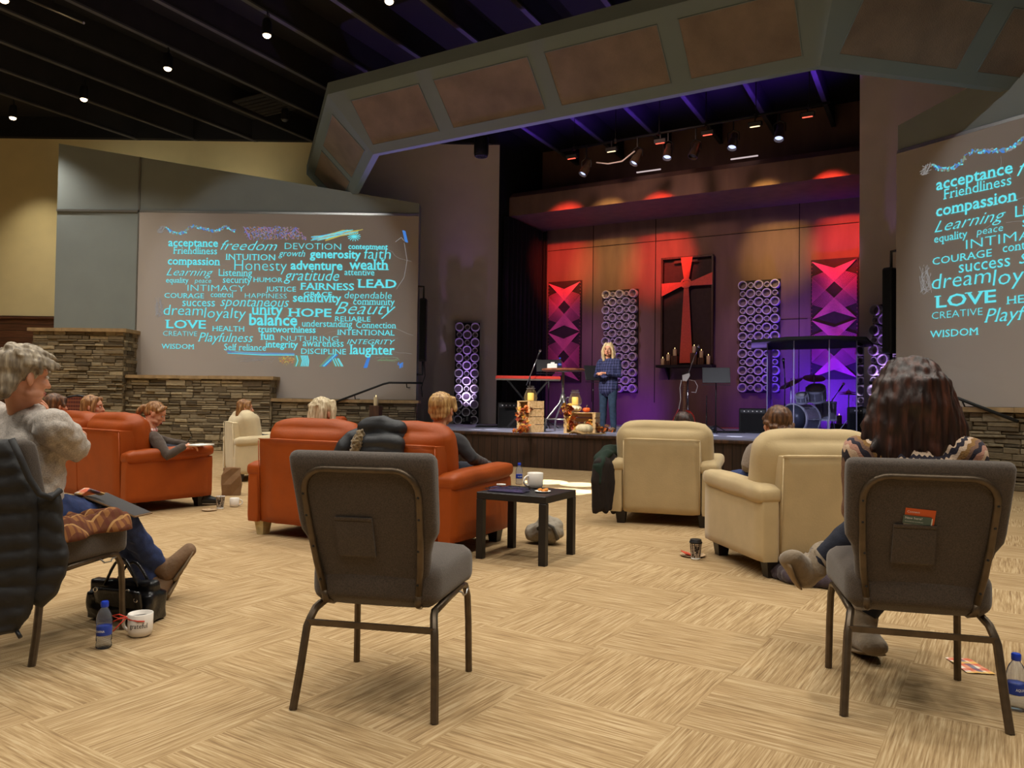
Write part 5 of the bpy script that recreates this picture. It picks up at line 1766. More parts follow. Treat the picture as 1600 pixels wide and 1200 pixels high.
# audience heads over the sofas
def sit(label, px, py, D, yaw, top, legs, head, hair, hm, J=None, **kw):
    hp = at(px, py, D)
    dz = hp.z-1.165
    base = dict(pelvis=(0, -0.03, 0.53+dz*0.3), waist=(0, -0.05, 0.68+dz*0.6), chest=(0, -0.05, 0.84+dz), collar=(0, -0.05, 0.965+dz), head=(0, 0, hp.z), sh_l=(-0.172, -0.05, 0.935+dz), sh_r=(0.172, -0.05, 0.935+dz), el_l=(-0.21, 0.06, 0.72+dz), el_r=(0.21, 0.06, 0.72+dz), wr_l=(-0.1, 0.25, 0.64+dz*0.6), wr_r=(0.1, 0.25, 0.64+dz*0.6), kn_l=(-0.1, 0.42, 0.52), kn_r=(0.1, 0.42, 0.52))
    base.update(J or {})
    return person(label, (hp.x, hp.y, 0), yaw, top, legs, head, hair, hm, (M['black_plastic'], 0.042), base, voxel=kw.pop('voxel', 0.011), **kw)


M['scarf'] = plaid_mat('pink_white_check', (226, 206, 196), [(0, 0.035, 0, 0.4, (206, 120, 110)), (2, 0.035, 0, 0.4, (206, 120, 110)), (1, 0.035, 0, 0.3, (180, 100, 100))], 1.0)
pt_, hd_, D_ = sit('woman with a blond ponytail bent over her notebook on the left orange loveseat', 243, 646, 7.42, -50, M['brown_knit'], M['navy'], (-25, -24, 0, 0.95), hair_pony, M['h_honey'],
    dict(el_r=at(262, 712, 7.16), wr_r=at(288, 697, 7.30), hd_r=(0.1, 1, 0.0), el_l=(-0.16, 0.16, 0.62), wr_l=(0.0, 0.30, 0.60)), face=True, voxel=0.009)
m = MB(); m.tube([hd_.P((0.07, -0.02, -0.13)), hd_.P((0.0, -0.085, -0.12)), hd_.P((-0.07, -0.03, -0.13)), hd_.P((-0.04, 0.06, -0.16)), hd_.P((0.05, 0.06, -0.17)), hd_.P((0.09, 0.02, -0.28)), hd_.P((0.10, 0.05, -0.40))], [0.035, 0.04, 0.035, 0.032, 0.035, 0.035, 0.02], 10); m.build('scarf', M['scarf'], pt_, smooth=True)
q = at(312, 697, 7.40)
t = thing('notebook', 'white notebook lying on the arm of the left orange loveseat by the writing hand', 'notebook', (q.x, q.y, 0.612), SL_RZ+R(20))
m = MB(); m.box((0, 0, 0), (0.16, 0.23, 0.012), bev=0.002); m.build('notebook_pages', M['paper'], t)
m = MB(); m.tube([at(292, 692, 7.28)-V(t.location), at(299, 683, 7.25)-V(t.location)], 0.004, 8); o = m.build('pen', M['black_plastic'], None, smooth=True, loc=t.location); tag(o, 'dark pen held in the hand of the woman writing on the sofa arm', 'pen')
sit('woman with a honey blond bob above the cushions of the left orange loveseat', 145, 636, 7.9, -45, M['rust_knit'], M['navy'], (-35, 0, 0, 1.0), lambda h, k: hair_bob(h, k, 0.15, 0.088), M['h_honey'], face=True)
sit('person with short brown-grey hair at the hidden end of the left orange loveseat', 88, 634, 7.9, -30, M['grey_knit'], M['navy'], (0, 0, 0, 1.0), hair_crop, M['h_brown'])
sit('blond woman in the ivory armchair by the stone wall, looking right', 383, 638, 10.15, -60, M['taupe_knit'], M['navy'], (-5, 0, 0, 0.98), lambda h, k: hair_bob(h, k, 0.15, 0.086), M['h_honey'], face=True)
sit('woman with half-up silver blond hair on the middle orange loveseat', 506, 645, 6.22, -28, M['taupe_knit'], M['denim'], (-12, 0, 0, 1.02), hair_halfup, M['h_silver'], face=True, hairvox=0.008)
sit('woman with cropped golden hair at the right end of the middle orange loveseat', 691, 640, 5.78, -28, M['black_knit'], M['navy'], (8, 0, 0, 1.04), hair_crop, M['h_blond'], dict(el_r=at(738, 716, 5.6), wr_r=at(765, 728, 5.9), collar=(0, -0.05, 0.82), hd_r=(0, 1, -0.1)), hairvox=0.008)
sit('person with dark brown hair sunk low in the central cream armchair', 1068, 664, 7.05, -19, M['black_knit'], M['denim'], (0, 0, 0, 1.0), lambda h, k: hair_bob(h, k, 0.14, 0.086), M['h_dark'])
sit('woman with a braid round her light brown hair in the right cream armchair', 1213, 662, 5.42, 8, M['taupe_knit'], M['denim'], (3, 4, 0, 1.04), hair_braid, M['h_brown'], dict(sh_l=at(1178, 706, 5.30), el_l=at(1168, 728, 5.25), wr_l=(-0.1, 0.25, 0.6)), hairvox=0.007)

# ------------------------------------------------------------------ soft things: coats, blankets, scarves
M['puffer'] = mat('black_quilted_nylon', (30, 29, 30), 0.72, 0.12, 16, 0.2, 40)
M['puffer2'] = mat('charcoal_quilted_nylon', (32, 33, 37), 0.55, 0.12, 16, 0.2, 40)
M['fur'] = mat('brown_fur_trim', (112, 92, 60), 0.95, 0.5, 40, 0.9, 70, sheen=0.4)
q0 = at(20, 840, 2.86)
t = thing('puffer_jacket', 'black quilted jacket hung over the back of the left church chair', 'jacket', (q0.x, q0.y, 0.0))
o0 = V(t.location)
m = MB()
xr = [(684, 18), (712, 34), (740, 46), (768, 64), (796, 66), (824, 64), (852, 64), (880, 64), (908, 62), (936, 56), (962, 44), (984, 34)]


def quilted(m, rows, D, slant, period, thick, o0):
    """padded panel hanging down: flat rings row by row, pinched at the quilting seams"""
    rings = []
    y = rows[0][0]
    while y <= rows[-1][0]:
        for a, b in zip(rows, rows[1:]):
            if a[0] <= y <= b[0]:
                f = (y-a[0])/(b[0]-a[0])
                x0, x1 = a[1]+(b[1]-a[1])*f, a[2]+(b[2]-a[2])*f
                break
        ph = abs(math.sin(math.pi*(y-rows[0][0])/period))
        th = thick*(0.62+0.38*ph**0.6)
        if y == rows[0][0] or y+4 > rows[-1][0]: th = thick*0.25
        ring = []
        n = 12
        for k in range(n+1):
            s = k/n
            e = th*(1-abs(2*s-1)**4)**0.5+0.004
            ring.append((x0+(x1-x0)*s, y+slant*(1-s)+3*math.sin(s*5+y*0.05), D-e))
        for k in range(n, -1, -1):
            s = k/n
            e = th*0.6*(1-abs(2*s-1)**4)**0.5+0.004
            ring.append((x0+(x1-x0)*s, y+slant*(1-s)+3*math.sin(s*5+y*0.05), D+e))
        rings.append([at(*q)-o0 for q in ring])
        y += 4
    m.loft(rings)


quilted(m, [(682, -150, 16), (712, -150, 34), (740, -150, 46), (768, -150, 60), (800, -150, 62), (880, -150, 62), (930, -150, 58), (962, -150, 46), (990, -150, 30)], 2.86, 22, 29, 0.042, o0)
blob('jacket_body', m, M['puffer'], t, 0.008, 3, lambda c: 0.006*noise.noise(c*18))
m = MB()
quilted(m, [(772, 52, 96), (800, 52, 98), (830, 52, 100), (870, 50, 108), (900, 48, 104), (925, 46, 88), (948, 44, 66)], 2.89, -4, 29, 0.04, o0)
blob('jacket_side', m, M['puffer'], t, 0.008, 3, lambda c: 0.006*noise.noise(c*18))
m = MB(); m.tube([at(18, 686, 2.80)-o0, at(34, 720, 2.80)-o0, at(46, 748, 2.81)-o0, at(62, 772, 2.82)-o0, at(80, 778, 2.84)-o0, at(94, 766, 2.88)-o0], 0.012, 8); m.build('armhole_edge', M['puffer'], t, smooth=True)
m = MB(); m.tube([at(26, 986, 2.84)-o0, at(32, 996, 2.83)-o0], 0.008, 6); m.build('drawcord_end', M['black'], t, smooth=True)

q0 = at(640, 680, 5.5)
t = thing('puffer_jacket', 'dark hooded jacket with brown fur trim draped over the middle loveseat back', 'jacket', (q0.x, q0.y, 0.0))
o0 = V(t.location)
m = MB()
for (a, b, c) in (((572, 668), (600, 662), (622, 670)), ((572, 680), (600, 676), (622, 682)), ((570, 693), (600, 690), (620, 695)), ((570, 707), (600, 705), (619, 710)), ((572, 722), (600, 720), (618, 726))):
    k_ = 0.0 if a[1] > 680 else 0.12
    m.chain([at(*a, 5.46+k_)-o0, at(*b, 5.38+k_)-o0, at(*c, 5.32+k_)-o0], [(0.06, 0.055)]*3, side=(0, 0, 1), n=14)
m.chain([at(574, 668, 5.75)-o0, at(600, 663, 5.68)-o0, at(622, 671, 5.6)-o0], [0.055, 0.06, 0.055], n=14)
blob('jacket_body', m, M['puffer2'], t, 0.011, 4, lambda c: 0.014*noise.noise(c*7)+0.005*abs(math.sin(c.z*38)))
m = MB(); m.chain([at(570, 674, 5.62)-o0, at(550, 684, 5.56)-o0, at(536, 698, 5.54)-o0, at(524, 714, 5.54)-o0], [0.05, 0.055, 0.055, 0.045], n=14)
blob('sleeve', m, M['puffer2'], t, 0.011, 4, lambda c: 0.012*noise.noise(c*10))
m = MB(); m.chain([at(563, 676, 5.44)-o0, at(559, 690, 5.42)-o0, at(555, 708, 5.42)-o0], [0.026, 0.042, 0.036], n=14)
blob('fur_trim', m, M['fur'], t, 0.007, 1, lambda c: 0.016*noise.noise(c*60))

M['green_blanket'] = mat('dark_green_blanket', (24, 42, 31), 0.95, 0.2, 30, 0.3, 120)
M['brown_blanket'] = mat('dark_brown_blanket', (32, 23, 19), 0.95, 0.2, 30, 0.3, 120)
q0 = at(940, 790, 6.9)
t = thing('blanket', 'dark green blanket thrown over the left arm of the central cream armchair', 'blanket', (q0.x, q0.y, 0))
o0 = V(t.location)
m = MB()
for k, dx in enumerate((0, 6, 12)):
    m.chain([at(966, 700+dx*0.5, 7.15)-o0, at(948, 702+dx*0.6, 7.0-0.05*k)-o0, at(934-dx*0.1, 718+dx, 6.9-0.06*k)-o0, at(930+dx*0.4, 742+dx, 6.88-0.06*k)-o0], [0.035, 0.045, 0.045, 0.03], n=12)
blob('blanket_fold', m, M['green_blanket'], t, 0.011, 4, lambda c: 0.012*noise.noise(c*12))
t = thing('blanket', 'dark brown blanket hanging down outside the left arm of the central cream armchair', 'blanket', (q0.x, q0.y, 0))
m = MB()
for k in range(5):
    x = 928+k*7
    m.chain([at(952+k*2, 708+k*2, 6.95)-o0, at(x+6, 724+k, 6.78+0.03*k)-o0, at(x+1, 752, 6.76+0.03*k)-o0, at(x+3, 798-4*(k % 2), 6.78+0.03*k)-o0], [0.03, 0.036, 0.04, 0.032], n=12)
blob('blanket_fold', m, M['brown_blanket'], t, 0.011, 4, lambda c: 0.010*noise.noise(V((c.x*22, c.y*22, c.z*5))))

M['violet_throw'] = mat('dark_violet_throw', (62, 48, 56), 0.9, 0.2, 20, 0.3, 90, sheen=0.3)
q0 = gnd(1262, 915)
m = MB()
for (px, py, rr) in ((1222, 905, 0.05), (1245, 912, 0.06), (1270, 918, 0.06), (1300, 920, 0.06), (1258, 892, 0.07), (1290, 900, 0.07), (1232, 890, 0.06)):
    g_ = gnd(px, py)-q0
    m.ell(g_+V((0, 0.05, rr*0.7)), (rr*1.7, rr*1.5, rr))
o = blob('throw', m, M['violet_throw'], None, 0.010, 3, lambda c: 0.022*noise.noise(c*13)+0.008*noise.noise(c*30), loc=q0)
tag(o, 'dark violet throw crumpled on the carpet under the sheepskin boots', 'blanket')

M['plush'] = plaid_mat('brown_plush_check', (142, 92, 46), [(0, 0.05, 0, 0.5, (84, 36, 22)), (1, 0.035, 0.2, 0.42, (96, 44, 26)), (0, 0.05, 0.6, 0.12, (196, 150, 92))], 1.0)
q0 = at(140, 838, 3.3)
m = MB()
q0 = CL.location+V((0, 0, 0.50))


def plush(s, u, e):
    x = 0.10+0.17*u+0.03*math.sin(s*9)
    y = -0.20+0.43*s+0.025*math.sin(u*7+s*3)
    z = 0.012+0.045*abs(noise.noise(V((s*4.2, u*2.4, 3)))) + 0.03*abs(math.sin(s*13+2*u+2*noise.noise(V((s*3, u*3, 0)))))*(0.5+0.5*s)
    z *= (1-abs(2*s-1)**5)*(1-abs(2*u-1)**5)
    if u > 0.75: z -= (u-0.75)*0.16
    return V((x, y, z*e+0.004))


m.grid(lambda s, u: plush(s, u, 1.0), 60, 26)
o = m.build('throw_scarf', M['plush'], None, smooth=True, loc=q0, rz=R(-14), recalc=False)
sm_ = o.modifiers.new('thickness', 'SOLIDIFY'); sm_.thickness = 0.012
tag(o, 'brown and gold plush scarf bunched on the seat of the left church chair', 'scarf')

# clipboard on the grey-haired woman's lap
M['board'] = mat('brown_hardboard', (112, 84, 54), 0.7, 0.15, 14)
a, b, c, d = at(130, 776, 3.52), at(166, 770, 3.98), at(238, 802, 3.92), at(211, 808, 3.58)
o0 = (a+b+c+d)/4
t = thing('clipboard', 'brown clipboard lying across the lap of the grey-haired woman', 'clipboard', o0)
nr = (b-a).cross(d-a).normalized()
if nr.z < 0: nr = -nr
m = MB(); m.loft([[p-o0+nr*e for p in (a, b, c, d)] for e in (-0.003, 0.003)]); m.build('board', M['board'], t)
m = MB(); m.loft([[o0*0.06+p*0.94-o0+nr*e for p in (a, b, c, d)] for e in (0.0035, 0.0045)]); m.build('paper_sheet', M['black_knit'], t)
m = MB()
e0, e1 = at(124, 770, 3.50), at(150, 768, 3.62)
m.chain([at(122, 772, 3.5)-o0, at(136, 764, 3.55)-o0, at(158, 772, 3.62)-o0], [(0.022, 0.006)]*3, n=10); o = m.build('tissue_napkin', M['napkin'], None, smooth=True, loc=o0); tag(o, 'folded red and white napkin on top of the clipboard', 'napkin')

# ------------------------------------------------------------------ the stage
SR = -FAN


def onv(px, py, v):
    d = _f*FPX + _r*(px-800) + _w*(600-py)
    n = V((math.sin(FAN), math.cos(FAN), 0))
    return V((0, 0, CAMH)) + d*(v/d.dot(n))


def su(px, v): return v*math.tan(math.atan((px-800)/FPX)-FAN)


M['pipe_white'] = mat('white_pipe', (226, 222, 226), 0.35, 0.03, 12)
M['pipe_in'] = mat('shaded_pipe_inside', (126, 116, 126), 0.6, 0.06, 12)  # grey inner disc, with the shade inside the rings put into its colour
M['board_black'] = mat('black_backing_board', (24, 20, 24), 0.7, 0.2, 10)
M['board_brown'] = mat('dark_backing_board', (52, 34, 34), 0.7, 0.2, 10)
M['cord_red'] = mat('red_cord', (240, 116, 98), 0.7, 0.08, 30)
M['cord_pink'] = mat('magenta_cord', (236, 112, 150), 0.7, 0.08, 30)
M['wax'] = mat('ivory_wax', (240, 222, 180), 0.5, 0.04, 14)
M['flame'] = emat('flame', (255, 214, 140), 3.0)

M['desk_black'] = mat('black_desk', (16, 17, 20), 0.5, 0.15, 12)
_ring = {}


def pipe_ring(r, dp):
    key = (r, dp)
    if key not in _ring:
        m = MB()
        Mx = Matrix.Rotation(R(90), 3, 'X')     # axis along -y, towards the viewer
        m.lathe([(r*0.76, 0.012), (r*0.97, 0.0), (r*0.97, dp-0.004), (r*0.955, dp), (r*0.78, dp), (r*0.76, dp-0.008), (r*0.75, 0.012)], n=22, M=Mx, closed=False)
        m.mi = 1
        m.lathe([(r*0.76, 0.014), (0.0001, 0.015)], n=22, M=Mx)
        o = m.build('pipe_ring', [M['pipe_white'], M['pipe_in']], None, smooth=True, sharp=35)
        _ring[key] = o.data
        bpy.data.objects.remove(o)
    return _ring[key]


def disc_panel(label, loc, rz, cols, rows, px, pz, lean=0.0):
    t = thing('disc_panel', label, 'wall decoration', loc, rz, 'panels of white pipe rings')
    t.rotation_euler = (lean, 0, rz)
    W, Hh = cols*px, rows*pz
    m = MB(); m.box((0, 0.03, Hh/2), (W*0.96+0.04, 0.06, Hh+0.04)); m.build('backing_board', M['board_black'], t)
    for j in range(rows):
        for i in range(cols):
            big = (i+j) % 2 == 0
            r = 0.103 if big else 0.062
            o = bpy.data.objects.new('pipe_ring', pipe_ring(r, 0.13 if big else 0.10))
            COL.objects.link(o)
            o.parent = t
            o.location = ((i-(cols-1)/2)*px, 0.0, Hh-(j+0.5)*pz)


disc_panel('panel of white pipe rings on the stage wall behind the speaking woman', S(-6.69, 17.43, 1.34), SR, 5, 13, 0.172, 0.189)
disc_panel('panel of white pipe rings on the stage wall right of the red cross', S(-3.44, 17.43, 1.36), SR, 5, 13, 0.172, 0.189)
TLW = V((-1.03, PL.y-0.30, STZ))
disc_panel('narrow tower of white pipe rings left of the stage opening, brightly lit low down', TLW, 0, 3, 13, 0.18, 0.176, R(-3))
trw = mirror(TLW)
disc_panel('narrow tower of white pipe rings at the right end, half behind the loudspeaker', V((trw.x, trw.y, STZ)), -2*FAN, 3, 13, 0.18, 0.176, R(-3))
TB_L, TB_R = S(-9.12, 14.15, STZ+0.12), S(-1.02, 14.15, STZ+0.12)
for i, (p, w, lb) in enumerate(((TLW+V((0.06, -0.42, 0)), TLW, 'black floor uplighter at the foot of the left ring tower'), (V((trw.x, trw.y, STZ))+Matrix.Rotation(-2*FAN, 3, 'Z')@V((-0.06, -0.42, 0)), V((trw.x, trw.y, STZ)), 'black floor uplighter at the foot of the right ring tower'))):
    t = thing('floor_uplighter', lb, 'stage light', p, -2*FAN*i, 'floor uplighters')
    m = MB(); m.lathe([(0.06, -0.06), (0.075, -0.05), (0.08, 0.06), (0.07, 0.065), (0.068, 0.03), (0.001, 0.03)], (0, 0, 0.10), 20, Matrix.Rotation(R(-28), 3, 'X')); m.build('lamp_can', M['black'], t, smooth=True, sharp=40)
    m = MB(); m.tube([(-0.10, 0, 0.11), (-0.10, 0, 0.01), (0.10, 0, 0.01), (0.10, 0, 0.11)], 0.012, 6); m.build('yoke', M['black'], t)
    src = p+V((0, 0, 0.19))
    lamp('SPOT', 'tower_lamp', src, w+V((0, 0, 0.80)), 130, (0.72, 0.52, 1.0), 0.03, 44, 1.0)
    lamp('SPOT', 'tower_lamp', src+V((0, 0, 0.01)), w+V((0, 0, 1.7)), 130, (0.5, 0.2, 1.0), 0.03, 26, 1.0)


def fan(m, P, ends, w):
    for q in ends:
        m.bar(P, q, w, w*0.7, up=(0, -1, 0))


def string_art(label, u0, u1, z0, z1, mt):
    uc = (u0+u1)/2
    t = thing('string_art_panel', label, 'wall decoration', S(uc, 17.44, z0), SR, 'string art panels')
    W, Hh = (u1-u0), z1-z0
    m = MB(); m.box((0, 0.03, Hh/2), (W+0.05, 0.05, Hh+0.05)); m.build('backing_board', M['board_brown'], t)
    m = MB()
    x = W/2
    h2 = Hh/2
    for k in range(2):
        zt = Hh-k*h2-0.02
        zb = Hh-(k+1)*h2+(0.0 if k == 0 else 0.02)
        N = 26
        ends = [zt-h2*(0.26+0.44*i/(N-1)) for i in range(N)]
        fan(m, V((-x, -0.03, zt)), [V((x, -0.036, z)) for z in ends], 0.006)
        fan(m, V((x, -0.03, zt)), [V((-x, -0.028, z)) for z in ends], 0.006)
        ends = [zb+h2*(0.26+0.44*i/(N-1)) for i in range(N)]
        fan(m, V((-x, -0.024, zb)), [V((x, -0.020, z)) for z in ends], 0.006)
        fan(m, V((x, -0.022, zb)), [V((-x, -0.016, z)) for z in ends], 0.006)
    m.build('stretched_cords', mt, t)
    m = MB()
    for s in (-1, 1):
        for i in range(30): m.box((s*(x+0.004), -0.02, 0.04+(Hh-0.08)*i/29), (0.008, 0.04, 0.008))
    m.build('nail_row', M['cord_red'], t)


string_art('magenta string art panel at the left of the stage wall beside the black curtain', -8.62, -7.76, 1.60, 4.10, M['cord_pink'])
string_art('red string art panel at the right end of the stage wall above the drums', -2.35, -1.47, 1.66, 4.17, M['cord_pink'])

# the cross in its frame, on a shelf with candles
t = thing('string_cross', 'tall framed cross of stretched red cords in the middle of the stage wall', 'cross', S(-5.05, 17.36, 2.0), SR)
x, Hh = 0.59, 2.46
m = MB(); m.box((0, 0.115, Hh/2), (2*x, 0.02, Hh)); m.build('backing_panel', M['board_brown'], t)
for s in (-1, 1):
    m = MB(); m.box((s*x, 0.02, Hh/2), (0.045, 0.1, Hh), bev=0.004); m.build('frame_side', M['dark_wood'], t)
m = MB(); m.box((0, 0.02, Hh), (2*x+0.045, 0.1, 0.045), bev=0.004); m.build('frame_top', M['dark_wood'], t)
m = MB()
cz = 1.83
for i in range(26):
    a = (i/25-0.5)
    m.tube([V((a*0.27, -0.03, Hh)), V((a*0.10, -0.045-0.012*math.cos(i*2.1), cz+0.12)), V((a*0.10, -0.045-0.012*math.cos(i*2.1), cz-0.10)), V((a*0.30, -0.03, 0.02))], 0.0065, 5)
m.build('upright_cords', M['cord_red'], t)
m = MB()
for i in range(24):
    a = (i/23-0.5)
    m.tube([V((-x, -0.03, cz-0.10+a*0.29)), V((-0.13, -0.06, cz+a*0.09)), V((0.13, -0.06, cz+0.01+a*0.09)), V((x, -0.03, cz+0.10+a*0.27))], 0.0065, 5)
m.build('crossbar_cords', M['cord_red'], t)
m = MB()
for k in range(4):
    m.tube([V((0.12*math.cos(a)*(1-0.05*k), -0.085, cz+0.02+0.11*math.sin(a)*(1-0.12*k))) for a in [2*math.pi*i/20 for i in range(21)]], 0.008, 5, cap=False)
m.build('cord_knot', M['cord_red'], t)
m = MB(); m.box((-0.02, -0.02, Hh-0.09), (0.55, 0.02, 0.045)); m.build('frame_stay', M['dark_wood'], t)
t = thing('candle_shelf', 'black shelf under the red cross carrying the candles', 'shelf', S(-5.05, 17.3, 1.94), SR)
m = MB(); m.box((0, 0, 0.0), (1.3, 0.38, 0.06)); m.build('shelf_board', M['board_black'], t)
for s in (-0.45, 0.45):
    m = MB(); m.loft([[V((s+a, 0.19, -0.03)), V((s+a, -0.12, -0.03)), V((s+a, 0.19, -0.3))] for a in (-0.015, 0.015)]); m.build('bracket', M['black'], t)


def candle(label, loc, r, h, group='pillar candles', flame=True):
    t = thing('pillar_candle', label, 'candle', loc, 0, group)
    m = MB(); m.lathe([(r*0.97, 0), (r, 0.004), (r, h-0.008), (r*0.93, h), (r*0.6, h-0.006), (0.001, h-0.01)], n=18); m.build('wax_body', M['wax'], t, smooth=True, sharp=50)
    if flame:
        m = MB(); m.cyl((0, 0, h-0.012), (0, 0, h+0.012), 0.002, n=6); m.build('wick', M['black'], t)
        m = MB(); m.ell((0, 0, h+0.022), (0.007, 0.007, 0.018)); m.build('flame', M['flame'], t, smooth=True)
    return t


cz0 = 1.97
for (du, bw, bh, ch_, lb) in ((-0.53, 0, 0.0, 0.155, 'shelf candle at the far left under the red cross'), (-0.40, 0.14, 0.10, 0.15, 'second shelf candle from the left on a low block'), (-0.245, 0.14, 0.21, 0.155, 'third shelf candle from the left on a taller block beside the cross'),
                             (0.205, 0.15, 0.27, 0.155, 'tallest placed shelf candle just right of the cross'), (0.37, 0.14, 0.16, 0.155, 'second shelf candle from the right on a block'), (0.53, 0, 0.0, 0.20, 'shelf candle at the far right under the red cross')):
    if bw:
        m = MB(); m.box((0, 0, bh/2), (bw, 0.13, bh), bev=0.004); tag(m.build('wooden_block', M['stump'], None, loc=S(-5.05+du, 17.27, cz0), rz=SR), 'dark wooden block under the '+lb.split(' on ')[0].split(' just')[0], 'block', 'blocks on the candle shelf')
    candle(lb, S(-5.05+du, 17.27, cz0+bh), 0.043, ch_, 'candles under the cross')

# speaker corner: crates, lanterns, pumpkins, garlands


def crate(label, loc, rz, w, d, h, upright):
    """pine crate of slats, open on one side"""
    t = thing('wooden_crate', label, 'crate', loc, rz, 'pine crates')
    s = 0.014
    n = 4
    sl = h/n
    for k in range(n):
        z = sl*(k+0.5)
        for (nm, c, sz) in (('slat', (w/2-s/2, 0, z), (s, d-0.004, sl-0.012)), ('slat', (-w/2+s/2, 0, z), (s, d-0.004, sl-0.012)), ('slat', (0, d/2-s/2, z), (w-2*s, s, sl-0.012))):
            m = MB(); m.box(c, sz, bev=0.002); m.build(nm, M['pine'], t)
    for z in (s/2, h-s/2):
        m = MB(); m.box((0, 0, z), (w, d, s), bev=0.002); m.build('end_board', M['pine'], t)
    for (sx, sy) in ((-1, -1), (1, -1), (-1, 1), (1, 1)):
        m = MB(); m.box((sx*(w/2-0.02-s), sy*(d/2-0.02), h/2), (0.035, 0.03, h-2*s)); m.build('corner_post', M['pine_z'], t)
    if upright:
        m = MB(); m.box((0, -d/2+s/2, h*0.12), (w-0.02, s, h*0.2), bev=0.002); m.build('slat', M['pine'], t)
    return t


C1 = gnd(829, 676, STZ)+V((0.0, 0.22, 0))
crate('tall pine crate standing on the stage edge with a lantern on it', C1, R(-52), 0.33, 0.33, 0.53, True)
C2 = gnd(911, 678, STZ)+V((0.0, 0.22, 0))
crate('low pine crate lying on the stage edge behind the white pumpkin', C2, R(-20), 0.54, 0.32, 0.35, False)
M['lantern_glass'] = glassmat('lantern_glass', (255, 253, 248), 0.05, tint=1.0, milk=0.10, fr=0.03)
M['led_wax'] = NT('glowing_wax').m
b_ = M['led_wax'].node_tree.nodes['Principled BSDF']
b_.inputs['Base Color'].default_value = srgb((240, 200, 110)); b_.inputs['Emission Color'].default_value = srgb((244, 196, 96)); b_.inputs['Emission Strength'].default_value = 0.45


def lantern(label, loc):
    t = thing('hurricane_lantern', label, 'lantern', loc, 0, 'glass candle lanterns')
    pr = [(0.075, 0.0), (0.105, 0.01), (0.118, 0.05), (0.108, 0.10), (0.08, 0.17), (0.058, 0.215), (0.055, 0.235), (0.062, 0.255)]
    m = MB(); m.lathe(pr+[(r-0.004, z) for r, z in reversed(pr)], n=28, closed=True); m.build('glass_chimney', M['lantern_glass'], t, smooth=True)
    m = MB(); m.lathe([(0.001, 0.006), (0.052, 0.006), (0.054, 0.012), (0.054, 0.125), (0.045, 0.135), (0.001, 0.128)], n=22); m.build('candle', M['led_wax'], t, smooth=True, sharp=50)
    m = MB(); m.lathe([(0.078, 0.228), (0.082, 0.232), (0.078, 0.236), (0.074, 0.232)], (0, 0, -0.02), 20, closed=True); m.build('wire_collar', M['steel'], t, smooth=True)


lantern('glass candle lantern on top of the tall crate', C1+V((0, 0, 0.532)))
M['gourd_white'] = mat('cream_pumpkin_skin', (232, 216, 174), 0.55, 0.06, 12)
M['gourd_orange'] = mat('orange_pumpkin_skin', (214, 92, 30), 0.5, 0.1, 12)
M['stem'] = mat('dry_stem', (120, 104, 66), 0.8, 0.15, 20)


def pumpkin(label, loc, r, flat, mt, stem_h=0.05, group='pumpkins'):
    t = thing('pumpkin', label, 'pumpkin', loc, 0.3, group)
    m = MB()
    hh = r*flat

    def f(s, u):
        a = 2*math.pi*s
        b = -math.pi/2+math.pi*u
        k = 1-0.09*(1-abs(math.cos(a*5)))**1.3*math.cos(b)
        dim = 0.22*math.exp(-((u-1)/0.12)**2)+0.15*math.exp(-(u/0.12)**2)
        return V((r*k*math.cos(b)*math.cos(a), r*k*math.cos(b)*math.sin(a), hh*(1+math.sin(b)*(1-dim*(1 if u > 0.5 else 0.6)))))
    m.grid(f, 60, 18, closed_u=True)
    m.build('rind', mt, t, smooth=True)
    m = MB(); m.tube([(0, 0, 2*hh*0.86), (0.004, 0, 2*hh*0.86+stem_h*0.6), (0.02, 0.01, 2*hh*0.86+stem_h)], [0.02*r/0.13, 0.012*r/0.13, 0.014*r/0.13], 8); m.build('stalk', M['stem'], t, smooth=True)


wp = gnd(913, 679, STZ)
pumpkin('large ribbed cream pumpkin on the stage edge before the low crate', wp+V((0, 0.02, 0)), 0.145, 0.62, M['gourd_white'], 0.05)
pumpkin('flat cream pumpkin on the low crate under the lantern', C2+V((-0.12, -0.02, 0.352)), 0.115, 0.55, M['gourd_white'], 0.0)
lantern('glass candle lantern above the low crate, on a cream pumpkin', C2+V((-0.12, -0.02, 0.352+0.118)))
pumpkin('small orange pumpkin on the low crate beside the lantern', C2+V((0.07, -0.03, 0.352)), 0.068, 0.62, M['gourd_orange'], 0.05)
pq = at(531, 648, 15.1)
pumpkin('orange pumpkin near the stone wall behind the silver blond woman', V((pq.x, 15.08, STZ)), 0.15, 0.66, M['gourd_orange'], 0.05)
LEAF = [mat('leaf_orange', (206, 108, 36), 0.7, 0.2, 30), mat('leaf_rust', (156, 58, 30), 0.7, 0.2, 30), mat('leaf_gold', (214, 160, 60), 0.7, 0.2, 30), mat('leaf_brown', (104, 62, 36), 0.7, 0.2, 30)]


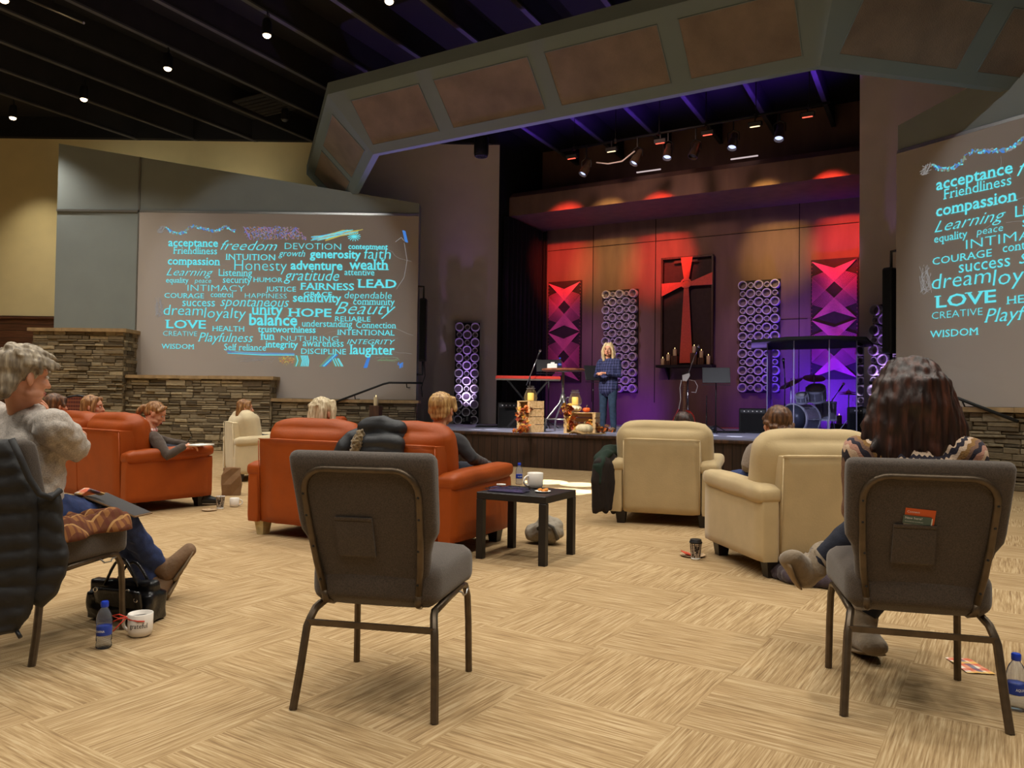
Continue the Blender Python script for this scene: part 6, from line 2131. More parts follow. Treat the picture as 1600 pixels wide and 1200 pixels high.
def garland(label, path_pts, n, seed, spread=0.06):
    rg = random.Random(seed)
    o0 = V(path_pts[0])
    t = thing('leaf_garland', label, 'garland', o0, 0, 'autumn leaf garlands')
    ms = [MB() for _ in LEAF]
    P = [V(p)-o0 for p in path_pts]
    for k in range(n):
        s = rg.uniform(0, len(P)-1.001); i = int(s); f = s-i
        c = P[i]*(1-f)+P[i+1]*f+V((rg.gauss(0, spread), rg.gauss(0, spread*0.6), abs(rg.gauss(0, spread*0.6))))
        Rm = Euler((rg.uniform(0, 6.28), rg.uniform(-1, 1), rg.uniform(0, 6.28))).to_matrix()
        L = rg.uniform(0.035, 0.06)
        prof = [(0, -1), (0.25, -0.7), (0.75, -0.75), (0.5, -0.2), (0.95, 0.25), (0.4, 0.3), (0, 1), (-0.4, 0.3), (-0.95, 0.25), (-0.5, -0.2), (-0.75, -0.75), (-0.25, -0.7)]
        m = ms[rg.randrange(len(ms))]
        ctr = m.bm.verts.new(c+Rm@V((0, 0, 0.25*L)))
        vs = [m.bm.verts.new(c+Rm@V((a*L, b*L, 0.12*L*rg.uniform(-1, 1)))) for (a, b) in prof]
        for j in range(12): m.face([ctr, vs[j], vs[(j+1) % 12]])
    for m, mt in zip(ms, LEAF):
        m.build('leaves', mt, t, recalc=False)['kind'] = 'stuff'
    m = MB(); m.tube(P, 0.008, 6); m.build('vine', M['stem'], t, smooth=True)


e1 = gnd(826, 678, STZ)
garland('orange leaf garland tumbling down the open side of the tall crate', [C1+V((-0.06, -0.2, 0.40)), C1+V((-0.14, -0.22, 0.30)), C1+V((-0.12, -0.26, 0.14)), e1+V((-0.05, 0.0, 0.05)), e1+V((-0.2, 0.03, 0.03))], 90, 1, 0.045)
garland('rust leaf garland at the left side of the low crate', [C2+V((-0.24, -0.16, 0.46)), C2+V((-0.29, -0.16, 0.36)), C2+V((-0.22, -0.26, 0.22)), C2+V((-0.18, -0.28, 0.05))], 80, 2, 0.045)
e2 = gnd(930, 678, STZ)
garland('gold and red leaf garland on the stage edge right of the cream pumpkin', [e2+V((-0.10, 0.05, 0.17)), e2+V((-0.04, -0.01, 0.08)), e2+V((0.06, 0.0, 0.05)), e2+V((0.2, 0.02, 0.04))], 95, 3, 0.05)
M['raffia'] = mat('raffia', (196, 160, 108), 0.85, 0.2, 30)
m = MB()
rg = random.Random(8)
for k in range(16):
    a = gnd(889+rg.uniform(0, 22), 679, STZ)
    m.tube([a+V((0, rg.uniform(-0.03, 0.05), 0.015)), a+V((0.07, rg.uniform(-0.05, 0.02), 0.04+rg.uniform(0, 0.03))), a+V((0.2, rg.uniform(-0.06, 0.0), 0.015)), a+V((0.33+rg.uniform(-0.05, 0.05), rg.uniform(-0.05, 0.02), 0.02))], rg.uniform(0.008, 0.016), 6)
tag(m.build('raffia_twist', M['raffia'], None, smooth=True), 'pale twisted raffia on the stage edge under the cream pumpkin', 'decoration')

# high round table
HT = gnd(881, 675, STZ)+V((0, 0.35, 0))
t = thing('bar_table', 'tall round wooden table on a steel pipe base beside the speaking woman', 'table', HT)
M['walnut'] = stripmat('walnut_top', ramp3((96, 52, 34), (136, 80, 54), (164, 104, 74)), (3, 30, 30), 0.35, 0.05)
m = MB(); m.lathe([(0.001, 1.07), (0.37, 1.07), (0.385, 1.08), (0.385, 1.10), (0.375, 1.108), (0.001, 1.108)], n=40); m.build('tabletop', M['walnut'], t, smooth=True, sharp=40)
m = MB(); m.cyl((0, 0, 0.52), (0, 0, 1.07), 0.025); m.cyl((0, 0, 0.50), (0, 0, 0.66), 0.04); m.lathe([(0.1, 1.055), (0.1, 1.068), (0.02, 1.07)], n=20); m.build('post', M['steel'], t, smooth=True)
for k in range(4):
    a = R(20+90*k)
    m = MB(); m.tube([V((0.03*math.cos(a), 0.03*math.sin(a), 0.62)), V((0.06*math.cos(a), 0.06*math.sin(a), 0.50)), V((0.2*math.cos(a), 0.2*math.sin(a), 0.34)), V((0.32*math.cos(a), 0.32*math.sin(a), 0.2)), V((0.345*math.cos(a), 0.345*math.sin(a), 0.0))], 0.017, 8); m.build('leg', M['steel'], t, smooth=True)
m = MB(); m.tube([V((0.31*math.cos(2*math.pi*k/36), 0.31*math.sin(2*math.pi*k/36), 0.215)) for k in range(37)], 0.012, 8, cap=False); m.build('foot_ring', M['steel'], t, smooth=True)
m = MB(); m.cyl((0.04, 0, 0.58), (0.1, 0, 0.6), 0.012); m.lathe([(0.03, 0), (0.03, 0.02), (0.001, 0.02)], (0.10, 0, 0.59), 12); m.build('clamp_knob', M['steel'], t, smooth=True)
TZ = HT+V((0, 0, 1.108))
bottle('water bottle standing on the tall round table on the stage', TZ+V((-0.06, 0.02, 0)), R(10), 1.05)
t = thing('tissue_box', 'white tissue box on the left of the tall round table', 'box', TZ+V((-0.2, 0.0, 0)), R(10))
m = MB(); m.box((0, 0, 0.045), (0.16, 0.11, 0.09), bev=0.006); m.build('box_body', M['paper'], t)
m = MB(); m.rbox((0.01, 0, 0.10), (0.07, 0.05, 0.04), 0.015, n=4); m.build('tissue', M['paper'], t, smooth=True)
t = thing('open_notes', 'loose white pages spread on the right of the tall round table', 'papers', TZ+V((0.15, -0.08, 0)), R(-12))
for k in range(4):
    m = MB(); m.grid(lambda s, u: V(((s-0.5)*0.26+0.03*k-0.04, (u-0.5)*0.2+0.02*k, 0.004+0.004*k+0.012*math.sin(s*3.14+k))), 8, 4); m.build('page', M['paper'], t, smooth=True)

# keyboard with stand, mic and music desk
KB = V((0.30, 14.5, 0)); kz = 1.515
t = thing('stage_keyboard', 'red-topped electric keyboard on a black stand at the left of the stage', 'keyboard', (KB.x, KB.y, STZ), R(0))
M['kb_red'] = mat('red_keyboard_shell', (196, 58, 46), 0.4, 0.06, 10)
z = kz-STZ
m = MB(); m.box((0, 0, z), (1.22, 0.32, 0.06), bev=0.01); m.box((0, -0.05, z+0.035), (1.2, 0.2, 0.02)); m.build('shell', M['kb_red'], t)
m = MB()
for k in range(52): m.box((-0.56+1.12*k/51, 0.06, z+0.036), (0.019, 0.15, 0.014))
m.build('keys', M['white'], t)
m = MB(); m.box((0, -0.166, z-0.026), (1.2, 0.01, 0.03)); m.build('rear_strip', M['steel'], t)
for s in (-1, 1):
    m = MB(); m.bar((s*0.38, -0.14, z-0.04), (-s*0.38, 0.14, 0.02), 0.03, 0.03); m.build('stand_leg', M['black'], t)
m = MB(); m.box((-0.38, 0, z-0.04), (0.03, 0.34, 0.03)); m.box((0.38, 0, z-0.04), (0.03, 0.34, 0.03)); m.build('stand_arm', M['black'], t)


def amp(label, c, s, rz, grille=True, mt='black_plastic'):
    t = thing('amplifier', label, 'amplifier', c, rz, 'black stage amplifiers')
    m = MB(); m.box((0, 0, s[2]/2), s, bev=0.012); m.build('cabinet', M[mt], t)
    m = MB(); m.box((0, -s[1]/2-0.003, s[2]*0.42), (s[0]*0.86, 0.012, s[2]*0.72)); m.build('grille', M['black_cloth'], t)
    m = MB(); m.box((0, -s[1]/2-0.004, s[2]*0.88), (s[0]*0.86, 0.008, s[2]*0.12)); m.build('control_panel', M['charcoal'], t)
    for k in range(5):
        m = MB(); m.lathe([(0.012, 0), (0.01, 0.014), (0.001, 0.014)], (-s[0]*0.3+s[0]*0.15*k, -s[1]/2-0.007, s[2]*0.88), 10, Matrix.Rotation(R(90), 3, 'X')); m.build('knob', M['white'], t)
    return t


a1 = gnd(797, 660, STZ)
amp('black amplifier on the stage under the keyboard', (0.0, 15.2, STZ), (0.5, 0.35, 0.5), R(-10))


def mic_stand(label, base, h, tip, boom0=None, name='microphone_stand', mic=True, tripod=True):
    t = thing(name, label, 'microphone stand', base, 0, 'microphone stands')
    b = V(base)
    top = V((0, 0, h))
    m = MB(); m.cyl((0, 0, 0.06), (0, 0, h*0.55), 0.011); m.cyl((0, 0, h*0.5), top, 0.008); m.build('pole', M['black'], t, smooth=True)
    for k in range(3):
        a = 2.1*k+0.4
        m = MB(); m.bar((0, 0, 0.12), (0.26*math.cos(a), 0.26*math.sin(a), 0.012), 0.014, 0.014); m.build('leg', M['black'], t)
    if tip is not None:
        tl = V(tip)-b
        d = (tl-top).normalized()
        m = MB(); m.cyl(top-d*0.18, tl-d*0.14, 0.008); m.build('boom', M['steel'], t, smooth=True)
        if mic:
            m = MB(); m.tube([tl-d*0.16, tl-d*0.02], [0.012, 0.018], 10); m.build('microphone', M['black'], t, smooth=True)
            m = MB(); m.ell(tl, (0.026, 0.026, 0.028)); m.build('mic_head', M['chrome'], t, smooth=True)
    return t


ms0 = at(828, 590, 14.2)
mic_stand('microphone on a slanting boom above the keyboard', (ms0.x, ms0.y, STZ), at(826, 588, 14.2).z-STZ, at(844, 548, 14.1))


def music_stand(label, base, h, w, hh, rz, name='music_stand'):
    t = thing(name, label, 'music stand', base, rz, 'black music stands')
    m = MB(); m.box((0, 0, h+hh*0.4), (w, 0.012, hh), Euler((R(-22), 0, 0)), 0.004); m.box((0, -0.06-0.0, h-0.05), (w, 0.07, 0.01)); m.build('desk', M['desk_black'], t)
    m = MB(); m.cyl((0, 0.03, 0.05), (0, 0.03, h+0.08), 0.011); m.build('pole', M['black'], t, smooth=True)
    for k in range(3):
        a = 2.1*k+0.5
        m = MB(); m.bar((0, 0.03, 0.14), (0.25*math.cos(a), 0.03+0.25*math.sin(a), 0.012), 0.016, 0.012); m.build('leg', M['black'], t)
    m = MB(); m.ell((0, 0.04, h+0.1), (0.03, 0.03, 0.03)); m.build('tilt_joint', M['black'], t, smooth=True)
    return t


b1 = gnd(1121, 664, STZ)
mu = at(1119, 590, 13.6)
music_stand('black music stand on the stage below the red cross', (mu.x, mu.y, STZ), at(1119, 597, 13.6).z-STZ, 0.48, 0.30, R(-10))
mu = at(928, 586, 14.2)
music_stand('black music desk half hidden by the elbow of the speaking woman', (mu.x, mu.y, STZ), at(928, 593, 14.2).z-STZ, 0.36, 0.30, R(15))
mu = at(858, 572, 14.9)
music_stand('wide black music desk behind the tall round table', (mu.x, mu.y, STZ), at(858, 580, 14.9).z-STZ, 0.50, 0.26, R(5))
mb_ = at(1104, 618, 13.7)
mic_stand('short bare black stand left of the music stand', (mb_.x, mb_.y, STZ), mb_.z-STZ, None)

# guitar hung on its stand with the boom microphone
gp = at(1069, 640, 13.8)
t = thing('electric_guitar', 'electric guitar upright on a stand behind the dark-haired person in the central armchair', 'guitar', (gp.x, gp.y, STZ), R(-15))
M['gt_body'] = mat('guitar_red', (150, 40, 30), 0.25, 0.1, 10)
M['gt_neck'] = stripmat('fretboard', ramp3((70, 40, 26), (110, 66, 42), (140, 88, 56)), (30, 30, 6), 0.4, 0.1)
m = MB()
outl = []
for k in range(40):
    a = 2*math.pi*k/40
    rr = 0.17+0.035*math.cos(2*a)-0.03*math.cos(a*2+1.0)*math.sin(a)
    outl.append((rr*0.95*math.cos(a), rr*1.15*math.sin(a)))
m.loft([[V((x, y, 0.22+z)) for (x, z) in outl] for y in (-0.02, 0.02)]); m.build('guitar_body', M['gt_body'], t, smooth=True, sharp=40)
m = MB(); m.box((0, -0.028, 0.62), (0.055, 0.022, 0.62), bev=0.006); m.build('neck', M['gt_neck'], t)
m = MB()
for k in range(18): m.box((0, -0.0405, 0.36+0.03*k), (0.055, 0.003, 0.003))
m.build('frets', M['steel'], t)
m = MB(); m.loft([[V((x, y, z)) for (x, z) in ((-0.03, 0.92), (0.04, 0.92), (0.10, 1.02), (0.09, 1.07), (-0.04, 1.03))] for y in (-0.035, -0.015)]); m.build('headstock', M['white'], t)
for k in range(6):
    m = MB(); m.cyl((-0.03+0.02*k, -0.025, 1.03+0.008*k), (-0.03+0.02*k, -0.025, 1.06+0.008*k), 0.006, n=8); m.build('tuning_peg', M['chrome'], t)
m = MB(); m.tube([(-0.05, -0.05, 0.94), (-0.075, -0.05, 0.8), (-0.06, -0.05, 0.6), (-0.09, -0.06, 0.42)], 0.007, 6); m.build('cable', M['white'], t, smooth=True)
m = MB(); m.tube([(-0.1, 0.02, 0.42), (-0.2, 0.0, 0.2), (-0.3, 0.0, 0.02)], 0.028, 8, flat=0.3); m.build('red_strap', M['kb_red'], t, smooth=True)
m = MB(); m.cyl((0.06, 0.06, 0.02), (0.06, 0.06, 0.98), 0.014); m.build('stand_pole', M['chrome'], t, smooth=True)
m = MB(); m.tube([(0.06, 0.06, 0.05), (0.0, -0.12, 0.05), (-0.1, -0.12, 0.06)], 0.012, 8); m.tube([(0.06, 0.06, 0.05), (0.16, -0.12, 0.05)], 0.012, 8); m.build('stand_cradle', M['black'], t, smooth=True)
mic_stand('boom microphone slanting up to the right in front of the red cross', (gp.x+0.08, gp.y+0.12, STZ), at(1067, 588, 13.9).z-STZ, at(1091, 541, 13.8))
t = thing('guitar_capo_cable', 'looped white cable hanging from the boom microphone stand', 'cable', (gp.x, gp.y, STZ))
m = MB(); m.tube([V((0.1, 0.05, 0.95)), V((0.2, 0.05, 0.93)), V((0.25, 0.05, 0.84)), V((0.22, 0.05, 0.72)), V((0.14, 0.05, 0.73))], 0.005, 6); m.build('cable_loop', M['white'], t, smooth=True)

# drum kit behind its clear shield
M['kit_chrome'] = mat('kit_chrome', (224, 224, 230), 0.3, 0.03, 20, metal=0.35)
M['shell'] = mat('silver_drum_shell', (150, 148, 156), 0.3, 0.15, 30, metal=0.3)
M['drumhead'] = mat('smoke_drum_head', (66, 70, 80), 0.35, 0.1, 10)
M['headskin'] = mat('pale_drum_head', (196, 190, 186), 0.5, 0.05, 10)
M['brass'] = mat('brass_cymbal', (190, 120, 60), 0.25, 0.15, 25, metal=0.9)


def drum(label, c, axis, r, d, name, head='headskin', legs=None, group='drums of the kit'):
    t = thing(name, label, 'drum', c, 0, group)
    Mx = V(axis).to_track_quat('Z', 'Y').to_matrix()
    m = MB(); m.lathe([(r*0.97, -d/2), (r, -d/2+0.004), (r, d/2-0.004), (r*0.97, d/2)], n=30, M=Mx); m.build('shell', M['shell'], t, smooth=True, sharp=50)
    for s in (-1, 1):
        m = MB(); m.lathe([(r*0.93, s*(d/2+0.004)), (r*1.03, s*(d/2+0.004)), (r*1.03, s*(d/2-0.03)), (r*0.98, s*(d/2-0.03))], n=30, M=Mx, closed=True); m.build('hoop', M['kit_chrome'], t, smooth=True, sharp=40)
        m = MB(); m.lathe([(r*0.95, s*(d/2+0.001)), (0.001, s*(d/2+0.003))], n=26, M=Mx); m.build('drum_head', M[head], t, smooth=True)
    m = MB()
    for k in range(8):
        a = 2*math.pi*k/8
        p = Mx@V((r*1.03*math.cos(a), r*1.03*math.sin(a), 0)); ax = Mx@V((0, 0, 1))
        m.cyl(p-ax*d*0.45, p+ax*d*0.45, 0.006, n=6); m.cyl(p-ax*0.025, p+ax*0.025, 0.012, n=8)
    m.build('tension_rods', M['kit_chrome'], t)
    if legs:
        for a in legs:
            m = MB(); m.tube([V((0.9*r*math.cos(a), 0.9*r*math.sin(a), 0.0)), V((1.12*r*math.cos(a), 1.12*r*math.sin(a), -c[2]+STZ+0.01))], 0.009, 8); m.build('leg', M['kit_chrome'], t, smooth=True)
    return t


bd = onv(1239, 651, 13.9)
ax = V((-0.80, -0.60, 0))
bc = bd-ax*0.2
bc.z = STZ+0.275
drum('bass drum with a dark front head behind the clear shield', bc, ax, 0.27, 0.42, 'bass_drum', 'drumhead', legs=(0.9, 2.4))
tm = at(1275, 615, 13.35)
drum('rack tom above the bass drum with a cymbal behind it', tm, V((-0.25, -0.45, 0.85)), 0.16, 0.22, 'tom_drum')
tm2 = at(1253, 622, 13.1)
drum('small tom left of the rack tom', tm2, V((-0.25, -0.4, 0.88)), 0.10, 0.14, 'tom_drum')
ft = at(1290, 655, 13.7)
drum('floor tom at the right of the bass drum', V((ft.x, ft.y, STZ+0.42)), V((0, 0, 1)), 0.18, 0.34, 'floor_tom', legs=(0.3, 2.4, 4.5))


def cym_stand(label, base, h, r, tilt, name='cymbal_stand', double=False):
    t = thing(name, label, 'cymbal stand', base, 0, 'cymbal stands')
    m = MB(); m.cyl((0, 0, 0.1), (0, 0, h), 0.011); m.build('pole', M['kit_chrome'], t, smooth=True)
    for k in range(3):
        a = 2.1*k+0.2
        m = MB(); m.bar((0, 0, 0.3), (0.22*math.cos(a), 0.22*math.sin(a), 0.012), 0.014, 0.012); m.build('leg', M['kit_chrome'], t)
    Mx = Euler(tilt).to_matrix()
    for k in range(2 if double else 1):
        m = MB(); m.lathe([(0.001, 0.03), (0.035, 0.026), (0.05, 0.012), (r*0.6, 0.006), (r, -0.006), (r, -0.008), (0.05, 0.008), (0.001, 0.022)], (0, 0, h-0.03+0.03*k), 30, Mx); m.build('cymbal', M['brass'], t, smooth=True, sharp=40)
    m = MB(); m.cyl((0, 0, h), (0, 0, h+0.06), 0.008); m.build('wing_nut', M['kit_chrome'], t)


for (px, py, D, r, tl, lb, nm) in ((1236, 596, 13.3, 0.22, (R(-18), R(-22), 0), 'reddish crash cymbal on a stand left of the toms', 'cymbal_stand'), (1326, 613, 13.3, 0.17, (0, 0, 0), 'hi-hat pair at the right behind the shield', 'hi_hat'), (1272, 588, 14.3, 0.2, (R(-15), R(10), 0), 'dark cymbal in front of the red string art panel', 'cymbal_stand')):
    p = at(px, py, D); cym_stand(lb, (p.x, p.y, STZ), p.z-STZ, r, tl, nm, nm == 'hi_hat')
for (px, py, D, tx, ty, lb) in ((1226, 640, 13.2, 1224, 562, 'black overhead microphone left of the drums'), (1300, 640, 13.9, 1318, 600, 'black microphone on a boom above the hi-hat')):
    p = at(px, py, D); q = at(tx, ty, D-0.1); mic_stand(lb, (p.x, p.y, STZ), q.z-STZ-0.3, q)

SH = [(-2.62, 14.5), (-2.52, 13.45), (-2.03, 13.05), (-1.5, 13.05), (-1.13, 13.4), (-1.10, 14.3)]
SHT = 2.12
t = thing('drum_shield', 'clear acrylic drum enclosure with a flat black lid at the right of the stage', 'drum shield', S(-1.85, 13.7, STZ), SR)
M['acrylic'] = glassmat('clear_acrylic', (238, 240, 250), 0.02, tint=0.98, milk=0.02)
M['acrylic_edge'] = mat('acrylic_edge', (150, 150, 176), 0.25, 0.03, 10)
oS = V((-1.85, 13.7))
for i in range(len(SH)-1):
    a, b = V(SH[i])-oS, V(SH[i+1])-oS
    m = MB(); m.loft([[V((p.x+k*(b-a).normalized().y, p.y-k*(b-a).normalized().x, z)) for (p, z) in ((a, 0.0), (b, 0.0), (b, SHT-STZ), (a, SHT-STZ))] for k in (0.0, 0.006)]); m.build('clear_panel', M['acrylic'], t)
for i in range(1, len(SH)):
    a = V(SH[i])-oS
    m = MB(); m.box((a.x, a.y, (SHT-STZ)/2), (0.016, 0.014, SHT-STZ)); m.build('panel_edge', M['acrylic_edge'], t)
LID = [(-3.05, 14.7), (-2.75, 13.3), (-2.1, 12.85), (-1.45, 12.85), (-0.98, 13.25), (-0.98, 14.8), (-1.6, 15.1), (-2.6, 15.1)]
m = MB(); m.loft([[V((u-oS.x, v-oS.y, z-STZ)) for (u, v) in LID] for z in (SHT, SHT+0.05)]); m.build('lid', M['black_cloth'], t)
amp('black amplifier at the right behind the shield candle', S(-1.0, 13.9, STZ), (0.6, 0.4, 0.5), SR)
amp('black amplifier left of the bass drum behind the shield', S(-2.95, 14.6, STZ), (0.5, 0.4, 0.45), SR)

# candles on stumps at the two sides
for (px, py, D, tw, th, cr, chh, lb) in ((1311, 676, 12.6, 0.27, 0.17, 0.05, 0.16, 'right'), (587, 662, 15.05, 0.20, 0.40, 0.045, 0.17, 'left')):
    p = gnd(px, py, STZ) if lb == 'right' else at(px, 650, D)
    p.z = STZ
    m = MB(); m.box((0, 0, th/2), (tw, tw*0.9, th), bev=0.006)
    tag(m.build('wooden_block', M['stump'], None, loc=p, rz=R(-12)), 'dark wooden block on the stage carrying the candle before the drum shield' if lb == 'right' else 'wooden block by the stone wall carrying the candle near the left handrail', 'block', 'candle blocks')
    candle('cream pillar candle on a dark block before the drum shield' if lb == 'right' else 'cream pillar candle on a wooden block near the left handrail', p+V((0, 0, th)), cr, chh, 'candles on blocks')

# things lying on the stage
for (px, py, lb) in ((1110, 676, 'grey floor box on the stage below the music stand'), (1174, 676, 'grey floor box on the stage right of the other, near the braided hair'), (796, 668, 'dark floor box on the stage under the keyboard')):
    p = gnd(px, py, STZ)
    t = thing('floor_box', lb, 'box', p+V((0, 0.1, 0)), SR, 'floor boxes')
    m = MB(); m.loft([[V((-0.11, -0.09, 0)), V((0.11, -0.09, 0)), V((0.11, 0.09, 0)), V((-0.11, 0.09, 0))], [V((-0.10, -0.07, 0.10)), V((0.10, -0.07, 0.10)), V((0.10, 0.08, 0.12)), V((-0.10, 0.08, 0.12))]]); m.build('box_body', M['charcoal'], t)
rg = random.Random(12)
for (px, py, w, lb) in ((1142, 677, 0.5, 'tangle of black cables on the stage between the grey floor boxes'), (770, 668, 0.5, 'black cables on the stage floor left of the tall crate')):
    c = gnd(px, py, STZ)
    m = MB()
    for k in range(5):
        q = [c+V((rg.uniform(-w, w)*0.7, rg.uniform(-0.05, 0.35), 0.012+0.004*j)) for j in range(5)]
        m.tube(q, 0.009, 6)
    tag(m.build('cable', M['black'], None, smooth=True), lb, 'cable', 'stage cables')
p = gnd(1148, 670, STZ)
m = MB(); m.box((0, 0.3, 0.006), (0.7, 0.25, 0.012)); tag(m.build('stage_mat', M['kb_red'], None, loc=p, rz=SR), 'narrow red mat on the stage behind the grey floor boxes', 'mat')
p = gnd(1150, 747)
t = thing('floor_speaker', 'black floor loudspeaker against the stage front behind the right cream armchair', 'loudspeaker', p+V((0.02, 0.0, 0)), SR)
m = MB(); m.box((0, 0, 0.25), (0.36, 0.25, 0.5), bev=0.01); m.build('cabinet', M['black_plastic'], t)
m = MB(); m.box((0, -0.127, 0.25), (0.30, 0.01, 0.40)); m.build('grille', M['black_cloth'], t)
m = MB(); m.box((0.02, -0.13, 0.475), (0.05, 0.004, 0.02)); m.build('badge', M['steel'], t)

# line-array columns on pipe brackets
for W, lb in ((LW, 'black loudspeaker column on a pipe bracket right of the fully visible screen'), (RW, 'black loudspeaker column on a pipe bracket left of the cut-off right screen')):
    t = thing('line_array_speaker', lb, 'loudspeaker', W.p(-0.12, 0.0, 2.5), math.atan2(W.n.x, -W.n.y), 'loudspeaker columns')
    s = 1 if W is LW else -1
    m = MB(); m.box((0, 0, 0.05), (0.15, 0.22, 1.32), bev=0.02); m.build('cabinet', M['black_plastic'], t)
    m = MB(); m.box((0, -0.112, 0.05), (0.12, 0.01, 1.24), bev=0.004); m.build('grille', M['black_cloth'], t)
    for (z0, z1) in ((0.68, 0.97), (-0.56, -0.88)):
        m = MB(); m.tube([(0, 0.02, z0), (0.0, 0.02, z1), (-s*0.12, 0.02, z1), (-s*0.14, 0.02, z1)], 0.022, 8); m.build('pipe_bracket', M['black'], t, smooth=True)
    m = MB(); m.tube([(0.03*s, 0.05, -0.6), (0.05*s, 0.05, -0.9), (-0.02*s, 0.05, -1.15), (0.0, 0.08, -1.35)], 0.01, 6); m.build('cable', M['black'], t, smooth=True)
# black pendant loudspeaker behind the soffit
p = at(752, 229, 15.0)
t = thing('pendant_speaker', 'black cylindrical loudspeaker hanging behind the soffit left of the stage opening', 'loudspeaker', p)
m = MB(); m.lathe([(0.13, 0.19), (0.145, 0.17), (0.145, -0.14), (0.13, -0.19), (0.001, -0.19)], n=26); m.cyl((0, 0, 0.18), (0, 0, 0.9), 0.018); m.build('speaker_can', M['black_plastic'], t, smooth=True, sharp=40)
m = MB(); m.lathe([(0.1, -0.193), (0.12, -0.197), (0.12, -0.205), (0.1, -0.205)], n=24, closed=True)
for i in range(5):
    for j in range(5):
        if (i-2)**2+(j-2)**2 < 6: m.box((0.04*(i-2), 0.04*(j-2), -0.197), (0.016, 0.016, 0.012))
m.build('grille', M['charcoal'], t)

# lighting bar and its lamps
A, B = onv(876, 236, 14.02), onv(1297, 160, 13.82)
t = thing('lighting_bar', 'long black pipe hung under the stage ceiling carrying the spotlights', 'lighting bar', (A+B)/2)
o0 = V(t.location)
m = MB(); m.cyl(A-o0, B-o0, 0.024); m.build('pipe', M['black'], t, smooth=True)
for k in range(6):
    q = A.lerp(B, 0.06+0.175*k)
    m = MB(); m.cyl(q-o0, q-o0+V((0, 0, 0.85)), 0.008, n=6); m.box(q-o0, (0.05, 0.07, 0.07)); m.build('hanger', M['black'], t)
bd = (B-A).normalized()


def led_lamp(label, px, py, c):
    p = onv(px, py, BAR_V)
    t = thing('wash_light', label, 'stage light', p, SR, 'strip wash lights on the bar')
    top = A+bd*((p-A).dot(bd))-p
    m = MB(); m.box((0, 0.0, 0.05), (0.24, 0.12, 0.09), Euler((R(18), 0, 0)), 0.012); m.build('lamp_housing', M['black'], t)
    m = MB(); m.bar((0, 0, 0.08), V((0, 0, top.z)), 0.02, 0.04); m.build('yoke', M['black'], t)
    m = MB(); m.box((0, -0.02, -0.004), (0.17, 0.05, 0.02), Euler((R(18), 0, 0)), 0.008); m.build('glowing_lens', emat('lens_'+('red' if c == 'r' else 'amber'), (255, 92, 70) if c == 'r' else (255, 226, 170), 2.2), t)


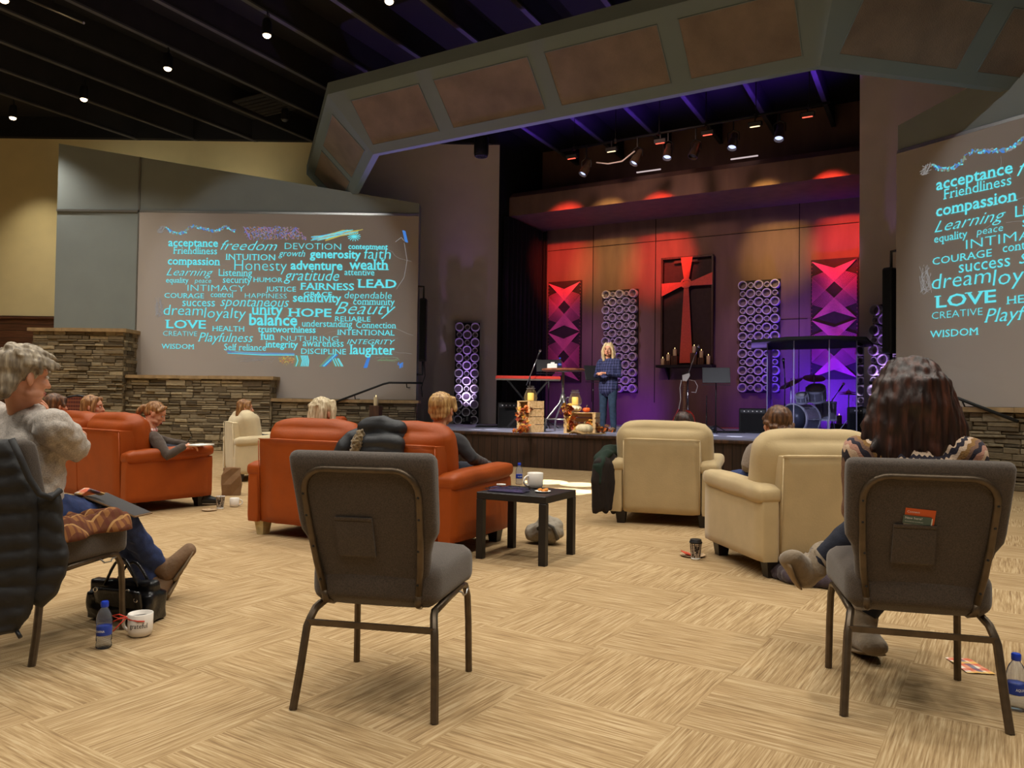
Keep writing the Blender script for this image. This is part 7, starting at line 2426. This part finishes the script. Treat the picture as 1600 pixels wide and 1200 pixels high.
names = ['leftmost red', 'left amber', 'second red from the left', 'middle red', 'right amber', 'rightmost red']
for nm_, (px, py, c) in zip(names, WASH): led_lamp(nm_+' strip wash light on the stage lighting bar', px, py, c)
LENS = emat('spot_lens', (196, 206, 255), 1.6)
for (px, py, tx, tz, lit, lb) in ((916, 262, -0.5, -1, 1, 'bronze spotlight at the left end of the lighting bar'), (996, 245, -0.55, -1, 1, 'bronze spotlight left of the middle of the bar, aimed down left'), (1044, 236, 0.0, -1, 1, 'bronze spotlight with bright lens under the middle of the bar'),
                                 (1087, 234, -0.35, -1, 0, 'dark spotlight with red glints right of the bright middle lens'), (1146, 220, -0.1, -1, 1, 'bronze spotlight right of the middle of the bar'), (1218, 206, 0.0, -1, 1, 'bronze spotlight with bright lens near the right end of the bar')):
    p = onv(px, py, BAR_V)
    t = thing('spotlight', lb, 'stage light', p, SR, 'bronze spotlights on the bar')
    top = A+bd*((p-A).dot(bd))-p
    ax = V((tx*0.7, -0.45, tz)).normalized()
    Mx = ax.to_track_quat('Z', 'Y').to_matrix()
    m = MB(); m.lathe([(0.04, -0.16), (0.06, -0.14), (0.065, -0.02), (0.085, 0.02), (0.09, 0.17), (0.08, 0.17), (0.075, 0.10), (0.001, 0.10)], n=20, M=Mx); m.build('lamp_can', M['bronze'], t, smooth=True, sharp=40)
    m = MB(); m.lathe([(0.072, 0.12), (0.05, 0.14), (0.001, 0.148)], n=18, M=Mx); m.build('lens', LENS if lit else M['drumhead'], t, smooth=True)
    m = MB(); m.tube([V((-0.1, 0, 0)), V((-0.1, 0, 0.14)), V((0, 0, 0.2)), V((0.1, 0, 0.14)), V((0.1, 0, 0))], 0.01, 6); m.bar((0, 0, 0.19), V((0, 0, max(0.25, top.z))), 0.02, 0.03); m.build('yoke', M['black'], t)
m = MB()
q = [onv(932, 254, 13.9), onv(950, 256, 13.9), onv(972, 252, 13.9), onv(992, 236, 13.9)]
m.tube(q, 0.014, 8); tag(m.build('cable', M['white'], None, smooth=True), 'pale cable looping under the left part of the lighting bar', 'cable', 'bar cables')

# pendant downlights of the hall
BULB = emat('downlight_glow', (255, 222, 176), 9.0)
for (px, py, lit, lb) in ((417, 55, 1, 'lit ceiling downlight nearest the top of the soffit left corner'), (262, 107, 1, 'second lit ceiling downlight from the soffit along the diagonal row'), (131, 155, 1, 'third lit ceiling downlight from the soffit along the diagonal row'), (20, 184, 1, 'lit ceiling downlight closest to the beige wall at the left edge'),
                         (608, 2, 1, 'lit ceiling downlight cut by the top edge above the soffit'), (6, 0, 1, 'lit ceiling downlight in the top left corner'), (445, 187, 0, 'unlit ceiling downlight low beside the soffit corner')):
    p = gnd(px, py, 6.66) if lit else gnd(px, py, 6.8)
    t = thing('ceiling_downlight', lb, 'ceiling light', p, 0, 'ceiling downlights')
    m = MB(); m.lathe([(0.065, 0.0), (0.075, 0.0), (0.078, 0.02), (0.07, 0.20), (0.05, 0.25), (0.001, 0.25), (0.001, 0.235), (0.045, 0.23), (0.06, 0.10)], n=20, closed=False); m.build('lamp_can', M['black'], t, smooth=True, sharp=40)
    m = MB(); m.ell((0, 0, 0.0), (0.062, 0.062, 0.045)); m.build('bulb', BULB if lit else M['drumhead'], t, smooth=True)
    m = MB(); m.cyl((0, 0, 0.24), (0, 0, 7.06-p.z), 0.008, n=6); m.tube([(0, 0, 7.03-p.z), (0.03, 0, 6.97-p.z), (0.02, 0, 6.9-p.z)], 0.007, 6); m.build('stem', M['black'], t)
